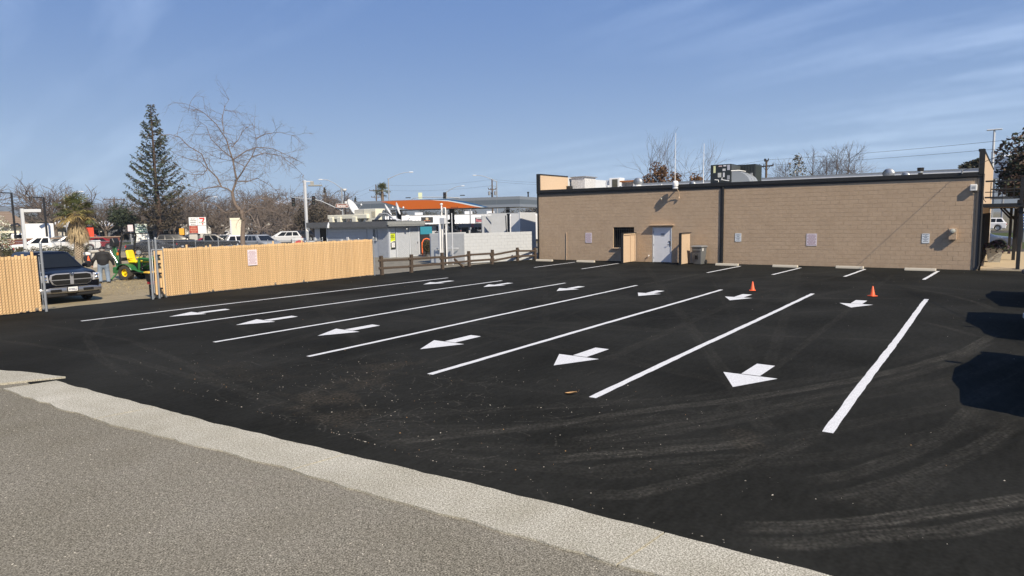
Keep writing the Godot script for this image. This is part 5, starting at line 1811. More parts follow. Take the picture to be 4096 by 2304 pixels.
	for q in [[-0.09, 1.70], [-0.14, 1.695], [-0.2, 1.68]]:
		var ring := []
		for k in 7:
			var t := k / 6.0 * 2.0 - 1.0
			ring.append(V(t * 0.085, q[1] - 0.015 * t * t, q[0] + 0.05 * t * t))
		brim.append(ring)
	g.loft(brim, false, false)
	part(o, "cap", g, M.black)

# ---------- fences ----------
func slat_run(o: Node, z0: float, z1: float, x: float, sd: int, ragged: float) -> void:
	var mats := []
	for k in 4:
		mats.append(tmat(ramp_tex(128, 520 + k, 0.03, lin(0.68 + 0.03 * k, 0.45 + 0.022 * k, 0.215 + 0.014 * k), lin(0.76 + 0.025 * k, 0.51 + 0.02 * k, 0.255 + 0.012 * k), 4), 1.3, 0.6))
	var r := RandomNumberGenerator.new()
	r.seed = sd
	var pitch := 0.083
	var n := int((z0 - z1) / pitch)
	var meshes := []
	for k in 6:
		var g := G.new()
		var h := 1.725 + k * 0.005
		# a flattened tube: bowed front and back, closed ends
		var rings := []
		for y in [0.0, h]:
			var ring := []
			for q in [[-0.0418, 0.0], [-0.028, 0.006], [0, 0.008], [0.028, 0.006], [0.0418, 0.0], [0.024, -0.006], [-0.024, -0.006]]:
				ring.append(V(q[1], y, q[0]))
			rings.append(ring)
		g.loft(rings)
		meshes.append(g.mesh())
	var wires := G.new()
	for i in n:
		var z := z0 - (i + 0.5) * pitch
		var base := 0.035 + r.randf() * 0.012
		if r.randf() < ragged: base += r.randf() * 0.12
		piece(o, "slat", meshes[r.randi() % 6], mats[r.randi() % 4], Transform3D(rot(V(1, 0, 0), r.randf_range(-0.12, 0.12)) * rot(Vector3.UP, r.randf_range(-3, 3)), V(x, base, z)))
		var y := 0.05 + (i % 2) * 0.0
		while y < 1.70:
			# links cross the face of each slat one way and its back the other way
			wires.tube([V(x + 0.013, y, z + pitch * 0.5), V(x + 0.017, y + 0.032, z), V(x + 0.013, y + 0.064, z - pitch * 0.5)], [0.005], 3, false)
			wires.tube([V(x - 0.013, y + 0.064, z + pitch * 0.5), V(x - 0.013, y, z - pitch * 0.5)], [0.0024], 3, false)
			y += 0.083
	var wo := part(o, "chain_link", wires, mat(Color(0.27, 0.18, 0.10), 0.8))
	wo.set_meta("kind", "stuff")

func post(o: Node, at: Vector3, h: float, rad: float, m: Material) -> void:
	var g := G.new()
	g.tube([at, at + V(0, h, 0)], [rad], 12)
	g.lathe([V2(rad * 1.12, 0), V2(rad * 1.12, 0.03), V2(rad * 0.6, 0.06), V2(0, 0.068)], 12, Transform3D(Basis.IDENTITY, at + V(0, h - 0.01, 0)))
	part(o, "post", g, m)

func build_fences() -> void:
	var f := thing("slat_fence", "long tan privacy slat chain link fence with a pink notice between gate and rail fence", "fence", V(-24.3, 0, -16.4))
	slat_run(f, 4.95, -5.08, 0.0, 3, 0.08)
	for z in [4.93, 2.0, -1.2, -4.2, -5.12]:
		post(f, V(-0.045, 0, z), 1.80 if z > -5 else 1.85, 0.03, M.galv)
	var g := G.new()
	g.tube([V(-0.04, 1.72, 4.93), V(-0.04, 1.72, -5.1)], [0.021], 8)
	part(f, "top_rail", g, M.galv)
	f = thing("slat_fence", "short tan privacy slat chain link fence with ragged foot beside the blue pickup", "fence", V(-23.82, 0, -7.5))
	slat_run(f, 5.0, 0.06, 0.0, 5, 0.3)
	for z in [-0.02]:
		post(f, V(0.0, 0, z), 2.13, 0.037, M.galv)
	post(f, V(-0.05, 0, 2.6), 1.8, 0.03, M.galv)
	g = G.new()
	g.box(V(0.005, 0.9, 0.055), V(0.006, 1.66, 0.018))
	part(f, "tension_bar", g, M.galv)
	for k in 7:
		g = G.new()
		g.lathe([V2(0.042, -0.012), V2(0.042, 0.012)], 12, Transform3D(Basis.IDENTITY, V(0, 0.12 + k * 0.28, -0.02)))
		g.box(V(0.004, 0.12 + k * 0.28, 0.035), V(0.012, 0.024, 0.06))
		part(f, "band", g, M.galv)
	# rolling gate slid back behind the long fence
	f = thing("rolling_gate", "open rolling gate of galvanised pipe and tan slats behind the long fence", "gate", V(-24.48, 0, -11.1))
	post(f, V(0.38, 0, 0.22), 2.16, 0.036, M.galv)
	post(f, V(0.27, 0, -0.06), 2.16, 0.036, M.galv)
	g = G.new()
	g.tube([V(0.1, 0.16, 0.02), V(0.1, 1.75, 0.02), V(0.1, 1.77, -3.9), V(0.1, 0.15, -3.9), V(0.1, 0.16, 0.02)], [0.024], 8)
	g.tube([V(0.1, 0.95, 0.02), V(0.1, 0.95, -3.9)], [0.02], 8)
	part(f, "frame", g, M.galv)
	var sm := tmat(ramp_tex(128, 530, 0.03, lin(0.68, 0.45, 0.215), lin(0.8, 0.54, 0.28), 4), 1.3, 0.6)
	for k in 46:
		g = G.new()
		g.box(V(0.1 + (0.02 if k < 4 else 0.0), 0.92, -0.06 - k * 0.083), V(0.01, 1.6, 0.07), rot(V(1, 0, 0), (k % 5 - 2) * 0.6))
		part(f, "slat", g, sm)
	for q in [[0.36, 0.14], [0.28, -0.16]]:
		wheel(f, V(q[0], 0.105, q[1]), 0.105, 0.05, 1.0)
	for y in [0.35, 0.9, 1.25, 1.55]:
		g = G.new()
		g.cbox(V(0.22, y, -0.13), V(0.16, 0.06, 0.12), 0.01)
		part(f, "latch_bracket", g, M.dark_metal)
	# notice on the long fence
	var s := thing("notice_sign", "pink faded notice sign wired to the tan slat fence", "sign", V(-24.27, 0.94, -14.96))
	s.rotation.y = PI * 0.5
	g = G.new()
	g.cbox(V(0, 0.32, 0.01), V(0.42, 0.64, 0.008), 0.003)
	part(s, "plate", g, mat(Color(0.74, 0.66, 0.68), 0.55))
	text_lines(s, V(0, 0.32, 0), 0.42, 0.6, 12, mat(Color(0.42, 0.27, 0.3), 0.7), 0.0155, 21)
	# split rail fence
	var old := tmat(ramp_tex(256, 535, 0.03, lin(0.035, 0.025, 0.018), lin(0.14, 0.10, 0.068), 5), 1.8, 0.9, normal_tex(256, 536, 0.1, 5.0), 0.6)
	f = thing("split_rail_fence", "weathered brown split rail fence leading from the slat fence to the block building", "fence", V(-23.9, 0, -28.0))
	var zs := [-21.85, -23.55, -25.9, -28.05, -30.1, -32.9, -34.7]
	var hs := [0.95, 0.93, 0.9, 0.88, 0.86, 0.86, 0.76]
	var xs := [-0.3, 0.05, 0.03, 0.1, 0.16, -0.02, 0.08]
	for i in 7:
		g = G.new()
		g.cbox(V(xs[i], hs[i] * 0.5 - 0.06, zs[i] + 28.0), V(0.15, hs[i] + 0.12, 0.15), 0.012, rot(V(1, 0, 0.3), [1.0, -2.0, 0.5, 1.0, -3.5, 0.6, 2.0][i]))
		part(f, "post", g, old)
	for i in 6:
		for k in 2:
			var ya: float = [0.32, 0.68][k] * hs[i] / 0.9
			var yb2: float = [0.30, 0.66][k] * hs[i + 1] / 0.9
			if i == 4: ya -= 0.12; yb2 += 0.06
			if i == 2 and k == 1: ya -= 0.1
			var a := V(xs[i], ya, zs[i] + 28.18)
			var b := V(xs[i + 1], yb2, zs[i + 1] + 27.82)
			g = G.new()
			var d := b - a
			g.cbox((a + b) * 0.5, V(0.09, 0.115, d.length()), 0.015, Basis.looking_at(d.normalized(), Vector3.UP))
			part(f, "rail", g, old)
	g = G.new()
	g.cbox(V(0.06, 0.2, 0.7), V(0.09, 0.11, 1.1), 0.015, rot(V(1, 0, 0), -34))
	part(f, "broken_rail", g, old)
	# chain link fence at the back of the yard
	f = thing("chain_link_fence", "low galvanised chain link fence along the back of the yard", "fence", V(-64, -0.15, -29))
	var A := V(21, 0, -3.7)
	var B := V(-24, 0, 3.6)
	var nrm := (B - A).normalized()
	var ln := (B - A).length()
	var k2 := 0
	while k2 * 3.05 < ln:
		var p := A + nrm * k2 * 3.05
		post(f, p, 1.42 if k2 % 4 else 1.6, 0.03 if k2 % 4 else 0.042, M.galv)
		k2 += 1
	g = G.new()
	g.tube([A + V(0, 1.36, 0), B + V(0, 1.36, 0)], [0.026], 6)
	part(f, "top_rail", g, M.galv)
	g = G.new()
	var t := 0.0
	while t < ln - 1.4:
		for sgn in 2:
			var p0 := A + nrm * (t + (1.35 if sgn else 0.0))
			var p1 := A + nrm * (t + (0.0 if sgn else 1.35))
			g.tube([p0 + V(0, 0.02, 0), p1 + V(0, 1.35, 0)], [0.0022], 3, false)
		t += 0.085
	var wo := part(f, "chain_link", g, M.galv)
	wo.set_meta("kind", "stuff")

func build_yard_items() -> void:
	var g := G.new()
	var o := thing("storage_tote", "black storage tote with a yellow lid stacked beside the rolling gate", "storage box", V(-26.0, 0.5, -11.85))
	g.loft([rrect(0.16, 0.24, 0.0, 0.03), rrect(0.19, 0.28, 0.33, 0.03)])
	part(o, "tub", g, M.black)
	g = G.new()
	g.loft([rrect(0.21, 0.31, 0.325, 0.03), rrect(0.21, 0.31, 0.36, 0.03), rrect(0.17, 0.26, 0.385, 0.03)])
	part(o, "lid", g, mat(Color(0.72, 0.42, 0.03), 0.5))
	o = thing("tool_case", "black wheeled tool case standing beside the rolling gate", "tool case", V(-25.95, -0.12, -11.87))
	g = G.new()
	g.cbox(V(0, 0.27, 0), V(0.34, 0.46, 0.42), 0.03)
	part(o, "case", g, M.black)
	g = G.new()
	g.cbox(V(0, 0.56, 0), V(0.4, 0.11, 0.5), 0.02)
	part(o, "tray", g, mat(Color(0.45, 0.03, 0.04), 0.5))
	for s in [-1, 1]:
		wheel(o, V(0.08, 0.07, s * 0.2), 0.07, 0.05, s)
	o = thing("pump_engine", "small engine with a white fuel tank on a dark frame standing in the yard", "engine", V(-56.5, -0.15, -20.9))
	g = G.new()
	g.tube([V(-0.3, 0.05, -0.3), V(-0.3, 0.9, -0.3), V(0.3, 0.9, -0.3), V(0.3, 0.05, -0.3)], [0.03], 6)
	g.tube([V(-0.3, 0.05, 0.3), V(-0.3, 0.9, 0.3), V(0.3, 0.9, 0.3), V(0.3, 0.05, 0.3)], [0.03], 6)
	part(o, "frame", g, M.black)
	g = G.new()
	g.cbox(V(0, 0.35, 0), V(0.5, 0.4, 0.5), 0.05)
	g.lathe([V2(0.2, 0), V2(0.2, 0.2), V2(0, 0.2)], 14, Transform3D(rot(V(0, 0, 1), 90), V(-0.2, 0.4, 0.0)))
	part(o, "engine_block", g, M.dark_metal)
	g = G.new()
	g.cbox(V(0, 0.72, 0), V(0.48, 0.26, 0.48), 0.07)
	part(o, "fuel_tank", g, M.white)
	o = thing("wood_post", "stubby grey weathered wooden post standing in the yard", "post", V(-49.3, -0.15, -18.6))
	g = G.new()
	g.cbox(V(0, 0.55, 0), V(0.3, 1.1, 0.3), 0.03)
	part(o, "shaft", g, M.concrete)
	g = G.new()
	g.cbox(V(0, 1.13, 0), V(0.5, 0.16, 0.5), 0.03)
	part(o, "cap", g, M.concrete)
	o = thing("traffic_cone", "orange traffic cone standing in the dirt yard beside the small engine", "traffic cone", V(-53.2, -0.15, -19.7))
	g = G.new()
	g.lathe([V2(0.16, 0.03), V2(0.03, 0.7), V2(0.0, 0.71)], 14)
	part(o, "body", g, mat(Color(0.83, 0.12, 0.03), 0.45))
	g = G.new()
	g.cbox(V(0, 0.015, 0), V(0.36, 0.03, 0.36), 0.01)
	part(o, "base", g, M.black)
	# straw strewn over the yard
	g = G.new()
	g.colored = true
	var r := RandomNumberGenerator.new()
	r.seed = 61
	for k in 9000:
		var p := V(-32 + r.randfn(0, 3.2), -0.145 + r.randf() * 0.05, -13.4 + r.randfn(0, 2.2))
		if p.x > -27.5: continue
		var d := V(r.randfn(0, 1), r.randfn(0, 0.18), r.randfn(0, 1)).normalized() * (0.05 + r.randf() * 0.12)
		g.tint = Color(0.52, 0.40, 0.19) * r.randf_range(0.6, 1.2)
		var w := d.cross(Vector3.UP).normalized() * 0.005
		g.ftri(p - d - w, p + d, p - d + w, Vector3.UP)
	var sm := mat(Color(1, 1, 1), 0.9); sm.vertex_color_use_as_albedo = true
	var st := part(self, "straw", g, sm)
	st.set_meta("kind", "stuff"); tag(st, "loose yellow straw strewn over the dirt yard", "straw")
	# grit and leaf litter on the lot
	g = G.new()
	g.colored = true
	for k in 1100:
		var p := V(r.randf_range(-24, 3), 0.004, r.randf_range(-34, -4.9))
		if k < 700: p = V(clampf(r.randfn(-7, 3.2), -15, 2), 0.004, clampf(r.randfn(-6.3, 1.4), -11, -4.95))
		var s := 0.002 + r.randf() * r.randf() * 0.008
		g.tint = Color(0.4, 0.37, 0.31) * r.randf_range(0.3, 1.3)
		if r.randf() < 0.12: g.tint = Color(0.42, 0.25, 0.1)
		var a := r.randf() * TAU
		var u := V(cos(a), 0, sin(a)) * s * (1.0 + r.randf())
		var w := V(-sin(a), 0, cos(a)) * s
		var top := p + V(0, s * 0.9, 0)
		g.ftri(p + u, p + w, top, u + w); g.ftri(p + w, p - u, top, w - u); g.ftri(p - u, p - w, top, -u - w); g.ftri(p - w, p + u, top, u - w)
	var gr := part(self, "grit", g, sm)
	gr.set_meta("kind", "stuff"); tag(gr, "pale grit and leaf crumbs scattered on the black asphalt", "grit")
	g = G.new()
	g.colored = true
	for k in 12000:
		var p := V(r.randf_range(-15, 1), -0.006, r.randf_range(-4.2, -0.4))
		if p.z < -3.3 - (p.x + 13.0) * 0.075: continue
		var s := 0.0015 + r.randf() * r.randf() * 0.006
		g.tint = Color(0.42, 0.39, 0.33) * (r.randf_range(0.12, 0.6) if r.randf() < 0.6 else r.randf_range(0.7, 1.5))
		var a := r.randf() * TAU
		var u := V(cos(a), 0, sin(a)) * s * (1.0 + 2.5 * r.randf() * r.randf())
		var w := V(-sin(a), 0, cos(a)) * s
		var top := p + V(0, s * 0.8, 0)
		g.ftri(p + u, p + w, top, u + w); g.ftri(p + w, p - u, top, w - u); g.ftri(p - u, p - w, top, -u - w); g.ftri(p - w, p + u, top, u - w)
	var gr2 := part(self, "gravel", g, sm)
	gr2.set_meta("kind", "stuff"); tag(gr2, "small stones lying on the old grey asphalt", "gravel")
	o = thing("dry_leaf", "curled brown dry leaf lying on the black asphalt", "leaf", V(-4.92, 0.003, -8.05), 0.4)
	g = G.new()
	var rows := []
	for k in 7:
		var t := k / 6.0
		var wd := 0.042 * sin(t * PI) + 0.002
		rows.append([V(-0.09 + t * 0.18, 0.008 + 0.03 * t * t + 0.018, -wd), V(-0.09 + t * 0.18, 0.004 + 0.03 * t * t, 0), V(-0.09 + t * 0.18, 0.008 + 0.03 * t * t + 0.02, wd)])
	g.loft(rows, false, false)
	part(o, "blade", g, mat(Color(0.42, 0.25, 0.11), 0.8))
	g = G.new()
	g.tube([V(0.09, 0.035, 0), V(0.12, 0.06, 0.01), V(0.125, 0.085, 0.02)], [0.0025], 4)
	part(o, "stem", g, mat(Color(0.3, 0.18, 0.08), 0.8))

func brick_patch(o: Node, a: Vector3, b: Vector3, h: float, bw: float, bh: float, m: Material, called := "brick", y0 := 0.0, proud := 0.012, gap := 0.01) -> void:
	# running bond laid on a vertical face from a to b (outside to the right of a->b seen from above is given by n)
	var d := (b - a).normalized()
	var n := V(-d.z, 0, d.x)
	if n.dot(-(a + b)) < 0: n = -n
	var ln := (b - a).length()
	var bas := Basis(d, Vector3.UP, d.cross(Vector3.UP))
	var cache := {}
	var rows := int(h / bh)
	for k in rows:
		var x := -(k % 2) * bw * 0.5
		while x < ln - 0.01:
			var s0: float = max(x, 0.0)
			var s1: float = min(x + bw, ln)
			if s1 - s0 > 0.03:
				var w := snappedf(s1 - s0 - gap, 0.002)
				if not cache.has(w):
					var g := G.new()
					g.cbox(Vector3.ZERO, V(w, bh - gap, proud * 2.0), min(0.004, proud * 0.6))
					cache[w] = g.mesh()
				piece(o, called, cache[w], m, Transform3D(bas, a - o_origin(o) + d * (s0 + s1) * 0.5 + V(0, y0 + (k + 0.5) * bh, 0) + n * 0.004))
			x += bw
func o_origin(o: Node) -> Vector3:
	var p := Vector3.ZERO
	var q := o
	while q != self:
		p += (q as Node3D).position
		q = q.get_parent()
	return p

func dish(label: String, at: Vector3, rad: float, face: Vector3, mast: float) -> void:
	var o := thing("satellite_dish", label, "satellite dish", at)
	var B := align(face)
	var g := G.new()
	var top := V(0, mast, 0)
	g.lathe([V2(0.0, 0.0), V2(rad * 0.4, rad * 0.04), V2(rad * 0.75, rad * 0.14), V2(rad, rad * 0.26), V2(rad * 1.02, rad * 0.26), V2(rad * 0.75, rad * 0.1), V2(0, -rad * 0.04)], 24, Transform3D(B, top))
	part(o, "reflector", g, M.white)
	g = G.new()
	var tip := top + B * V(0, rad * 1.1, 0)
	g.tube([top + B * V(0, 0.05, -rad * 0.95), tip + V(0, -0.1, 0)], [0.022], 6)
	var arm := part(o, "feed_arm", g, M.grey_metal)
	g = G.new()
	g.cbox(tip + V(0, -0.06, 0), V(0.14, 0.1, 0.1), 0.02, B)
	part(arm, "receiver", g, M.white)
	g = G.new()
	g.tube([V(0, 0, 0), top - B * V(0, 0.04, 0)], [0.035], 7)
	g.box(V(0, 0.02, 0), V(0.5, 0.04, 0.5))
	part(o, "mast", g, M.galv)

func build_station_building() -> void:
	var O := V(-40.5, -0.1, -35.8)
	var o := thing("station_shop", "low grey flat roofed shop with white brick corner and wide eaves", "building", O)
	var grey := tmat(ramp_tex(256, 601, 0.02, lin(0.33, 0.36, 0.40), lin(0.42, 0.45, 0.49), 4), 0.5, 0.75)
	var pale := tmat(ramp_tex(256, 603, 0.02, lin(0.44, 0.47, 0.50), lin(0.54, 0.57, 0.60), 4), 0.5, 0.7)
	var g := G.new()
	g.box(V(0.1, 1.15, 0.85), V(8.7, 2.34, 3.3))
	var wall := part(o, "wall", g, grey)
	# horizontal boards on the yard side
	for k in 10:
		g = G.new()
		g.box(V(-1.0, 0.14 + k * 0.215, 2.52), V(6.3, 0.195, 0.035), rot(V(1, 0, 0), 4))
		part(wall, "siding_board", g, grey)
	brick_patch(wall, O + V(3.35, 0, 2.51), O + V(4.45, 0, 2.51), 2.25, 0.205, 0.076, grey)
	brick_patch(wall, O + V(4.46, 0, 1.62), O + V(4.46, 0, 0.38), 2.25, 0.205, 0.076, pale)
	for q in [[4.5, 2.45, 0.14, 0.14], [4.48, 2.1, 0.06, 0.5], [4.48, 1.69, 0.07, 0.1], [4.48, 0.31, 0.07, 0.12], [4.48, -0.66, 0.07, 0.16]]:
		g = G.new()
		g.box(V(q[0], 1.12, q[1]), V(q[2], 2.26, q[3]))
		part(wall, "pilaster", g, pale)
	# barred steel gate
	g = G.new()
	g.box(V(4.462, 1.05, -0.17), V(0.02, 2.1, 0.8))
	var gate := part(o, "security_door", g, M.grey_metal)
	for k in 8:
		g = G.new()
		g.box(V(4.49, 0.95, 0.15 - k * 0.095), V(0.035, 1.86, 0.055))
		part(gate, "slat", g, pale)
	g = G.new()
	g.box(V(4.5, 1.92, -0.17), V(0.03, 0.05, 0.8)); g.box(V(4.5, 0.06, -0.17), V(0.03, 0.06, 0.8))
	part(gate, "rail", g, pale)
	g = G.new()
	g.tube([V(4.53, 1.0, -0.48), V(4.56, 1.05, -0.48), V(4.53, 1.14, -0.48)], [0.015], 5)
	part(gate, "handle", g, M.dark_metal)
	# barred window and dark doorway on the yard side
	for q in [[3.05, 1.75, 0.42, 0.8, "window"], [-3.05, 1.5, 0.9, 1.6, "doorway"]]:
		g = G.new()
		g.box(V(q[0], q[1], 2.54), V(q[2], q[3], 0.05))
		var w := part(o, q[4], g, M.glass)
		g = G.new()
		for s in [-1, 1]: g.box(V(q[0] + s * q[2] * 0.5, q[1], 2.565), V(0.05, q[3] + 0.05, 0.06))
		g.box(V(q[0], q[1] - q[3] * 0.5, 2.565), V(q[2], 0.05, 0.07))
		part(w, "frame", g, pale)
		if q[4] == "window":
			for k in 4:
				g = G.new()
				g.box(V(q[0] - 0.15 + k * 0.1, q[1], 2.6), V(0.02, q[3], 0.02))
				part(w, "bar", g, pale)
	# roof with broad fascia
	var fas := tmat(ramp_tex(256, 605, 0.02, lin(0.09, 0.095, 0.10), lin(0.13, 0.135, 0.14), 4), 0.5, 0.7)
	g = G.new()
	g.box(V(0.1, 2.56, 1.08), V(9.6, 0.4, 3.75))
	var roof := part(o, "roof", g, fas)
	g = G.new()
	g.box(V(0.1, 2.33, 1.08), V(9.3, 0.06, 3.5))
	part(roof, "soffit", g, grey)
	g = G.new()
	g.box(V(4.96, 2.60, 1.05), V(0.12, 0.24, 3.9)); g.box(V(4.96, 2.42, 1.05), V(0.1, 0.08, 3.7))
	part(roof, "gutter", g, tmat(ramp_tex(256, 607, 0.02, lin(0.20, 0.21, 0.20), lin(0.30, 0.31, 0.30), 4), 0.7, 0.6))
	g = G.new()
	g.tube([V(-1.85, 2.72, 2.9), V(-1.75, 2.5, 3.05), V(-1.72, 2.3, 3.1)], [0.07, 0.09, 0.1], 10)
	part(roof, "vent_spout", g, M.light_grey)
	g = G.new()
	g.tube([V(4.55, 2.35, 0.9), V(4.75, 2.25, 0.9), V(4.8, 2.1, 0.9)], [0.05, 0.06, 0.09], 8)
	part(roof, "eave_lamp", g, M.grey_metal)
	for q in [[-4.1, 2.55, 0.5], [-0.8, 2.56, 0.35], [0.0, 2.56, 0.55]]:
		g = G.new()
		g.tube([V(q[0], 0.4, 2.58), V(q[0], 0.4 + q[2] * 2.2, 2.58)], [0.03], 6)
		g.box(V(q[0], 0.9 + q[2], 2.6), V(0.22, 0.3, 0.12))
		part(o, "meter_pipe", g, M.light_grey)
	# sprig of an antenna mast on the left corner
	var am := thing("antenna_mast", "thin antenna mast with small white dish at the shop corner", "antenna", V(-45.25, -0.1, -33.0))
	g = G.new()
	g.tube([V(0, 0, 0), V(0, 3.0, 0)], [0.025], 6)
	part(am, "mast", g, M.galv)
	g = G.new()
	g.lathe([V2(0.0, 0.0), V2(0.12, 0.03), V2(0.16, 0.08)], 12, Transform3D(align(V(1, 0.2, 0.6)), V(0.05, 2.2, 0)))
	part(am, "dish", g, M.white)
	# hiring poster on the pale pilaster: print on a flat board
	var p := thing("hiring_poster", "yellow and black hiring poster on the pale wall of the grey shop", "poster", V(-35.955, 0.58, -33.62))
	p.rotation.y = PI * 0.5
	g = G.new()
	g.cbox(V(0, 0.6, 0.01), V(0.64, 1.2, 0.02), 0.004)
	part(p, "board", g, mat(Color(0.025, 0.03, 0.03), 0.5))
	g = G.new()
	var yp := PackedVector2Array([V2(-0.27, 1.15), V2(0.27, 1.15), V2(0.27, 0.62), V2(0.1, 0.61), V2(-0.1, 0.56), V2(-0.27, 0.47)])
	g.prism(yp, 0.02, 0.024)
	part(p, "yellow_field", g, mat(Color(0.62, 0.72, 0.03), 0.5))
	g = G.new()
	g.prism(PackedVector2Array([V2(-0.27, 0.47), V2(-0.1, 0.56), V2(0.1, 0.61), V2(0.27, 0.62), V2(0.27, 0.585), V2(0.1, 0.575), V2(-0.1, 0.515), V2(-0.27, 0.40)]), 0.02, 0.024)
	part(p, "white_curve", g, M.white)
	g = G.new()
	g.box(V(0.06, 0.31, 0.022), V(0.32, 0.36, 0.005))
	part(p, "white_card", g, M.white)
	g = G.new()
	g.box(V(-0.2, 0.1, 0.022), V(0.08, 0.08, 0.005))
	part(p, "emblem", g, mat(Color(0.5, 0.55, 0.2), 0.5))
	var ink := mat(Color(0.03, 0.05, 0.01), 0.6)
	lettering(p, "lettering", "NOW", 0.11, ink, Transform3D(Basis.IDENTITY, V(-0.01, 1.02, 0.028)), 0.29)
	lettering(p, "lettering", "HIRING", 0.11, ink, Transform3D(Basis.IDENTITY, V(0.0, 0.89, 0.028)), 0.4)
	text_lines(p, V(0, 0.76, 0), 0.52, 0.08, 2, ink, 0.026, 31)
	text_lines(p, V(0.06, 0.3, 0), 0.26, 0.26, 4, M.grey_metal, 0.027, 32)
	# dishes and plant on the roof
	dish("large white satellite dish tilted up on the left of the shop roof", V(-42.6, 2.66, -35.5), 0.85, V(0.78, 0.5, -0.42), 1.0)
	dish("oval white satellite dish leaning beside the cream air unit on the shop roof", V(-38.45, 2.66, -35.5), 0.5, V(0.75, 0.55, -0.6), 0.85)
	dish("upright white satellite dish beside the grey pipes on the shop roof", V(-37.45, 2.66, -35.6), 0.5, V(0.8, 0.28, -0.62), 0.95)
	dish("small grey satellite dish on the eave of the shop roof", V(-36.0, 2.66, -35.3), 0.24, V(0.9, 0.3, 0.3), 0.2)
	var cream := mat(Color(0.72, 0.69, 0.56), 0.6)
	var e := thing("roof_air_unit", "cream air conditioning unit with a louvred side on the shop roof", "air conditioner", V(-39.9, 2.66, -35.4))
	g = G.new()
	g.cbox(V(0.1, 0.5, 0), V(1.4, 1.0, 1.0), 0.02)
	part(e, "cabinet", g, cream)
	g = G.new()
	g.cbox(V(-1.2, 0.78, 0), V(1.2, 0.42, 0.9), 0.02)
	part(e, "side_cabinet", g, mat(Color(0.52, 0.50, 0.44), 0.6))
	for k in 6:
		g = G.new()
		g.box(V(0.35 + k * 0.075, 0.55, 0.505), V(0.035, 0.5, 0.02))
		part(e, "louver", g, mat(Color(0.4, 0.37, 0.28), 0.7))
	e = thing("roof_duct", "long cream duct run lying along the shop roof", "duct", V(-42.3, 2.66, -34.9))
	g = G.new()
	g.cbox(V(0, 0.42, 0), V(4.9, 0.34, 0.5), 0.03)
	part(e, "duct", g, cream)
	for x in [-1.9, -0.9, 1.0]:
		g = G.new()
		g.cbox(V(x, 0.2, 0.05), V(0.5, 0.42, 0.6), 0.03)
		part(e, "boot", g, cream)
	for x in [-2.2, 2.2]:
		g = G.new()
		g.box(V(x, 0.13, 0), V(0.06, 0.26, 0.4))
		part(e, "stand", g, M.grey_metal)
	e = thing("cable_tray", "tangle of grey pipes on blocks beside the dishes on the shop roof", "pipes", V(-37.6, 2.66, -34.6))
	g = G.new()
	for k in 5:
		g.tube([V(-1.3, 0.06, -0.2 + k * 0.08), V(-0.6, 0.5 + k * 0.03, -0.2 + k * 0.08), V(0.0, 0.6, -0.1), V(0.7, 0.28 - k * 0.03, 0), V(1.4, 0.06, 0.1 * k - 0.2)], [0.03], 5)
	part(e, "pipe", g, M.light_grey)
	for k in 8:
		g = G.new()
		g.box(V(-1.2 + k * 0.33, 0.07, 0.2), V(0.16, 0.13, 0.2))
		part(e, "block", g, M.dark_metal)
	# block wall in front of the fuel tanks
	var w := thing("block_wall", "pale grey block wall with a corner standing behind the rail fence", "wall", V(-25.8, 0, -30.0))
	var lg := tmat(ramp_tex(256, 611, 0.02, lin(0.43, 0.45, 0.46), lin(0.51, 0.53, 0.54), 5), 0.4, 0.85)
	var P := [V(-28.4, 0, -29.8), V(-25.8, 0, -30.0), V(-23.95, 0, -34.55)]
	for i in 2:
		var a: Vector3 = P[i]
		var b: Vector3 = P[i + 1]
		var dd := (b - a).normalized()
		var n := V(dd.z, 0, -dd.x)
		if n.dot(V(-25, 0, -33) - (a + b) * 0.5) < 0: n = -n
		g = G.new()
		var mid := (a + b) * 0.5 - w.position + V(0, 0.9, 0) + V(-n.x, 0, -n.z) * -0.1
		g.box(mid, V((b - a).length() - 0.01, 1.82, 0.19), Basis(dd, Vector3.UP, dd.cross(Vector3.UP)))
		var core := part(w, "core", g, lg)
		brick_patch(core, a, b, 1.83, 0.406, 0.203, lg, "block", 0.0, 0.003, 0.005)
	g = G.new()
	g.box(V(-2.72, 0.9, -1.6), V(0.2, 1.86, 3.3))
	part(w, "return_wall", g, lg)
	g = G.new()
	g.tube([V(-2.0, 0.78, 0.16), V(-2.0, 0.92, 0.3), V(-0.55, 0.92, 0.3), V(-0.35, 0.92, 0.12)], [0.03], 7)
	for x in [-1.65, -0.75]: g.box(V(x, 0.98, 0.28), V(0.08, 0.16, 0.1))
	part(w, "pipe_rail", g, M.light_grey)
	# electrical service
	e = thing("electrical_service", "white electrical service post with conduits and a grey meter box behind the rail fence", "electrical panel", V(-26.1, 0, -28.5))
	g = G.new()
	g.tube([V(-0.1, 0, 0), V(-0.1, 3.55, 0)], [0.045], 8)
	g.lathe([V2(0.05, 0), V2(0.09, 0.03), V2(0.085, 0.09), V2(0, 0.12)], 10, Transform3D(Basis.IDENTITY, V(-0.1, 3.53, 0)))
	part(e, "riser", g, M.white)
	g = G.new()
	g.tube([V(-0.1, 3.1, 0), V(0.05, 3.36, 0), V(0.19, 3.36, 0), V(0.21, 3.2, 0), V(0.21, 0, 0)], [0.045], 8)
	part(e, "conduit", g, M.white)
	g = G.new()
	g.tube([V(0.42, 0, -0.3), V(0.42, 3.05, -0.3)], [0.03], 7)
	part(e, "conduit", g, M.light_grey)
	g = G.new()
	g.cbox(V(0.06, 2.6, 0.07), V(0.42, 0.38, 0.22), 0.02)
	part(e, "meter_box", g, M.light_grey)
	g = G.new()
	g.cbox(V(-0.28, 1.7, -0.1), V(0.16, 1.5, 0.35), 0.02)
	part(e, "cabinet", g, M.light_grey)
	g = G.new()
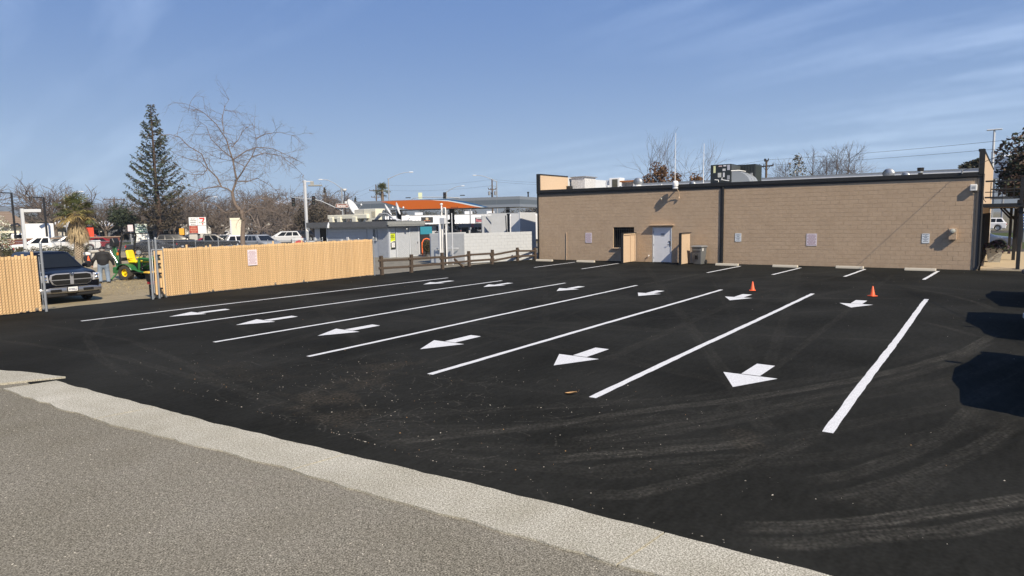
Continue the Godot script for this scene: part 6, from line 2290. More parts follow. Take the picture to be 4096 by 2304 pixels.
	g.cbox(V(-0.12, 1.4, 0.18), V(0.09, 2.1, 0.09), 0.01)
	part(e, "bollard", g, M.white)
	g = G.new()
	g.box(V(0.14, 0.9, 0.02), V(0.1, 1.8, 0.1))
	part(e, "support", g, M.dark_metal)
	# metal enclosure with doors behind the block wall
	e = thing("metal_enclosure", "tall grey sheet metal enclosure with an open door behind the block wall", "enclosure", V(-27.6, -0.1, -37.2))
	var mg := tmat(ramp_tex(256, 615, 0.02, lin(0.36, 0.38, 0.40), lin(0.46, 0.48, 0.50), 4), 0.4, 0.6)
	var bas := Basis(V(0.80, 0, -0.60), Vector3.UP, V(0.60, 0, 0.80))
	g = G.new()
	g.box(V(-0.45, 1.6, 0.75), V(1.1, 3.1, 0.06), bas)
	part(e, "panel", g, mg)
	g = G.new()
	g.box(V(0.42, 1.6, 0.02), V(0.62, 3.05, 0.05), Basis(V(0.95, 0, -0.3), Vector3.UP, V(0.3, 0, 0.95)))
	var dr := part(e, "door", g, M.light_grey)
	g = G.new()
	g.tube([V(0.0, 0.3, 0.45), V(-0.05, 3.0, 0.5)], [0.03], 6)
	g.tube([V(0.0, 0.35, 0.48), V(0.18, 0.35, 0.3)], [0.03], 6)
	part(dr, "closer_rod", g, M.dark_metal)
	g = G.new()
	g.box(V(0.72, 1.62, -0.12), V(0.16, 3.2, 0.16))
	part(e, "corner_post", g, M.light_grey)
	g = G.new()
	g.box(V(0.62, 1.62, -1.3), V(0.06, 3.16, 2.3), rot(Vector3.UP, 8))
	var sp := part(e, "panel", g, M.light_grey)
	g = G.new()
	g.box(V(0.665, 1.0, -1.0), V(0.03, 2.5, 1.6), rot(Vector3.UP, 8))
	part(sp, "cream_panel", g, mat(Color(0.70, 0.69, 0.60), 0.7))
	g = G.new()
	g.box(V(-1.9, 1.55, -0.6), V(0.06, 3.0, 3.0))
	part(e, "panel", g, mg)
	g = G.new()
	g.box(V(-0.6, 3.16, -0.2), V(2.5, 0.06, 0.1), bas)
	for q in [[-0.2, 0.3], [0.5, -0.1], [0.72, -0.12]]: g.tube([V(q[0], 3.1, q[1]), V(q[0], 3.55, q[1])], [0.02], 5)
	g.tube([V(-0.3, 3.45, 0.4), V(1.0, 3.48, -0.2)], [0.015], 5)
	part(e, "frame", g, M.galv)
	e = thing("box_trailer", "plain white box trailer parked in the gap beside the block building", "trailer", V(-34.8, -0.1, -49.9), deg_to_rad(20))
	g = G.new()
	g.cbox(V(0, 2.0, 0), V(2.6, 2.2, 4.5), 0.04)
	part(e, "box", g, M.white)
	for s in [-1, 1]:
		wheel(e, V(s * 1.15, 0.35, -0.6), 0.35, 0.2, 1.0)
	g = G.new()
	g.box(V(0, 0.82, 0), V(2.3, 0.14, 4.4))
	part(e, "chassis", g, M.dark_metal)

func build_canopy() -> void:
	var L := V(-70.7, 0, -58.85)
	var R := V(-46.7, 0, -64.95)
	var d := (R - L).normalized()
	var ln := (R - L).length()
	var o := thing("fuel_canopy", "grey fuel station canopy with an orange swoosh and blue stripe on its fascia", "canopy", (L + R) * 0.5, atan2(-d.z, d.x))
	var g := G.new()
	g.box(V(0, 4.8, -5.3), V(ln - 0.1, 1.15, 10.4))
	part(o, "deck", g, M.grey_metal)
	var h := 1.28
	var y0 := 4.16
	var bands := [[0.0, 0.27, Color(0.21, 0.24, 0.28)], [0.27, 0.72, Color(0.115, 0.14, 0.165)], [0.72, 1.0, Color(0.20, 0.225, 0.255)]]
	for q in bands:
		g = G.new()
		g.box(V(0, y0 + h * (q[0] + q[1]) * 0.5, 0), V(ln, h * (q[1] - q[0]) - 0.004, 0.1))
		g.box(V(ln * 0.5 - 0.05, y0 + h * (q[0] + q[1]) * 0.5, -5.3), V(0.1, h * (q[1] - q[0]) - 0.004, 10.5))
		g.box(V(-ln * 0.5 + 0.05, y0 + h * (q[0] + q[1]) * 0.5, -5.3), V(0.1, h * (q[1] - q[0]) - 0.004, 10.5))
		part(o, "fascia_band", g, mat(q[2], 0.5))
	for k in 7:
		g = G.new()
		g.box(V(-ln * 0.5 + ln * (k + 1) / 8.0, y0 + h * 0.5, 0.052), V(0.015, h, 0.008))
		part(o, "fascia_seam", g, M.grey_metal)
	var F := func(u: float, v: float) -> Vector2: return V2(-ln * 0.5 + ln * u, y0 + h * (1.0 - v))
	var org := PackedVector2Array()
	for q in [[0.19, 0.10], [0.262, 0.05], [0.376, 0.05], [0.45, 0.07], [0.518, 0.12], [0.603, 0.27], [0.683, 0.56], [0.74, 0.8], [0.79, 0.97], [0.366, 0.97], [0.329, 0.83], [0.29, 0.6], [0.262, 0.42], [0.22, 0.2]]: org.append(F.call(q[0], q[1]))
	g = G.new()
	g.prism(org, 0.05, 0.075)
	part(o, "orange_swoosh", g, mat(Color(0.56, 0.125, 0.012), 0.4))
	g = G.new()
	var wb := PackedVector2Array()
	for q in [[0.50, 0.055], [0.603, 0.17], [0.683, 0.44], [0.74, 0.68], [0.81, 0.955], [0.79, 0.97], [0.74, 0.8], [0.683, 0.56], [0.603, 0.27], [0.518, 0.12]]: wb.append(F.call(q[0], q[1]))
	g.prism(wb, 0.05, 0.072)
	part(o, "white_stripe", g, mat(Color(0.62, 0.72, 0.76), 0.4))
	g = G.new()
	var bb := PackedVector2Array()
	for q in [[0.47, 0.02], [0.60, 0.06], [0.683, 0.28], [0.75, 0.56], [0.83, 0.96], [0.81, 0.955], [0.74, 0.68], [0.683, 0.44], [0.603, 0.17], [0.50, 0.055]]: bb.append(F.call(q[0], q[1]))
	g.prism(bb, 0.05, 0.070)
	part(o, "blue_stripe", g, mat(Color(0.03, 0.12, 0.28), 0.4))
	g = G.new()
	for k in 5: g.box(V(-ln * 0.5 + ln * (0.62 + k * 0.009), y0 + h * 0.12, 0.08), V(0.16, 0.07, 0.006))
	part(o, "small_print", g, M.black)
	for x in [-8.0, 0.4, 8.6]:
		g = G.new()
		g.cbox(V(x, 2.1, -5.0), V(0.55, 4.3, 0.45), 0.02)
		var col := part(o, "column", g, M.dark_metal)
		g = G.new()
		for s in [-1, 1]:
			for y in [2.1, 2.6]: g.lathe([V2(0, 0.04), V2(0.2, 0.03), V2(0.22, 0)], 12, Transform3D(rot(V(1, 0, 0), 90), V(x + s * 0.35, y, -4.75)))
		part(col, "speaker", g, M.black)
	for x in [-3.5, 4.2]:
		var e := thing("fuel_dispenser", "dark fuel dispenser under the orange part of the canopy" if x < 0 else "dark fuel dispenser under the plain grey end of the canopy", "fuel pump", o.position + o.basis * V(x, -0.05, -2.4), o.rotation.y, "fuel dispensers under the canopy")
		g = G.new()
		g.cbox(V(-0.6, 0.9, 0), V(0.9, 1.8, 0.5), 0.03); g.cbox(V(0.75, 0.75, 0), V(0.8, 1.5, 0.5), 0.03)
		part(e, "cabinet", g, M.dark_metal)
		g = G.new()
		g.cbox(V(0.1, 2.0, 0), V(3.0, 0.5, 0.7), 0.03)
		part(e, "valance", g, mat(Color(0.10, 0.12, 0.15), 0.5))
		g = G.new()
		g.box(V(-0.6, 1.25, 0.26), V(0.6, 0.5, 0.02))
		part(e, "screen", g, M.glass)
		g = G.new()
		var cp := []
		for k in 9: cp.append(V(0.75 + cos(0.8 + k * 0.6) * 0.17, 2.0 + sin(0.8 + k * 0.6) * 0.17, 0.37))
		g.tube(cp, [0.035], 5)
		part(e, "emblem", g, mat(Color(0.5, 0.02, 0.03), 0.5))
	for q in [[-52.5, -66.8], [-49.0, -70.0]]:
		var v := thing("vent_stack", "black vent stack on the canopy roof, nearer the blue stripe" if q[0] < -50 else "black vent stack on the canopy roof, nearer the block building", "vent", V(q[0], 5.4, q[1]), 0, "vent stacks on the canopy roof")
		g = G.new()
		g.lathe([V2(0.09, -0.1), V2(0.09, 0.6), V2(0.14, 0.62), V2(0.14, 0.75), V2(0.0, 0.8)], 10)
		part(v, "pipe", g, M.black)
		g = G.new()
		g.lathe([V2(0.2, -0.1), V2(0.12, 0.08)], 10)
		part(v, "flashing", g, M.grey_metal)

func build_station_extras() -> void:
	var g := G.new()
	var e := thing("teal_kiosk", "teal vending kiosk standing behind the grey shop", "kiosk", V(-37.9, -0.1, -39.2), 0.9)
	g.cbox(V(0, 1.15, 0), V(1.0, 2.3, 0.7), 0.03)
	part(e, "cabinet", g, M.dark_metal)
	g = G.new()
	g.box(V(0, 1.95, 0.36), V(0.96, 0.62, 0.03))
	part(e, "header", g, mat(Color(0.02, 0.22, 0.30), 0.5))
	e = thing("orange_rack", "orange hooped rack standing on the pavement behind the round shrub", "rack", V(-35.6, -0.06, -36.9), deg_to_rad(52))
	g = G.new()
	for s in [-1, 1]:
		g.tube([V(s * 0.36, 0, 0), V(s * 0.36, 1.0, 0), V(s * 0.22, 1.25, 0), V(0, 1.32, 0)], [0.05], 7)
	part(e, "hoop", g, mat(Color(0.8, 0.16, 0.04), 0.5))
	g = G.new()
	g.box(V(0, 0.5, -0.15), V(0.6, 0.9, 0.2))
	part(e, "bin", g, M.black)
	e = thing("round_shrub", "round brown clipped shrub on a leaning stem behind the rail fence", "shrub", V(-34.75, -0.08, -36.0))
	g = G.new()
	g.tube([V(-0.15, 0, 0), V(0.0, 0.35, 0), V(0.1, 0.7, 0)], [0.06, 0.05, 0.04], 6)
	part(e, "stem", g, mat(Color(0.06, 0.045, 0.03), 0.9))
	g = G.new()
	g.colored = true
	var r := RandomNumberGenerator.new()
	r.seed = 71
	for k in 2600:
		var d := V(r.randfn(0, 1), r.randfn(0, 1), r.randfn(0, 1)).normalized()
		var q := pow(r.randf(), 0.4)
		leaf(g, V(0.08, 0.78, 0) + V(d.x * 0.36, d.y * 0.46, d.z * 0.36) * q, 0.035 + r.randf() * 0.03, r, Color(0.085, 0.065, 0.03) if r.randf() < 0.6 else Color(0.06, 0.06, 0.025))
	var lm := mat(Color(1, 1, 1), 0.8); lm.vertex_color_use_as_albedo = true
	part(e, "foliage", g, lm)

# ---------- trees ----------
func grow(g: G, p: Vector3, d: Vector3, ln: float, rad: float, lvl: int, r: RandomNumberGenerator, droop: float, kids := 4, spread := 0.8) -> void:
	var pts := [p]
	var q := d
	for k in 3:
		q = (q + V(r.randfn(0, 1), r.randfn(0, 1), r.randfn(0, 1)) * 0.16 + V(0, -droop * (0.4 + 0.3 * k), 0)).normalized()
		p += q * ln / 3.0
		pts.append(p)
	g.tube(pts, [rad, rad * 0.82, rad * 0.66, rad * 0.45], 5 if lvl > 2 else 3, false)
	if lvl <= 0: return
	for k in kids:
		var t := r.randf_range(0.35, 1.0) if k > 0 else 1.0
		var i := int(min(t * 3.0, 2.0))
		var at: Vector3 = pts[i].lerp(pts[i + 1], t * 3.0 - i)
		var s := V(r.randfn(0, 1), r.randfn(0, 0.6), r.randfn(0, 1))
		s = (s - q * s.dot(q)).normalized()
		grow(g, at, (q * 0.75 + s * spread * r.randf_range(0.5, 1.2)).normalized(), ln * r.randf_range(0.55, 0.8), rad * 0.55, lvl - 1, r, droop, kids, spread)

func bare_tree(called: String, label: String, at: Vector3, h: float, sd: int, col: Color, droop: float, kids := 5, spread := 0.85, group := "") -> Node3D:
	var o := thing(called, label, "tree", at, sd * 1.3, group)
	var r := RandomNumberGenerator.new()
	r.seed = sd
	var bark := mat(col, 0.9)
	var g := G.new()
	var th := h * 0.22
	g.tube([V(0, -0.2, 0), V(0.05, th * 0.5, 0.03), V(0, th, 0)], [h * 0.032, h * 0.024, h * 0.021], 8)
	part(o, "trunk", g, bark)
	g = G.new()
	for k in 6:
		var a := TAU * (k + r.randf() * 0.6) / 6.0
		grow(g, V(0, th * r.randf_range(0.8, 1.0), 0), V(cos(a) * spread, r.randf_range(0.5, 1.3), sin(a) * spread).normalized(), h * 0.34, h * 0.016, 3, r, droop, kids, spread)
	part(o, "crown", g, bark)
	return o

func leafy_tree(called: String, label: String, at: Vector3, blobs: Array, trunk_h: float, sd: int, n: int, size: float, cols: Array, cat := "tree", group := "") -> Node3D:
	var o := thing(called, label, cat, at, 0, group)
	var r := RandomNumberGenerator.new()
	r.seed = sd
	var g := G.new()
	g.tube([V(0, -0.1, 0), V(0.06, trunk_h * 0.5, 0), V(0, trunk_h, 0)], [0.05 * trunk_h + 0.1, 0.04 * trunk_h + 0.08, 0.06 + 0.02 * trunk_h], 8)
	for b in blobs:
		g.tube([V(0, trunk_h * 0.8, 0), V(b[0] * 0.5, lerpf(trunk_h, b[1], 0.6), b[2] * 0.5), V(b[0], b[1], b[2])], [0.09, 0.06, 0.02], 5)
	part(o, "trunk", g, mat(Color(0.09, 0.07, 0.055), 0.9))
	g = G.new()
	g.colored = true
	var f := FastNoiseLite.new()
	f.seed = sd; f.frequency = 0.55
	for k in n:
		var b: Array = blobs[r.randi() % blobs.size()]
		var d := V(r.randfn(0, 1), r.randfn(0, 1), r.randfn(0, 1)).normalized() * pow(r.randf(), 0.38)
		var p := V(b[0] + d.x * b[3], b[1] + d.y * b[4], b[2] + d.z * b[3])
		if f.get_noise_3d(p.x * 2.0, p.y * 2.0, p.z * 2.0) < -0.18: continue
		leaf(g, p, size * r.randf_range(0.6, 1.3), r, cols[r.randi() % cols.size()])
	var m: StandardMaterial3D = M.leafy
	part(o, "crown", g, m)
	return o

func build_big_trees() -> void:
	# the big bare elm: its main limbs follow the ones seen against the sky
	var at := V(-51.4, -0.15, -30.9)
	var o := thing("bare_elm", "tall spreading bare tree with drooping twigs behind the slat fence", "tree", at, atan2(0.514, 0.858) + PI * 0.5 - PI * 0.5)
	o.rotation.y = atan2(51.4, 30.9)
	var S := 0.0093
	var F := func(x: float, y: float, dz: float) -> Vector3: return V((x - 1030.0) * S, (1489.0 - y) * S, dz)
	var r := RandomNumberGenerator.new()
	r.seed = 303
	var bark := tmat(ramp_tex(256, 701, 0.04, lin(0.13, 0.10, 0.08), lin(0.24, 0.19, 0.155), 4), 1.2, 0.9)
	var g := G.new()
	g.tube([F.call(1022, 1500, 0), F.call(1030, 1300, 0), F.call(1047, 1150, 0), F.call(1032, 1080, 0), F.call(985, 1010, 0), F.call(970, 950, 0), F.call(968, 900, 0)], [0.24, 0.19, 0.18, 0.2, 0.14, 0.135, 0.13], 9)
	part(o, "trunk", g, bark)
	g = G.new()
	for k in 40:
		var y := 1060.0 + r.randf() * 130.0
		var p: Vector3 = F.call(1038 + r.randfn(0, 10), y, r.randfn(0, 0.1))
		leaf(g, p, 0.12, r, Color(1, 1, 1))
	part(o, "ivy", g, mat(Color(0.03, 0.035, 0.015), 0.9))
	var limbs := [
		[[968, 900], [985, 850], [1010, 790], [1000, 720], [990, 620], [965, 520], [945, 430], [870, 300], [785, 215], [700, 165], [640, 140]],
		[[1010, 790], [1060, 720], [1090, 670], [1150, 580], [1190, 490], [1192, 420], [1170, 300]],
		[[990, 610], [1100, 530], [1190, 495], [1330, 500], [1470, 570], [1610, 640]],
		[[1192, 415], [1280, 370], [1400, 350], [1530, 380]],
		[[1150, 580], [1260, 540], [1400, 560], [1500, 640], [1600, 740]],
		[[968, 900], [930, 870], [860, 845], [740, 870], [640, 930], [540, 980]],
		[[880, 850], [850, 770], [780, 690], [735, 560], [640, 500], [570, 420], [500, 400], [430, 415]],
		[[770, 690], [720, 630], [600, 600], [500, 550]],
		[[775, 690], [740, 740], [650, 745], [560, 715]],
		[[990, 600], [900, 520], [820, 430], [790, 320], [700, 250]],
		[[985, 500], [1050, 420], [1080, 350], [1130, 310]],
		[[930, 380], [920, 250], [950, 130], [990, 70]],
		[[1090, 670], [1000, 615], [900, 600], [800, 560]],
		[[1010, 800], [1100, 800], [1190, 770], [1290, 830], [1380, 900]],
		[[1035, 1080], [1090, 980], [1180, 955], [1300, 970], [1420, 1030]],
		[[1020, 1070], [900, 1085], [810, 1000], [700, 960], [600, 990]],
		[[1040, 1100], [1120, 1050], [1250, 1040], [1350, 1100]]]
	var rads := [0.11, 0.08, 0.06, 0.045, 0.05, 0.085, 0.075, 0.045, 0.045, 0.055, 0.045, 0.04, 0.04, 0.05, 0.06, 0.06, 0.05]
	for i in limbs.size():
		g = G.new()
		var pts := []
		var dep := 0.0
		var slope := r.randf_range(-0.28, 0.28)
		for k in limbs[i].size():
			if k > 0:
				var dl := V2(limbs[i][k][0] - limbs[i][k - 1][0], limbs[i][k][1] - limbs[i][k - 1][1]).length() * S
				dep += dl * (slope if i > 0 else 0.05)
			pts.append(F.call(limbs[i][k][0], limbs[i][k][1], dep))
		var rd := []
		for k in pts.size(): rd.append(lerpf(rads[i] * 0.85, 0.01, float(k) / (pts.size() - 1)))
		g.tube(pts, rd, 6)
		for k in range(1, pts.size()):
			var seg: Vector3 = pts[k] - pts[k - 1]
			var n := int(seg.length() / 0.27) + 1
			for j in n:
				var s := V(r.randfn(0, 1), r.randfn(0.15, 0.8), r.randfn(0, 1)).normalized()
				grow(g, pts[k - 1].lerp(pts[k], r.randf()), (seg.normalized() * 0.5 + s).normalized(), r.randf_range(0.5, 1.35), 0.018, 2, r, 0.1, 3, 0.9)
		part(o, "limb", g, bark)
	# redwood-like conifer
	o = thing("conifer", "tall narrow dark conifer rising above the bare trees", "tree", V(-110.5, -0.2, -51.8))
	g = G.new()
	var H := 22.4
	g.tube([V(0, 0, 0), V(0.1, 5, 0), V(0, 12, 0.1), V(0, H, 0)], [0.55, 0.42, 0.24, 0.03], 9)
	part(o, "trunk", g, mat(Color(0.075, 0.05, 0.037), 0.9))
	g = G.new()
	g.colored = true
	var y := 2.2
	while y < H - 0.2:
		var L: float = min(0.27 * (H - y) + 0.35, 4.7) * r.randf_range(0.8, 1.12)
		if y < 5.0: L *= 0.75
		for k in 5:
			var a := r.randf() * TAU
			var dd := V(cos(a), 0, sin(a))
			var p0 := V(0, y + r.randf() * 0.4, 0)
			var pts := [p0]
			for j in 4:
				var t := (j + 1) / 4.0
				pts.append(p0 + dd * L * t + V(0, L * (0.10 * t + 0.30 * t * t) - 0.1 * L * sin(t * PI), 0))
			g.tint = Color(0.07, 0.055, 0.04)
			g.tube(pts, [0.05, 0.04, 0.03, 0.02, 0.01], 3, false)
			var m := int(L * 10.0)
			for j in m:
				var t := r.randf_range(0.28, 1.04)
				var ii := int(min(t * 4.0, 3.0))
				var q: Vector3 = pts[ii].lerp(pts[ii + 1], t * 4.0 - ii)
				var side := dd.cross(Vector3.UP) * r.randfn(0, 1) + dd * 0.6 + V(0, r.randfn(-0.25, 0.4), 0)
				side = side.normalized() * r.randf_range(0.22, 0.5)
				g.tint = Color(0.06, 0.075, 0.036) * r.randf_range(0.5, 1.5)
				if r.randf() < 0.3 or y < 6.0: g.tint = Color(0.105, 0.082, 0.052) * r.randf_range(0.6, 1.2)
				var w := side.cross(V(r.randfn(0, 1), r.randfn(0, 1), r.randfn(0, 1))).normalized() * 0.065
				g.ftri(q - w, q + w, q + side, Vector3.UP)
				g.ftri(q + side * 0.3 - w * 1.3, q + side * 0.5 + w * 1.3, q + side * 1.1 + V(0, -0.08, 0), Vector3.UP)
		y += 0.36
	part(o, "crown", g, M.leafy)

func fan_palm(label: String, at: Vector3, sc: float, skirt: bool, sd: int) -> void:
	var o := thing("fan_palm", label, "tree", at)
	o.scale = Vector3.ONE * sc
	var r := RandomNumberGenerator.new()
	r.seed = sd
	var H := 4.0
	var g := G.new()
	g.tube([V(0, -0.1, 0), V(0.02, 1.5, 0), V(-0.06, 3.0, 0), V(-0.1, H, 0)], [0.36, 0.3, 0.32, 0.26], 12)
	part(o, "trunk", g, mat(Color(0.17, 0.13, 0.095), 0.95))
	g = G.new()
	for k in (180 if skirt else 0):
		# old leaf boots, criss-cross round the trunk
		var y := 0.05 + (k / 9) * 0.1
		var a := TAU * (k % 9) / 9.0 + (k / 9) * 0.35
		var c := V(cos(a) * 0.33, y, sin(a) * 0.33)
		g.box(c, V(0.14, 0.1, 0.05), rot(Vector3.UP, 90 - rad_to_deg(a)) * rot(V(1, 0, 0), -35))
	if skirt: part(o, "leaf_boots", g, mat(Color(0.40, 0.33, 0.24), 0.95))
	if skirt:
		g = G.new()
		g.colored = true
		for k in 1300:
			var a := r.randf() * TAU
			var y := r.randf_range(1.55, 3.35)
			var rr := 0.36 + 0.52 * sin(clampf((3.5 - y) / 2.0, 0, 1) * PI * 0.62) * r.randf_range(0.5, 1.0)
			var c := V(cos(a) * rr - 0.05, y, sin(a) * rr)
			var d := V(cos(a) * 0.22, -1.0, sin(a) * 0.22).normalized() * r.randf_range(0.3, 0.65)
			var w := d.cross(V(cos(a), 0.2, sin(a))).normalized() * 0.025
			g.tint = Color(0.43, 0.33, 0.19) * r.randf_range(0.45, 1.25)
			g.ftri(c - w, c + w, c + d, V(cos(a), 0, sin(a)))
		part(o, "dead_skirt", g, M.leafy)
	g = G.new()
	g.colored = true
	for k in 54:
		var el := r.randf_range(-0.75, 1.4)
		var a := TAU * k * 0.381966 * 1.0 + r.randf() * 0.3
		var d := V(cos(a) * cos(el), sin(el), sin(a) * cos(el))
		var base := V(-0.1, H - 0.05, 0)
		var pl := r.randf_range(0.7, 1.45)
		var hub := base + d * pl
		var col := Color(0.075, 0.09, 0.025)
		if el < -0.25 and r.randf() < 0.75: col = Color(0.34, 0.25, 0.09)
		elif r.randf() < 0.4: col = Color(0.19, 0.17, 0.055)
		g.tint = col
		g.tube([base, hub], [0.03, 0.018], 4, false)
		var up := d.cross(V(-sin(a), 0, cos(a))).normalized()
		var sdv := V(-sin(a), 0, cos(a))
		for j in 19:
			var t := (j - 9) / 9.0
			var ang := t * 1.75
			var ld := (d * cos(ang) + sdv * sin(ang) + up * r.randfn(0, 0.1)).normalized()
			var tip: Vector3 = hub + ld * r.randf_range(0.7, 1.1) * (1.0 - 0.3 * abs(t)) + V(0, -0.14 - 0.2 * r.randf(), 0)
			var w := ld.cross(up).normalized() * 0.034
			g.tint = col * r.randf_range(0.6, 1.4)
			var mid := hub.lerp(tip, 0.45) + V(0, 0.06, 0)
			g.ftri(hub, mid - w, mid + w, up); g.ftri(mid - w, mid + w, tip, up)
	part(o, "fronds", g, M.leafy)

func build_trees() -> void:
	build_big_trees()
	fan_palm("fan palm with a shaggy straw skirt and yellowing fronds in the yard", V(-65.5, -0.15, -23.6), 1.05, true, 4)
	fan_palm("small far fan palm beside the crossarm pole beyond the station", V(-103.4, 5.2, -94.4), 1.0, false, 9)
	var o: Node3D = get_node("fan_palm_001")
	var g := G.new()
	g.tube([V(0, -5.5, 0), V(0, 0.2, 0)], [0.36, 0.32], 8)
	part(o, "lower_trunk", g, mat(Color(0.13, 0.10, 0.075), 0.95))
	var cols := [Color(0.15, 0.12, 0.10), Color(0.135, 0.11, 0.092), Color(0.165, 0.135, 0.112)]
	var A := [bare_tree("bare_tree", "brown bare street tree with a broad fuzzy crown of twigs", V(-128, -0.2, -42.8), 13.0, 11, cols[0], 0.02, 5, 0.8, "bare street trees"), bare_tree("bare_tree", "brown bare street tree with a broad fuzzy crown of twigs", V(-125.7, -0.2, -61.6), 12.5, 12, cols[1], 0.06, 5, 1.0, "bare street trees"), bare_tree("bare_tree", "brown bare street tree with a broad fuzzy crown of twigs", V(-103.2, -0.2, -70.6), 11.5, 13, cols[2], 0.12, 5, 1.1, "bare street trees")]
	var spots := [[-135, -33, 0, 0.95], [-130.2, -51.4, 0, 0.8], [-137, -60.5, 1, 1.0], [-118, -57, 1, 0.85], [-122.6, -67.6, 1, 0.95], [-131, -72, 0, 0.9], [-109.6, -69.8, 2, 1.1], [-116, -66, 1, 0.9], [-97, -66, 2, 0.95], [-100, -75, 2, 1.1], [-95.8, -72.3, 2, 0.95], [-105, -82, 0, 0.85], [-112, -78, 2, 1.1], [-126, -80, 0, 1.0], [-89, -56.5, 2, 0.8], [-145, -48, 0, 0.95], [-150, -75, 1, 1.0], [-118, -92, 1, 0.9]]
	for i in spots.size():
		var q: Array = spots[i]
		var c := copy(A[q[2]], "bare_tree", V(q[0], -0.2, q[1]), i * 1.7)
		c.scale = Vector3.ONE * q[3]
	var ev := [Color(0.028, 0.04, 0.018), Color(0.045, 0.055, 0.026)]
	var blobs := [[0, 5.2, 0, 2.2, 1.8], [1.5, 4.2, 0.6, 1.7, 1.4], [-1.6, 4.4, -0.4, 1.8, 1.5], [0.3, 3.8, -1.4, 1.6, 1.3]]
	leafy_tree("evergreen_tree", "dark round evergreen tree beside the pink kerb sign", V(-120, -0.2, -49.9), blobs, 3.2, 31, 4200, 0.2, ev)
	var br := [Color(0.06, 0.05, 0.03), Color(0.085, 0.068, 0.045)]
	leafy_tree("evergreen_tree", "brownish evergreen tree next to the dark round evergreen", V(-124, -0.2, -45.5), blobs, 3.0, 32, 3000, 0.18, br)
	leafy_tree("evergreen_tree", "shaggy olive brown tree behind the shoebox light pole", V(-92, -0.2, -68.5), [[0, 5.0, 0, 2.4, 2.2], [1.8, 4.0, 1.0, 2.0, 1.9], [-1.8, 3.6, 0.5, 2.0, 1.9]], 2.0, 33, 3600, 0.17, [Color(0.07, 0.056, 0.038), Color(0.09, 0.075, 0.052)])
	for q in [[-110.9, -85.5, 10.2, "slim pointed cypress behind the traffic signal arm"], [-122.4, -103.1, 9.0, "small pointed cypress behind the fuel canopy"]]:
		leafy_tree("cypress", q[3], V(q[0], -0.2, q[1]), [[0, q[2] * 0.25, 0, 0.8, 2.4], [0, q[2] * 0.5, 0, 0.62, 2.6], [0, q[2] * 0.75, 0, 0.36, 2.2], [0, q[2] * 0.9, 0, 0.16, 1.0]], 1.0, 41, 2400, 0.16, [Color(0.03, 0.036, 0.018), Color(0.04, 0.042, 0.024)])
	leafy_tree("blossom_tree", "white blossoming tree in front of the brown tiled restaurant", V(-67.6, -0.15, -18.4), [[0, 2.9, 0, 0.9, 1.1], [0.4, 2.0, 0.9, 0.8, 0.9], [0.1, 1.7, -0.2, 0.8, 0.8]], 1.6, 42, 2600, 0.075, [Color(0.72, 0.72, 0.62), Color(0.6, 0.62, 0.48), Color(0.12, 0.15, 0.05)])
	# trees behind the block building
	var bl := [Color(0.17, 0.085, 0.035), Color(0.11, 0.055, 0.026), Color(0.24, 0.14, 0.07)]
	for q in [[-30.6, -68.5, 9.9, 51, [[0.0, 7.4, 0, 0.95, 1.7], [-0.8, 6.7, 0.2, 0.9, 0.8], [0.5, 6.8, 0, 1.0, 1.2], [1.0, 7.8, 0.1, 0.5, 0.7]], "upright tree holding brown dead leaves behind the roof"], [-28.9, -69.2, 8.6, 52, [[0, 6.7, 0, 0.7, 1.1], [0.6, 6.9, 0, 0.5, 0.7]], "thin upright tree with a few brown leaves beside the tall antenna"], [-26.6, -70.1, 9.0, 53, [[-0.1, 6.8, 0, 0.6, 0.9], [0.5, 6.6, 0, 0.5, 0.5]], "small upright tree with brown leaves between the two antennas"]]:
		var t := leafy_tree("brown_leaf_tree", q[5], V(q[0], -0.2, q[1]), q[4], q[2] * 0.6, q[3], 2000 if q[3] == 51 else 700, 0.15, bl)
		var r := RandomNumberGenerator.new()
		r.seed = q[3]
		g = G.new()
		for k in 9: grow(g, V(r.randfn(0, 0.2), q[2] * 0.55, r.randfn(0, 0.2)), V(r.randfn(0, 0.32), 1.0, r.randfn(0, 0.3)).normalized(), q[2] * 0.36, 0.03, 2, r, -0.05, 3, 0.4)
		part(t, "twigs", g, mat(Color(0.12, 0.09, 0.075), 0.9))
	var tw := mat(Color(0.13, 0.105, 0.09), 0.9)
	for q in [[-20.3, -82.5, 9.2, 61, "leafless upright tree right of the crossarm pole behind the roof"], [-17.4, -83.2, 10.6, 62, "leafless upright tree entwined with the small conifer behind the roof"], [-16.0, -83.5, 9.8, 63, "leafless upright tree in the middle of the clump behind the roof"], [-14.9, -83.7, 10.6, 64, "leafless upright tree with long whips behind the roof"], [-13.7, -83.9, 11.0, 65, "straight leafless tree with level twigs at the end of the clump"], [-12.9, -82.0, 8.6, 66, "low leafless tree with slanting whips at the end of the clump"]]:
		var t := thing("bare_upright_tree", q[4], "tree", V(q[0], -0.2, q[1]))
		var r := RandomNumberGenerator.new()
		r.seed = q[3]
		g = G.new()
		g.tube([V(0, 0, 0), V(0.1, q[2] * 0.3, 0), V(0, q[2] * 0.6, 0), V(0.1, q[2] * 0.97, 0)], [0.16, 0.12, 0.07, 0.012], 7)
		part(t, "trunk", g, tw)
		g = G.new()
		for k in 22:
			var y: float = r.randf_range(0.38, 0.85) * q[2]
			var a := r.randf() * TAU
			grow(g, V(0, y, 0), V(cos(a), r.randf_range(0.5, 1.5), sin(a)).normalized(), (q[2] - y) * 0.42 + 0.4, 0.032, 2, r, -0.05, 3, 0.55)
		part(t, "crown", g, tw)
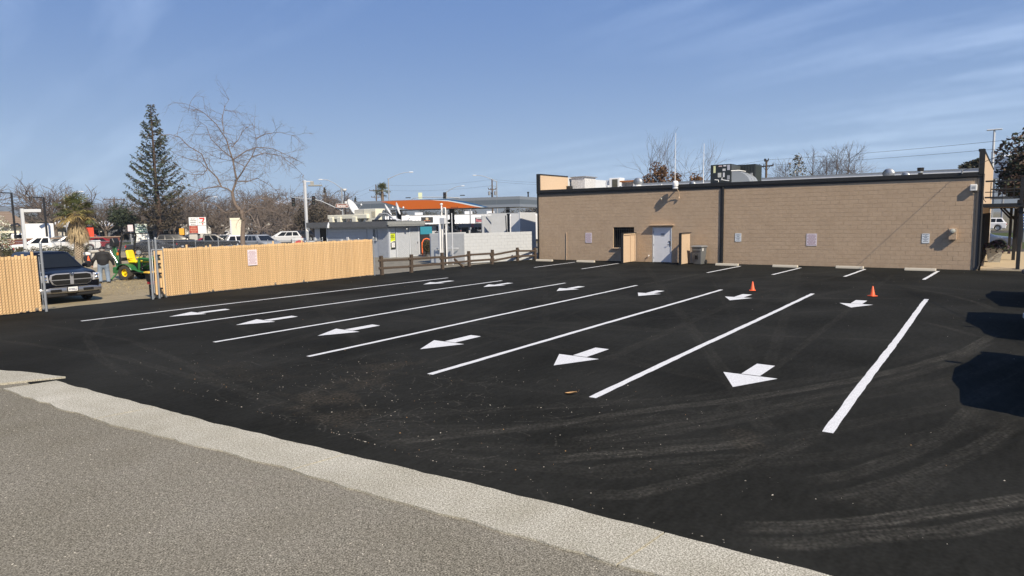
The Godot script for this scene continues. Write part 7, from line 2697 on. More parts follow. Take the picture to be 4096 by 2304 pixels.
	leafy_tree("small_conifer", "bushy cone shaped tree with pale fruit among the bare trees behind the roof", V(-17.9, -0.2, -78.5), [[0, 5.2, 0, 2.3, 1.3], [0.3, 6.6, 0, 1.7, 1.3], [-0.2, 7.9, 0, 1.0, 1.2], [0, 8.9, 0, 0.5, 0.7]], 3.0, 71, 1000, 0.14, [Color(0.11, 0.115, 0.075), Color(0.15, 0.115, 0.08), Color(0.1, 0.1, 0.07), Color(0.36, 0.33, 0.27)])
	leafy_tree("magnolia_tree", "dense dark tree with bronze leaves behind the porch balcony", V(1.35, -0.1, -54.6), [[0.6, 6.0, 0, 2.2, 2.2], [0.3, 5.0, 0.8, 1.5, 1.6], [2.2, 6.6, 0, 2.2, 1.8], [0.3, 4.3, 0.9, 1.7, 0.9], [2.6, 4.6, 0.6, 2.0, 1.2]], 3.4, 72, 11000, 0.17, [Color(0.045, 0.05, 0.024), Color(0.085, 0.05, 0.035), Color(0.035, 0.042, 0.02), Color(0.12, 0.085, 0.06)])
	leafy_tree("round_bush", "low dark bush peeping over the roof edge beside the black parapet", V(-1.75, -0.1, -62.0), [[0, 6.0, 0, 0.7, 0.5], [0.5, 6.2, 0, 0.5, 0.5]], 4.2, 73, 1700, 0.14, [Color(0.04, 0.045, 0.02), Color(0.06, 0.05, 0.03)])
	for q in [[-73.5, -23.6, 3.2, 1.1, "dark clipped hedge behind the chain link beside the white pole"], [-66.0, -18.3, 3.4, 0.95, "dark ragged hedge behind the chain link at the edge of the yard"]]:
		var bb := []
		for k in 7: bb.append([0.12 * (k - 3) * q[2] * 0.35, 0.5, (k - 3) * q[2] * 0.36, 0.7, 0.6])
		leafy_tree("hedge", q[4], V(q[0], -0.15, q[1]), bb, 0.6, int(q[2] * 37), 4200, 0.075, [Color(0.045, 0.05, 0.018), Color(0.07, 0.05, 0.028), Color(0.06, 0.065, 0.02)], "hedge")
	# wood that closes the horizon
	var far := G.new()
	var r2 := RandomNumberGenerator.new()
	r2.seed = 99
	for k in 4: grow(far, V(0, 0.5, 0), V(r2.randfn(0, 0.6), 1, r2.randfn(0, 0.6)).normalized(), 3.2, 0.16, 2, r2, 0.05, 5, 1.0)
	far.colored = false
	for k in 420:
		var d := V(r2.randfn(0, 1), r2.randfn(0, 0.7), r2.randfn(0, 1)).normalized() * pow(r2.randf(), 0.4)
		leaf(far, V(d.x * 3.2, 3.6 + d.y * 3.0, d.z * 3.2), 0.34, r2, Color(1, 1, 1))
	var mm := MultiMesh.new()
	mm.transform_format = MultiMesh.TRANSFORM_3D
	mm.use_colors = true
	mm.mesh = far.mesh()
	mm.instance_count = 190
	for k in 190:
		var az := lerpf(deg_to_rad(8), deg_to_rad(100), k / 189.0) + r2.randfn(0, 0.01)
		var ds := r2.randf_range(190, 420)
		mm.set_instance_transform(k, Transform3D(rot(Vector3.UP, r2.randf() * 360).scaled(Vector3.ONE * r2.randf_range(0.8, 1.45)), V(-sin(az) * ds, -0.3, -cos(az) * ds)))
		mm.set_instance_color(k, Color(0.085, 0.07, 0.056).lerp(Color(0.05, 0.055, 0.035), r2.randf() * 0.9))
	var mi := MultiMeshInstance3D.new()
	mi.multimesh = mm
	mi.material_override = M.leafy
	named(mi, "distant_wood", self)
	mi.set_meta("kind", "stuff"); tag(mi, "distant belt of trees closing the horizon", "wood")

# ---------- poles, signals and wires ----------
func street_light(label: String, at: Vector3, h: float, arm: Vector3, m: Material) -> void:
	var o := thing("street_light", label, "street light", at)
	var g := G.new()
	g.tube([V(0, 0, 0), V(0, h * 0.5, 0), V(0, h, 0)], [0.13, 0.11, 0.09], 8)
	g.lathe([V2(0.25, 0), V2(0.22, 0.4), V2(0.14, 0.45)], 8)
	part(o, "pole", g, m)
	g = G.new()
	var pts := []
	for k in 7:
		var t := k / 6.0
		pts.append(V(arm.x * t, h - 0.1 + arm.y * sin(t * PI * 0.5), arm.z * t))
	g.tube(pts, [0.06, 0.055, 0.05, 0.045, 0.045, 0.04, 0.04], 6)
	part(o, "arm", g, m)
	g = G.new()
	var ad := V(arm.x, 0, arm.z).normalized()
	g.cbox(pts[6] + ad * 0.25, V(0.62, 0.13, 0.28), 0.05, Basis(ad, Vector3.UP, ad.cross(Vector3.UP)))
	part(o, "lamp_head", g, M.white)

func signal_head(o: Node, at: Vector3, face: Vector3) -> void:
	var B := Basis(face.cross(Vector3.UP).normalized(), Vector3.UP, -face.normalized())
	B = Basis(Vector3.UP.cross(face).normalized(), Vector3.UP, face.normalized())
	var g := G.new()
	g.cbox(at, V(0.5, 1.3, 0.3), 0.04, B)
	var h := part(o, "signal_head", g, M.black)
	for k in 3:
		g = G.new()
		g.lathe([V2(0.0, 0.02), V2(0.13, 0.02), V2(0.15, 0.0)], 12, Transform3D(B * rot(V(1, 0, 0), 90), at + B * V(0, 0.4 - 0.4 * k, 0.15)))
		part(h, "lens", g, mat([Color(0.22, 0.16, 0.15), Color(0.26, 0.23, 0.18), Color(0.18, 0.22, 0.2)][k], 0.25))
		g = G.new()
		g.lathe([V2(0.15, 0.0), V2(0.17, 0.22)], 10, Transform3D(B * rot(V(1, 0, 0), 90), at + B * V(0, 0.42 - 0.4 * k, 0.15)))
		part(h, "visor", g, M.black)

func utility_pole(label: String, at: Vector3, h: float, arm: Vector3, arms: Array, kit: bool) -> void:
	var o := thing("utility_pole", label, "utility pole", at)
	var wood := mat(Color(0.11, 0.075, 0.05), 0.95)
	var g := G.new()
	g.tube([V(0, 0, 0), V(0, h, 0)], [0.17, 0.11], 8)
	part(o, "pole", g, wood)
	for q in arms:
		g = G.new()
		g.box(V(0, q[0], 0), V(q[1], 0.14, 0.1), Basis(arm.normalized(), Vector3.UP, arm.normalized().cross(Vector3.UP)))
		var a := part(o, "crossarm", g, wood)
		g = G.new()
		for s in [-0.95, -0.35, 0.95]: g.lathe([V2(0.04, 0), V2(0.08, 0.08), V2(0.03, 0.2), V2(0, 0.2)], 8, Transform3D(Basis.IDENTITY, V(0, q[0] + 0.07, 0) + arm.normalized() * s * q[1] * 0.5))
		part(a, "insulator", g, M.dark_metal)
		g = G.new()
		for s in [-1, 1]: g.tube([V(0, q[0] - 0.55, 0), V(0, q[0], 0) + arm.normalized() * s * q[1] * 0.27], [0.03], 4)
		part(a, "brace", g, wood)
	if kit:
		g = G.new()
		for s in [-1, 1]:
			g.lathe([V2(0, 0), V2(0.22, 0.05), V2(0.22, 0.7), V2(0, 0.8)], 10, Transform3D(Basis.IDENTITY, V(0, h - 3.0, 0) + arm.normalized() * s * 0.55))
			g.tube([V(0, h - 1.2, 0), V(0, h - 1.5, 0) + arm.normalized() * s * 0.8, V(0, h - 2.2, 0) + arm.normalized() * s * 0.6], [0.03], 4)
		part(o, "transformer", g, M.grey_metal)

func wire(label: String, a: Vector3, b: Vector3, sag: float, sep: Vector3) -> void:
	var o := thing("power_line", label, "power line", a)
	for k in 2:
		var g := G.new()
		var pts := []
		for i in 17:
			var t := i / 16.0
			pts.append((b - a) * t + sep * k - V(0, 4.0 * sag * t * (1.0 - t), 0))
		g.tube(pts, [0.012], 4)
		part(o, "strand", g, mat(Color(0.07, 0.07, 0.075), 0.7))

func build_street_furniture() -> void:
	var g: G
	var pm := mat(Color(0.36, 0.38, 0.40), 0.5, 0.3)
	var o := thing("parking_light", "pale square light pole with shoebox lamp behind the slat fence", "light pole", V(-48.5, -0.1, -35.3))
	g = G.new()
	g.cbox(V(0, 3.2, 0), V(0.2, 6.5, 0.2), 0.02)
	g.cbox(V(0, 0.2, 0), V(0.5, 0.6, 0.5), 0.04)
	part(o, "pole", g, M.light_grey)
	g = G.new()
	var ad := V(0.59, 0, -0.81)
	var ab := Basis(ad, Vector3.UP, ad.cross(Vector3.UP))
	g.box(V(0, 6.35, 0) + ad * 0.4, V(0.6, 0.07, 0.07), ab)
	part(o, "arm", g, M.light_grey)
	g = G.new()
	g.cbox(V(0, 6.0, 0) + ad * 0.85, V(1.15, 0.12, 0.5), 0.02, ab); g.box(V(0, 6.2, 0) + ad * 0.62, V(0.3, 0.3, 0.26), ab)
	part(o, "lamp_head", g, mat(Color(0.27, 0.27, 0.25), 0.6))
	# signal mast on the corner
	o = thing("traffic_signal", "curved signal mast with two black heads beyond the light pole", "traffic signal", V(-81.6, -0.2, -66.1))
	g = G.new()
	g.tube([V(0, 0, 0), V(0, 8.2, 0)], [0.16, 0.1], 8)
	part(o, "pole", g, pm)
	g = G.new()
	g.tube([V(0, 4.6, 0), V(-0.9, 5.4, 1.2), V(-1.9, 6.2, 2.5), V(-2.6, 6.5, 3.5), V(-4.3, 6.75, 5.7)], [0.09, 0.085, 0.075, 0.07, 0.06], 7)
	part(o, "mast_arm", g, pm)
	var face := V(0.79, 0, 0.61)
	signal_head(o, V(-4.3, 6.1, 5.75), face)
	signal_head(o, V(-2.55, 6.35, 3.4), face)
	g = G.new()
	g.tube([V(0, 8.1, 0), V(-0.6, 8.9, 0.8), V(-1.2, 9.4, 1.6), V(-1.75, 9.5, 2.3)], [0.05], 6)
	part(o, "lamp_arm", g, pm)
	g = G.new()
	g.cbox(V(-1.85, 9.48, 2.45), V(0.26, 0.12, 0.6), 0.04, rot(Vector3.UP, -36))
	part(o, "lamp_head", g, M.white)
	# the cross street name
	o = thing("street_name_sign", "brown street name sign reading Barstow on the signal pole", "sign", V(-81.45, 4.95, -65.95), atan2(0.79, 0.61))
	g = G.new()
	g.cbox(V(0, 0.3, 0.16), V(1.9, 0.62, 0.03), 0.01)
	part(o, "blade", g, mat(Color(0.20, 0.07, 0.045), 0.5))
	g = G.new()
	for q in [[0, 0.59, 1.9, 0.035], [0, 0.01, 1.9, 0.035], [-0.935, 0.3, 0.035, 0.6], [0.935, 0.3, 0.035, 0.6]]: g.box(V(q[0], q[1], 0.18), V(q[2], q[3], 0.02))
	part(o, "border", g, M.white)
	lettering(o, "lettering", "Barstow", 0.4, M.white, Transform3D(Basis.IDENTITY, V(-0.12, 0.28, 0.18)), 1.25)
	lettering(o, "lettering", "2", 0.3, M.white, Transform3D(Basis.IDENTITY, V(0.72, 0.36, 0.18)))
	o = thing("camera_pole", "short pole with a white camera dome beside the signal mast", "camera pole", V(-85.2, -0.2, -69.6))
	g = G.new()
	g.tube([V(0, 0, 0), V(0, 7.9, 0)], [0.1, 0.07], 7)
	part(o, "pole", g, M.dark_metal)
	g = G.new()
	g.lathe([V2(0.0, 0.3), V2(0.35, 0.3), V2(0.35, 0.1), V2(0.22, -0.1), V2(0, -0.15)], 12, Transform3D(Basis.IDENTITY, V(0, 8.0, 0)))
	g.lathe([V2(0.0, 0.2), V2(0.22, 0.15), V2(0.2, -0.15), V2(0, -0.2)], 12, Transform3D(Basis.IDENTITY, V(0.2, 6.1, 0)))
	part(o, "camera", g, M.white)
	# far mast over the canopy
	o = thing("traffic_signal", "long level signal mast with one black head rising behind the orange canopy", "traffic signal", V(-77.3, -0.2, -91.8))
	g = G.new()
	g.tube([V(0, 0, 0), V(0, 6.2, 0)], [0.16, 0.12], 8)
	part(o, "pole", g, pm)
	g = G.new()
	g.tube([V(0, 6.2, 0), V(-1.5, 6.95, 1.4), V(-3.5, 7.1, 3.1), V(-6.5, 7.2, 6.0), V(-7.5, 7.0, 6.9), V(-8.2, 6.4, 7.6)], [0.1, 0.09, 0.08, 0.07, 0.06, 0.06], 7)
	part(o, "mast_arm", g, pm)
	signal_head(o, V(-3.4, 7.35, 3.1), V(0.65, 0, 0.76))
	g = G.new()
	g.box(V(-6.6, 7.45, 6.1), V(0.7, 1.1, 0.04), rot(Vector3.UP, 41))
	part(o, "lane_sign", g, mat(Color(0.62, 0.68, 0.45), 0.6))
	for q in [[-1.0, 6.9, 0.9], [-8.2, 6.6, 7.6]]:
		g = G.new()
		g.box(V(q[0], q[1] + 0.5, q[2]), V(0.9, 0.16, 0.1), rot(Vector3.UP, 41))
		part(o, "camera", g, M.dark_metal)
	o = thing("traffic_signal", "slender side signal post half hidden in the bare trees", "traffic signal", V(-93.5, -0.2, -57.9))
	g = G.new()
	g.tube([V(0, 0, 0), V(0, 4.6, 0)], [0.08, 0.07], 7)
	part(o, "pole", g, pm)
	signal_head(o, V(0.2, 3.9, 0.1), V(0.75, 0, 0.66))
	street_light("tall curved street light standing behind the fuel canopy's left end", V(-73.2, -0.2, -68.1), 9.3, V(2.2, 1.0, -2.3), pm)
	street_light("curved street light beside the transformer pole behind the canopy", V(-67.3, -0.2, -87.0), 9.3, V(-2.7, 1.1, 2.1), pm)
	street_light("curved street light above the level signal mast behind the canopy", V(-80.5, -0.2, -89.0), 8.1, V(2.1, 1.1, -1.85), pm)
	street_light("curved street light rising behind the shaggy fan palm", V(-113.4, -0.2, -39.4), 7.2, V(0.7, 1.2, -1.9), pm)
	street_light("curved street light just left of the tall bare tree", V(-119, -0.2, -64.0), 7.3, V(0.9, 0.9, -1.7), pm)
	for q in [[-105.6, -30.6, 7.6, "tall dark pole lamp beside the brown tiled restaurant"], [-104.6, -33.9, 7.0, "tall dark pole lamp in front of the white roofed shops"]]:
		o = thing("pole_lamp", q[3], "light pole", V(q[0], -0.2, q[1]))
		g = G.new()
		g.cbox(V(0, q[2] * 0.5, 0), V(0.22, q[2], 0.22), 0.02)
		part(o, "pole", g, M.dark_metal)
		g = G.new()
		g.box(V(-0.2, q[2], 0.55), V(0.4, 0.12, 1.2), rot(Vector3.UP, 16))
		part(o, "lamp_head", g, M.dark_metal)
	o = thing("sign_frame", "white right angled pole with a horizontal lamp arm behind the chain link", "light pole", V(-71.9, -0.15, -21.5))
	g = G.new()
	g.cbox(V(0, 2.3, 0), V(0.24, 4.6, 0.24), 0.02)
	part(o, "pole", g, M.light_grey)
	g = G.new()
	g.cbox(V(0.25, 4.4, -0.75), V(0.3, 0.3, 1.3), 0.03, rot(Vector3.UP, -16))
	part(o, "arm", g, M.light_grey)
	o = thing("light_mast", "pale tall light mast rising behind the black parapet", "light pole", V(-0.36, -0.1, -90))
	g = G.new()
	g.tube([V(0.0, 0, 0), V(0.0, 8.5, 0), V(0.0, 11.5, 0)], [0.16, 0.13, 0.1], 8)
	part(o, "pole", g, M.light_grey)
	g = G.new()
	for s in [-1, 1]: g.cbox(V(s * 0.35, 11.55, 0), V(0.7, 0.14, 0.35), 0.04)
	part(o, "lamp_head", g, M.light_grey)
	utility_pole("wooden crossarm utility pole beside the small far palm", V(-111.7, -0.2, -100.1), 11.2, V(0.67, 0, -0.74), [[9.9, 3.0], [8.4, 2.2]], false)
	utility_pole("wooden utility pole with transformer drums behind the fuel canopy", V(-74.1, -0.2, -94.4), 10.3, V(0.78, 0, -0.62), [[8.4, 1.4]], true)
	utility_pole("dark crossarm utility pole rising behind the block building's roof", V(-21.0, -0.2, -77.2), 8.9, V(0.97, 0, 0.26), [[8.3, 1.7], [8.9, 0.5]], false)
	utility_pole("distant crossarm utility pole beyond the shaggy fan palm", V(-157.3, -0.2, -64.4), 9.4, V(0.38, 0, -0.92), [[8.9, 4.0]], false)
	wire("pair of power lines strung above the fuel canopy", V(-111.7, 11.0, -100.1), V(-74.1, 10.0, -94.4), 0.6, V(0, -1.1, 0))
	wire("pair of power lines running off behind the signal camera pole", V(-111.7, 11.0, -100.1), V(-130, 7.5, -98), 0.6, V(0, -1.0, 0))
	wire("pair of power lines passing behind the block building's roof", V(-74.1, 10.0, -94.4), V(-21.0, 8.8, -77.2), 1.4, V(0, -0.35, 0))
	wire("pair of power lines climbing behind the porch and balcony", V(-21.0, 8.8, -77.2), V(22, 7.5, -42), 0.5, V(0, -0.6, 0.3))
	wire("pair of power lines beyond the shaggy fan palm", V(-157.3, 9.3, -64.4), V(-150, 9.3, -92), 0.4, V(0, -0.6, 0))

func board(called: String, label: String, at: Vector3, yaw: float, w: float, h: float, y: float, m: Material, posts: bool) -> Node3D:
	var o := thing(called, label, "sign", at, yaw)
	var g := G.new()
	g.cbox(V(0, y, 0), V(w, h, 0.18), 0.02)
	part(o, "panel", g, m)
	if posts:
		g = G.new()
		g.box(V(0, (y - h * 0.5) * 0.5, -0.05), V(0.12, y - h * 0.5, 0.1))
		part(o, "post", g, M.grey_metal)
	return o

func build_far_buildings() -> void:
	var g: G
	# tenant sign with four panels on stone piers
	var yaw := atan2(84.0, 44.3)
	var o := thing("tenant_sign", "four panel roadside tenant sign on stone piers beyond the yard", "sign", V(-84.1, -0.2, -44.3), yaw)
	for s in [-1, 1]:
		g = G.new()
		g.cbox(V(s * 0.55 - 0.05, 0.7, 0), V(0.62 + 0.2 * (1 - s), 1.9, 0.5), 0.06)
		part(o, "stone_pier", g, M.concrete)
	g = G.new()
	g.cbox(V(0, 2.82, -0.02), V(2.08, 2.16, 0.22), 0.02)
	part(o, "cabinet", g, M.grey_metal)
	var cells := [[-0.51, 3.36, M.white, 1.05], [-0.51, 2.3, mat(Color(0.38, 0.06, 0.035), 0.5), 0.95], [0.51, 3.36, M.white, 1.05], [0.51, 2.25, M.white, 1.05]]
	var P := []
	for q in cells:
		g = G.new()
		g.box(V(q[0], q[1], 0.1), V(0.98, q[3], 0.03))
		P.append(part(o, "sign_panel", g, q[2]))
	text_lines(P[0], V(-0.51, 3.33, 0), 0.9, 0.8, 4, M.black, 0.12, 41)
	text_lines(P[1], V(-0.51, 2.3, 0), 0.9, 0.8, 4, mat(Color(0.6, 0.32, 0.22), 0.6), 0.12, 42)
	# red and orange figure seven over its name
	g = G.new()
	g.prism(PackedVector2Array([V2(0.24, 3.82), V2(0.86, 3.82), V2(0.86, 3.66), V2(0.66, 3.62), V2(0.24, 3.64)]), 0.115, 0.125)
	g.prism(PackedVector2Array([V2(0.86, 3.72), V2(0.86, 3.6), V2(0.68, 3.28), V2(0.54, 3.28), V2(0.54, 3.36), V2(0.66, 3.6)]), 0.116, 0.126)
	g.box(V(0.6, 3.02, 0.12), V(0.14, 0.22, 0.01))
	part(P[2], "figure_seven", g, mat(Color(0.58, 0.04, 0.03), 0.5))
	lettering(P[2], "lettering", "ELEVEn", 0.2, mat(Color(0.02, 0.10, 0.04), 0.6), Transform3D(Basis.IDENTITY, V(0.53, 3.2, 0.122)), 0.74)
	# cream monument pylon behind the bare tree
	o = thing("cream_pylon", "cream pylon with a stepped cap beside the tall bare tree trunk", "pylon", V(-77.4, -0.2, -45.9), atan2(77.4, 45.9))
	g = G.new()
	g.box(V(0, 1.9, 0), V(1.5, 3.4, 0.5))
	part(o, "shaft", g, mat(Color(0.74, 0.68, 0.52), 0.8))
	g = G.new()
	g.box(V(0, 3.55, 0), V(1.7, 0.24, 0.6))
	part(o, "cap", g, mat(Color(0.76, 0.70, 0.55), 0.8))
	g = G.new()
	g.box(V(-0.75, 1.8, 0.08), V(0.2, 3.2, 0.6))
	part(o, "edge_panel", g, M.light_grey)
	# small roadside signs
	o = board("kerb_sign", "small white and pink parking sign on a thin post by the grass", V(-105.7, -0.2, -45.2), atan2(105.0, 45), 0.7, 1.0, 2.6, mat(Color(0.72, 0.6, 0.6), 0.6), true)
	o = board("roadside_sign", "stepped white and green business sign standing on the grass", V(-114.3, -0.2, -50.6), atan2(114, 50.6), 1.8, 1.5, 2.5, mat(Color(0.66, 0.74, 0.68), 0.6), false)
	g = G.new()
	g.box(V(0, 0.9, 0), V(2.1, 1.4, 0.4))
	part(o, "base", g, M.white)
	text_lines(o, V(0, 2.5, 0), 1.6, 1.3, 4, mat(Color(0.04, 0.2, 0.12), 0.6), 0.1, 51)
	o = board("arrow_sign", "tilted orange arrow sign on a post beside the street", V(-89.4, -0.2, -44.8), atan2(89, 44.8), 0.62, 0.9, 2.0, mat(Color(0.75, 0.38, 0.04), 0.5), true)
	o.rotation.z = 0.0
	o = board("red_banner", "tall red and orange banner sign behind the shaggy fan palm", V(-112.4, -0.2, -42.0), atan2(112, 42), 1.3, 2.2, 1.7, mat(Color(0.75, 0.07, 0.025), 0.5), true)
	o = board("blue_sign", "blue lettered road sign beyond the porch posts", V(2.15, -0.1, -69.9), 0.0, 0.8, 1.3, 1.7, mat(Color(0.02, 0.12, 0.42), 0.5), true)
	text_lines(o, V(0, 1.7, 0), 0.7, 1.1, 5, M.white, 0.095, 52)
	# restaurant with tiled hip roof at the left
	var cream := mat(Color(0.72, 0.66, 0.52), 0.85)
	var tile := tmat(ramp_tex(256, 751, 0.05, lin(0.14, 0.105, 0.08), lin(0.27, 0.21, 0.165), 4), 0.6, 0.9)
	o = thing("tiled_restaurant", "cream restaurant with a stepped brown tiled roof and red band", "building", V(-117, -0.2, -27.0), deg_to_rad(73))
	g = G.new()
	g.box(V(0, 1.6, 0), V(16, 3.2, 9))
	part(o, "wall", g, cream)
	roof_part(o, V(0, 3.2, 0), 17.5, 10.5, 2.1, 2.6, tile, 8)
	g = G.new()
	g.box(V(-0.5, 5.0, -0.5), V(9, 1.2, 5))
	var up := part(o, "upper_wall", g, M.white)
	g = G.new()
	g.box(V(-0.5, 5.35, 2.03), V(9.05, 0.35, 0.05)); g.box(V(4.03, 5.35, -0.5), V(0.05, 0.35, 5))
	part(up, "red_band", g, mat(Color(0.6, 0.06, 0.03), 0.6))
	roof_part(o, V(-0.5, 5.6, -0.5), 9.6, 5.6, 2.0, 2.0, tile, 6)
	for k in 5:
		g = G.new()
		g.box(V(-6 + k * 3.0, 1.4, 4.52), V(1.9, 1.7, 0.06))
		part(o, "window", g, M.glass)
	# white roofed shops
	o = thing("shop_row", "row of low shops with long white roofs seen through bare trees", "building", V(-140, -0.2, -44.5), deg_to_rad(72))
	g = G.new()
	g.box(V(0, 1.5, 0), V(26, 3.0, 10))
	part(o, "wall", g, mat(Color(0.58, 0.55, 0.5), 0.85))
	for s in [-6.8, 6.2]:
		roof_part(o, V(s, 3.0, 0), 13.0, 12.0, 1.9, 5.4, M.white, 0)
	for k in 8:
		g = G.new()
		g.box(V(-11 + k * 3.1, 1.3, 5.03), V(2.0, 2.0, 0.06))
		part(o, "window", g, M.glass)
	# brick planter wall with cream end
	o = thing("brick_wall", "low red brick wall with a cream end pier behind the white pickup", "wall", V(-95, -0.2, -30.0), deg_to_rad(73))
	g = G.new()
	g.box(V(0, 0.75, 0), V(17, 1.5, 0.4))
	part(o, "wall", g, mat(Color(0.15, 0.05, 0.035), 0.9))
	g = G.new()
	g.box(V(0, 1.56, 0), V(17.2, 0.12, 0.55))
	part(o, "coping", g, mat(Color(0.3, 0.22, 0.16), 0.9))
	g = G.new()
	g.box(V(-7.2, 0.85, 0.4), V(2.4, 1.9, 0.5))
	part(o, "end_pier", g, mat(Color(0.5, 0.4, 0.3), 0.9))
	o = thing("box_truck", "white box truck with a round emblem parked by the shops", "truck", V(-110.2, -0.2, -34.2), deg_to_rad(-107))
	g = G.new()
	g.cbox(V(-0.6, 2.2, 0), V(3.4, 2.6, 2.2), 0.05)
	part(o, "box", g, M.white)
	g = G.new()
	g.cbox(V(1.9, 1.3, 0), V(1.6, 1.7, 2.0), 0.15)
	var cb := part(o, "cab", g, M.white)
	g = G.new()
	g.box(V(2.5, 1.75, 0), V(0.5, 0.6, 1.8)); g.box(V(1.9, 1.75, 0), V(0.9, 0.5, 2.04))
	part(cb, "window", g, M.glass)
	g = G.new()
	g.lathe([V2(0.0, 0.02), V2(0.5, 0.02), V2(0.5, 0)], 16, Transform3D(rot(V(1, 0, 0), 90), V(-0.6, 3.0, 1.1)))
	part(o, "emblem", g, mat(Color(0.45, 0.4, 0.1), 0.6))
	for x in [1.9, -1.4]:
		for s in [-1.0, 1.0]: wheel(o, V(x, 0.4, s * 0.95), 0.4, 0.25, s)
	o = thing("grey_hall", "long grey low building behind the evergreen trees", "building", V(-134, -0.2, -58.0), deg_to_rad(66))
	g = G.new()
	g.box(V(0, 1.3, 0), V(16, 2.6, 8))
	part(o, "wall", g, mat(Color(0.13, 0.14, 0.165), 0.8))
	g = G.new()
	g.box(V(0, 2.75, 0), V(16.6, 0.3, 8.6))
	part(o, "roof", g, mat(Color(0.2, 0.2, 0.2), 0.8))
	for k in 4:
		g = G.new()
		g.box(V(-6 + k * 4.0, 1.2, 4.03), V(2.2, 1.5, 0.06))
		part(o, "window", g, M.glass)
	o = thing("white_store", "low white store behind the row of bare trees", "building", V(-146, -0.2, -84.0), deg_to_rad(60))
	g = G.new()
	g.box(V(0, 1.8, 0), V(40, 3.6, 10))
	part(o, "wall", g, mat(Color(0.66, 0.65, 0.62), 0.8))
	g = G.new()
	g.box(V(0, 3.8, 0), V(41, 0.5, 11))
	part(o, "roof", g, mat(Color(0.2, 0.22, 0.25), 0.8))
	for k in 10:
		g = G.new()
		g.box(V(-18 + k * 4.0, 1.3, 5.03), V(2.6, 2.0, 0.06))
		part(o, "window", g, M.glass)
	# strip mall with the ribbed white mansard
	var a := V(-97.5, -0.2, -86.5)
	var b := V(-73.0, -0.2, -109.0)
	var d := (b - a).normalized()
	var ln := (b - a).length()
	o = thing("strip_mall", "white strip mall with a ribbed mansard roof behind the fuel canopy", "building", (a + b) * 0.5, atan2(-d.z, d.x))
	g = G.new()
	g.box(V(0, 1.3, -4.0), V(ln, 2.6, 6.0))
	part(o, "wall", g, mat(Color(0.5, 0.51, 0.52), 0.8))
	g = G.new()
	g.quad(V(-ln * 0.5, 2.25, 0.4), V(ln * 0.5, 2.25, 0.4), V(ln * 0.5, 3.95, -0.5), V(-ln * 0.5, 3.95, -0.5), V(0, 1, 1))
	g.box(V(0, 3.1, -2.6), V(ln, 1.6, 4.1))
	g.box(V(0, 2.22, -0.5), V(ln, 0.05, 1.8))
	var mr := part(o, "mansard", g, mat(Color(0.72, 0.74, 0.76), 0.6))
	for k in int(ln / 0.62):
		g = G.new()
		g.box(V(-ln * 0.5 + k * 0.62, 3.1, -0.03), V(0.07, 1.92, 0.07), rot(V(1, 0, 0), -27.9))
		part(mr, "rib", g, mat(Color(0.42, 0.44, 0.46), 0.6))
	g = G.new()
	g.box(V(0, 3.98, -0.6), V(ln + 0.2, 0.14, 0.3)); 
	part(mr, "ridge_cap", g, mat(Color(0.32, 0.33, 0.34), 0.6))
	for k in 9:
		g = G.new()
		g.box(V(-ln * 0.5 + 3.0 + k * 3.4, 1.0, -0.97), V(2.3, 1.6, 0.06))
		var w := part(o, "window", g, M.glass)
		g = G.new()
		for j in 4: g.box(V(-ln * 0.5 + 3.0 + k * 3.4 - 1.15 + j * 0.766, 1.0, -0.93), V(0.07, 1.6, 0.04))
		part(w, "mullion", g, M.light_grey)
	for q in [[-8.0, 0.6, "roof cooler"], [2.0, 0.8, "roof cooler"], [6.5, 0.7, "roof cooler"]]:
		g = G.new()
		g.cbox(V(q[0], 4.3, -3.4), V(1.6, q[1], 1.3), 0.05)
		part(o, "roof_unit", g, M.light_grey)
	# shop signs on the mansard
	for q in [[-88.55, -92.1, 3.0, Color(0.008, 0.008, 0.01), "black shop sign with a pale disc on the white mansard"], [-80.75, -99.0, 2.75, Color(0.008, 0.012, 0.035), "dark blue pizza shop sign with red lettering on the white mansard"]]:
		var s := thing("shop_sign", q[4], "sign", V(q[0], q[2] - 0.75, q[1]) + V(0.5, 0, 0.5), atan2(-d.z, d.x))
		g = G.new()
		g.cbox(V(0, 0.6, 0.3), V(2.3, 1.12, 0.14), 0.02, rot(V(1, 0, 0), -12))
		part(s, "panel", g, mat(q[3], 0.4))
		var B := rot(V(1, 0, 0), -12)
		if q[3].b < 0.02:
			g = G.new()
			g.lathe([V2(0, 0.02), V2(0.28, 0.02), V2(0.28, 0)], 16, Transform3D(B * rot(V(1, 0, 0), 90), V(0, 0.8, 0.35)))
			part(s, "disc", g, mat(Color(0.42, 0.35, 0.24), 0.6))
			text_lines(s, V(0, 0.3, 0), 2.0, 0.4, 2, mat(Color(0.72, 0.22, 0.08), 0.6), 0.44, 61)
		else:
			lettering(s, "lettering", "Pizza City", 0.5, mat(Color(0.66, 0.14, 0.16), 0.5), Transform3D(B, V(0, 0.56, 0.4)), 2.0, "Droid Serif")
			g = G.new()
			g.box(V(-0.3, 0.98, 0.29), V(1.2, 0.12, 0.02)); g.box(V(-0.1, 0.2, 0.46), V(1.7, 0.1, 0.02))
			part(s, "print_line", g, M.white)
	# water tank beyond the porch tree
	o = thing("water_tank", "white round water tank with railing behind the dark tree", "tank", V(2.2, -0.2, -122))
	g = G.new()
	g.lathe([V2(2.9, 7.5), V2(2.9, 10.6), V2(2.0, 10.9), V2(0, 11.0)], 28)
	g.lathe([V2(0.0, 7.4), V2(2.9, 7.5)], 28)
	part(o, "tank", g, M.white)
	g = G.new()
	for k in 6: g.tube([V(cos(k * 1.05) * 2.4, 0, sin(k * 1.05) * 2.4), V(cos(k * 1.05) * 2.4, 7.6, sin(k * 1.05) * 2.4)], [0.15], 6)
	part(o, "leg", g, M.grey_metal)
	g = G.new()
	var rp := []
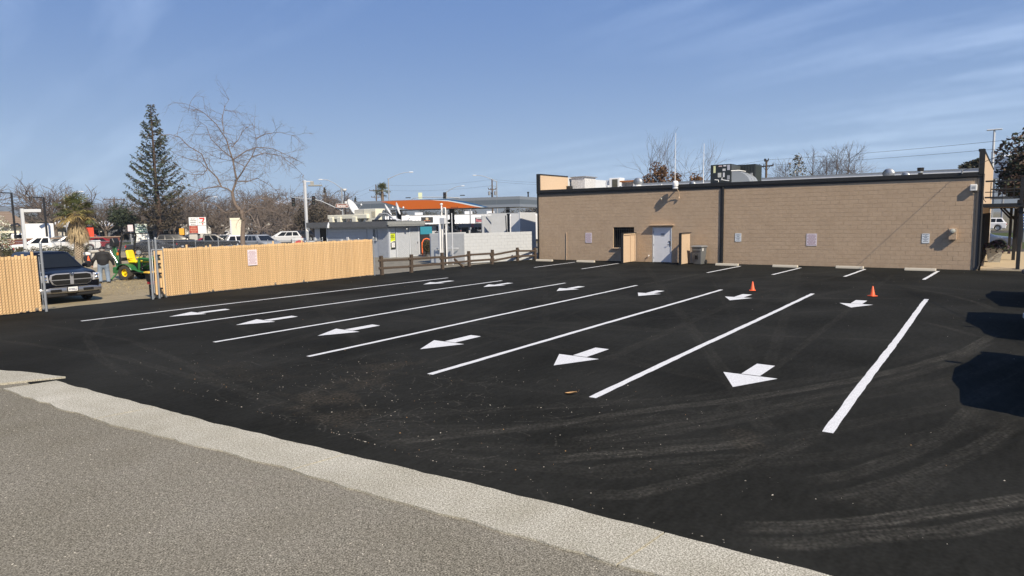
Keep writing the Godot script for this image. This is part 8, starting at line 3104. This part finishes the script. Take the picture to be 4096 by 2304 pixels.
	for k in 25: rp.append(V(cos(TAU * k / 24.0) * 2.9, 11.5, sin(TAU * k / 24.0) * 2.9))
	g.tube(rp, [0.05], 4, false)
	for k in 12: g.tube([V(cos(TAU * k / 12.0) * 2.9, 10.6, sin(TAU * k / 12.0) * 2.9), rp[k * 2]], [0.04], 4)
	part(o, "railing", g, M.grey_metal)
	# small red sign, drums and a barrel by the station
	o = board("red_notice", "grey slatted screen with a round red emblem behind the slat fence", V(-46.6, -0.1, -33.1), atan2(46, 33), 1.15, 1.5, 0.75, M.light_grey, false)
	g = G.new()
	g.lathe([V2(0.0, 0.02), V2(0.4, 0.02), V2(0.4, 0)], 18, Transform3D(rot(V(1, 0, 0), 90), V(0, 0.95, 0.1)))
	part(o, "emblem", g, mat(Color(0.55, 0.05, 0.04), 0.5))
	o = thing("ice_chest", "white ice chest with a dark lid beside the light pole", "ice chest", V(-49.8, -0.1, -37.6), atan2(49, 37))
	g = G.new()
	g.cbox(V(0.3, 0.7, 0), V(1.7, 1.4, 0.9), 0.05); g.cbox(V(-0.6, 0.55, 0.2), V(1.0, 1.1, 0.9), 0.05)
	part(o, "cabinet", g, M.white)
	g = G.new()
	g.box(V(-0.6, 0.85, 0.66), V(0.7, 0.45, 0.03)); g.cbox(V(0.1, 1.62, 0), V(0.8, 0.55, 0.6), 0.04)
	part(o, "door", g, M.grey_metal)

func roof_part(o: Node, at: Vector3, w: float, d: float, h: float, inset: float, m: Material, courses: int) -> void:
	var g := G.new()
	var x := w * 0.5
	var z := d * 0.5
	var xi: float = max(x - inset, 0.2)
	var zi: float = max(z - inset, 0.15)
	var A := [at + V(-x, 0, -z), at + V(x, 0, -z), at + V(x, 0, z), at + V(-x, 0, z)]
	var B := [at + V(-xi, h, -zi), at + V(xi, h, -zi), at + V(xi, h, zi), at + V(-xi, h, zi)]
	for k in 4:
		var j := (k + 1) % 4
		g.quad(A[k], A[j], B[j], B[k], (A[k] + A[j]) * 0.5 - at + V(0, 2, 0))
	g.quad(B[0], B[1], B[2], B[3], Vector3.UP)
	g.quad(A[0], A[1], A[2], A[3], -Vector3.UP)
	var ro := part(o, "roof", g, m)
	for c in courses:
		var t := (c + 0.5) / courses
		g = G.new()
		for k in 4:
			var j := (k + 1) % 4
			g.tube([A[k].lerp(B[k], t), A[j].lerp(B[j], t)], [0.05], 4)
		part(ro, "tile_course", g, m)

func build_cars() -> void:
	var lf := func(x: float, z: float) -> float: return atan2(x, z) # heading to the left of the line of sight
	var L := [
		[-81.9, -26.2, 0, "pickup", Color(0.70, 0.71, 0.71), "white crew cab pickup parked in front of the low brick wall", "pickup truck", "parked_pickup", 1.0],
		[-88.5, -31.2, 0, "pickup", Color(0.66, 0.67, 0.67), "white pickup half hidden behind the fan palm trunk", "pickup truck", "parked_pickup", 0.97],
		[-95.0, -31.9, 0, "suv", Color(0.09, 0.10, 0.11), "dark grey sport utility behind the white crew cab", "car", "parked_car", 1.05],
		[-93.5, -35.6, 0, "sedan", Color(0.20, 0.008, 0.014), "dark red sedan with bright wheels behind the fan palm", "car", "parked_car", 1.02],
		[-77.1, -19.6, 0, "sedan", Color(0.015, 0.018, 0.03), "dark blue car beside the hedge under the white blossom", "car", "parked_car", 1.0],
		[-66.5, -30.6, 180, "sedan", Color(0.03, 0.033, 0.04), "dark grey sedan parked behind the chain link beside the tractor", "car", "parked_car", 1.05],
		[-64.8, -35.2, 180, "pickup", Color(0.022, 0.023, 0.026), "charcoal pickup behind the chain link left of the red hatchback", "pickup truck", "parked_pickup", 1.0],
		[-82.5, -40.6, 180, "suv", Color(0.008, 0.008, 0.01), "black sport utility in front of the tenant sign", "car", "parked_car", 1.05],
		[-70.3, -38.3, 180, "sedan", Color(0.26, 0.012, 0.03), "crimson hatchback parked below the tenant sign", "car", "parked_car", 0.98],
		[-70.9, -41.2, 200, "suv", Color(0.035, 0.042, 0.05), "slate hatchback beside the tall bare tree trunk", "car", "parked_car", 0.95],
		[-66.7, -40.5, 190, "suv", Color(0.70, 0.71, 0.72), "white sport utility just right of the tall bare tree trunk", "car", "parked_car", 0.98],
		[-60.8, -38.6, 120, "suv", Color(0.30, 0.32, 0.34), "silver sport utility seen from behind over the slat fence", "car", "parked_car", 1.02],
		[-78.7, -53.3, 0, "suv", Color(0.50, 0.51, 0.52), "silver minivan in the station forecourt under the bare trees", "car", "parked_car", 1.05],
		[-93.6, -57.8, 180, "pickup", Color(0.02, 0.024, 0.035), "navy pickup under the bare trees beyond the silver minivan", "pickup truck", "parked_pickup", 1.0],
		[-98.5, -64.5, 60, "pickup", Color(0.04, 0.045, 0.055), "dark pickup facing out between the bare tree trunks", "pickup truck", "parked_pickup", 1.05],
		[-89.6, -63.8, 40, "suv", Color(0.03, 0.03, 0.035), "dark car beyond the shoebox light pole", "car", "parked_car", 1.0],
		[-112.6, -65.0, 40, "suv", Color(0.70, 0.70, 0.70), "white car across the street left of the cream pylon", "car", "parked_car", 1.0],
		[-120.0, -66.6, 30, "sedan", Color(0.03, 0.03, 0.034), "black car across the street left of the far white one", "car", "parked_car", 1.0],
		[-118.0, -61.2, 20, "sedan", Color(0.2, 0.2, 0.21), "grey car across the street behind the black sport utility", "car", "parked_car", 1.0],
		[-122.0, -46.0, 10, "sedan", Color(0.02, 0.05, 0.14), "blue car parked before the long grey building", "car", "parked_car", 1.0],
		[-119.0, -43.5, 0, "suv", Color(0.22, 0.012, 0.02), "red car beside the red and orange banner", "car", "parked_car", 1.0],
		[-84.5, -93.5, 20, "sedan", Color(0.02, 0.02, 0.022), "black car in front of the strip mall windows", "car", "parked_car", 1.0],
		[-78.0, -98.5, 20, "suv", Color(0.012, 0.012, 0.014), "black sport utility at the end of the strip mall windows", "car", "parked_car", 1.0]]
	for q in L:
		car(q[7], q[5], q[6], V(q[0], -0.19, q[1]), deg_to_rad(q[2]) + lf.call(q[0], q[1]), q[3], q[4], q[8], "parked cars beyond the fences")
	# beyond the porch
	car("parked_car", "white sport utility driving on the road beyond the grass", "car", V(-0.9, -0.1, -111.5), deg_to_rad(180), "suv", Color(0.72, 0.72, 0.72), 1.02)
	car("parked_car", "white sedan nosing past the porch planter", "car", V(-1.05, -0.08, -55.6), 0.0, "sedan", Color(0.72, 0.72, 0.72), 1.03)
	# a row of cars parked just outside the right of the view; their shadows fall across the lot
	car("parked_car", "pale blue grey sedan parked beside the last lane, its shadow on the lot", "car", V(1.45, 0, -12.25), deg_to_rad(90), "sedan", Color(0.42, 0.45, 0.50), 0.9)
	car("parked_car", "dark hatchback parked beyond the pale blue grey sedan", "car", V(1.58, 0, -18.2), deg_to_rad(-90), "suv", Color(0.05, 0.055, 0.06), 0.85)
	car("parked_car", "dark sedan parked nearest the porch", "car", V(1.66, 0, -23.8), deg_to_rad(-90), "sedan", Color(0.06, 0.06, 0.07), 0.85)

func build_hills() -> void:
	var f := FastNoiseLite.new()
	f.seed = 12; f.fractal_octaves = 5; f.frequency = 0.0011
	for q in [[2600.0, 84.0, 30.0, "hills", 0], [5600.0, 200.0, 90.0, "mountains", 1]]:
		var g := G.new()
		g.colored = true
		var rows := []
		for i in 181:
			var az := lerpf(deg_to_rad(-20), deg_to_rad(110), i / 180.0)
			var row := []
			for j in 6:
				var t := j / 5.0
				var ds: float = q[0] + t * q[0] * 0.28
				var p := V(-sin(az) * ds, 0, -cos(az) * ds)
				var n := f.get_noise_2d(p.x * (1.0 if q[4] == 0 else 0.8), p.z) 
				var hh: float = (q[1] + q[2] * n + 14.0 * f.get_noise_2d(p.x * 5.0, p.z * 5.0) * (1.0 + q[4] * 2.0)) * sin(t * PI * 0.5)
				row.append(V(p.x, hh - 1.0, p.z))
			rows.append(row)
		for i in 180:
			for j in 5:
				var c: float = (rows[i][j].y + rows[i][j + 1].y) * 0.5
				g.tint = Color(0.10, 0.095, 0.07)
				if q[4] == 1 and c > 205.0 + 25.0 * sin(i * 1.7 + j): g.tint = Color(0.75, 0.76, 0.78)
				g.quad(rows[i][j], rows[i + 1][j], rows[i + 1][j + 1], rows[i][j + 1], Vector3.UP)
		var m := mat(Color(1, 1, 1), 0.95); m.vertex_color_use_as_albedo = true
		structure(q[3], g, m)

func _ready() -> void:
	rng.seed = 20240229
	setup_view()
	make_materials()
	build_ground()
	build_hills()
	build_building()
	build_fences()
	build_station_building()
	build_canopy()
	build_station_extras()
	build_far_buildings()
	build_trees()
	build_street_furniture()
	build_cars()
	build_truck()
	build_tractor()
	build_man()
	build_yard_items()
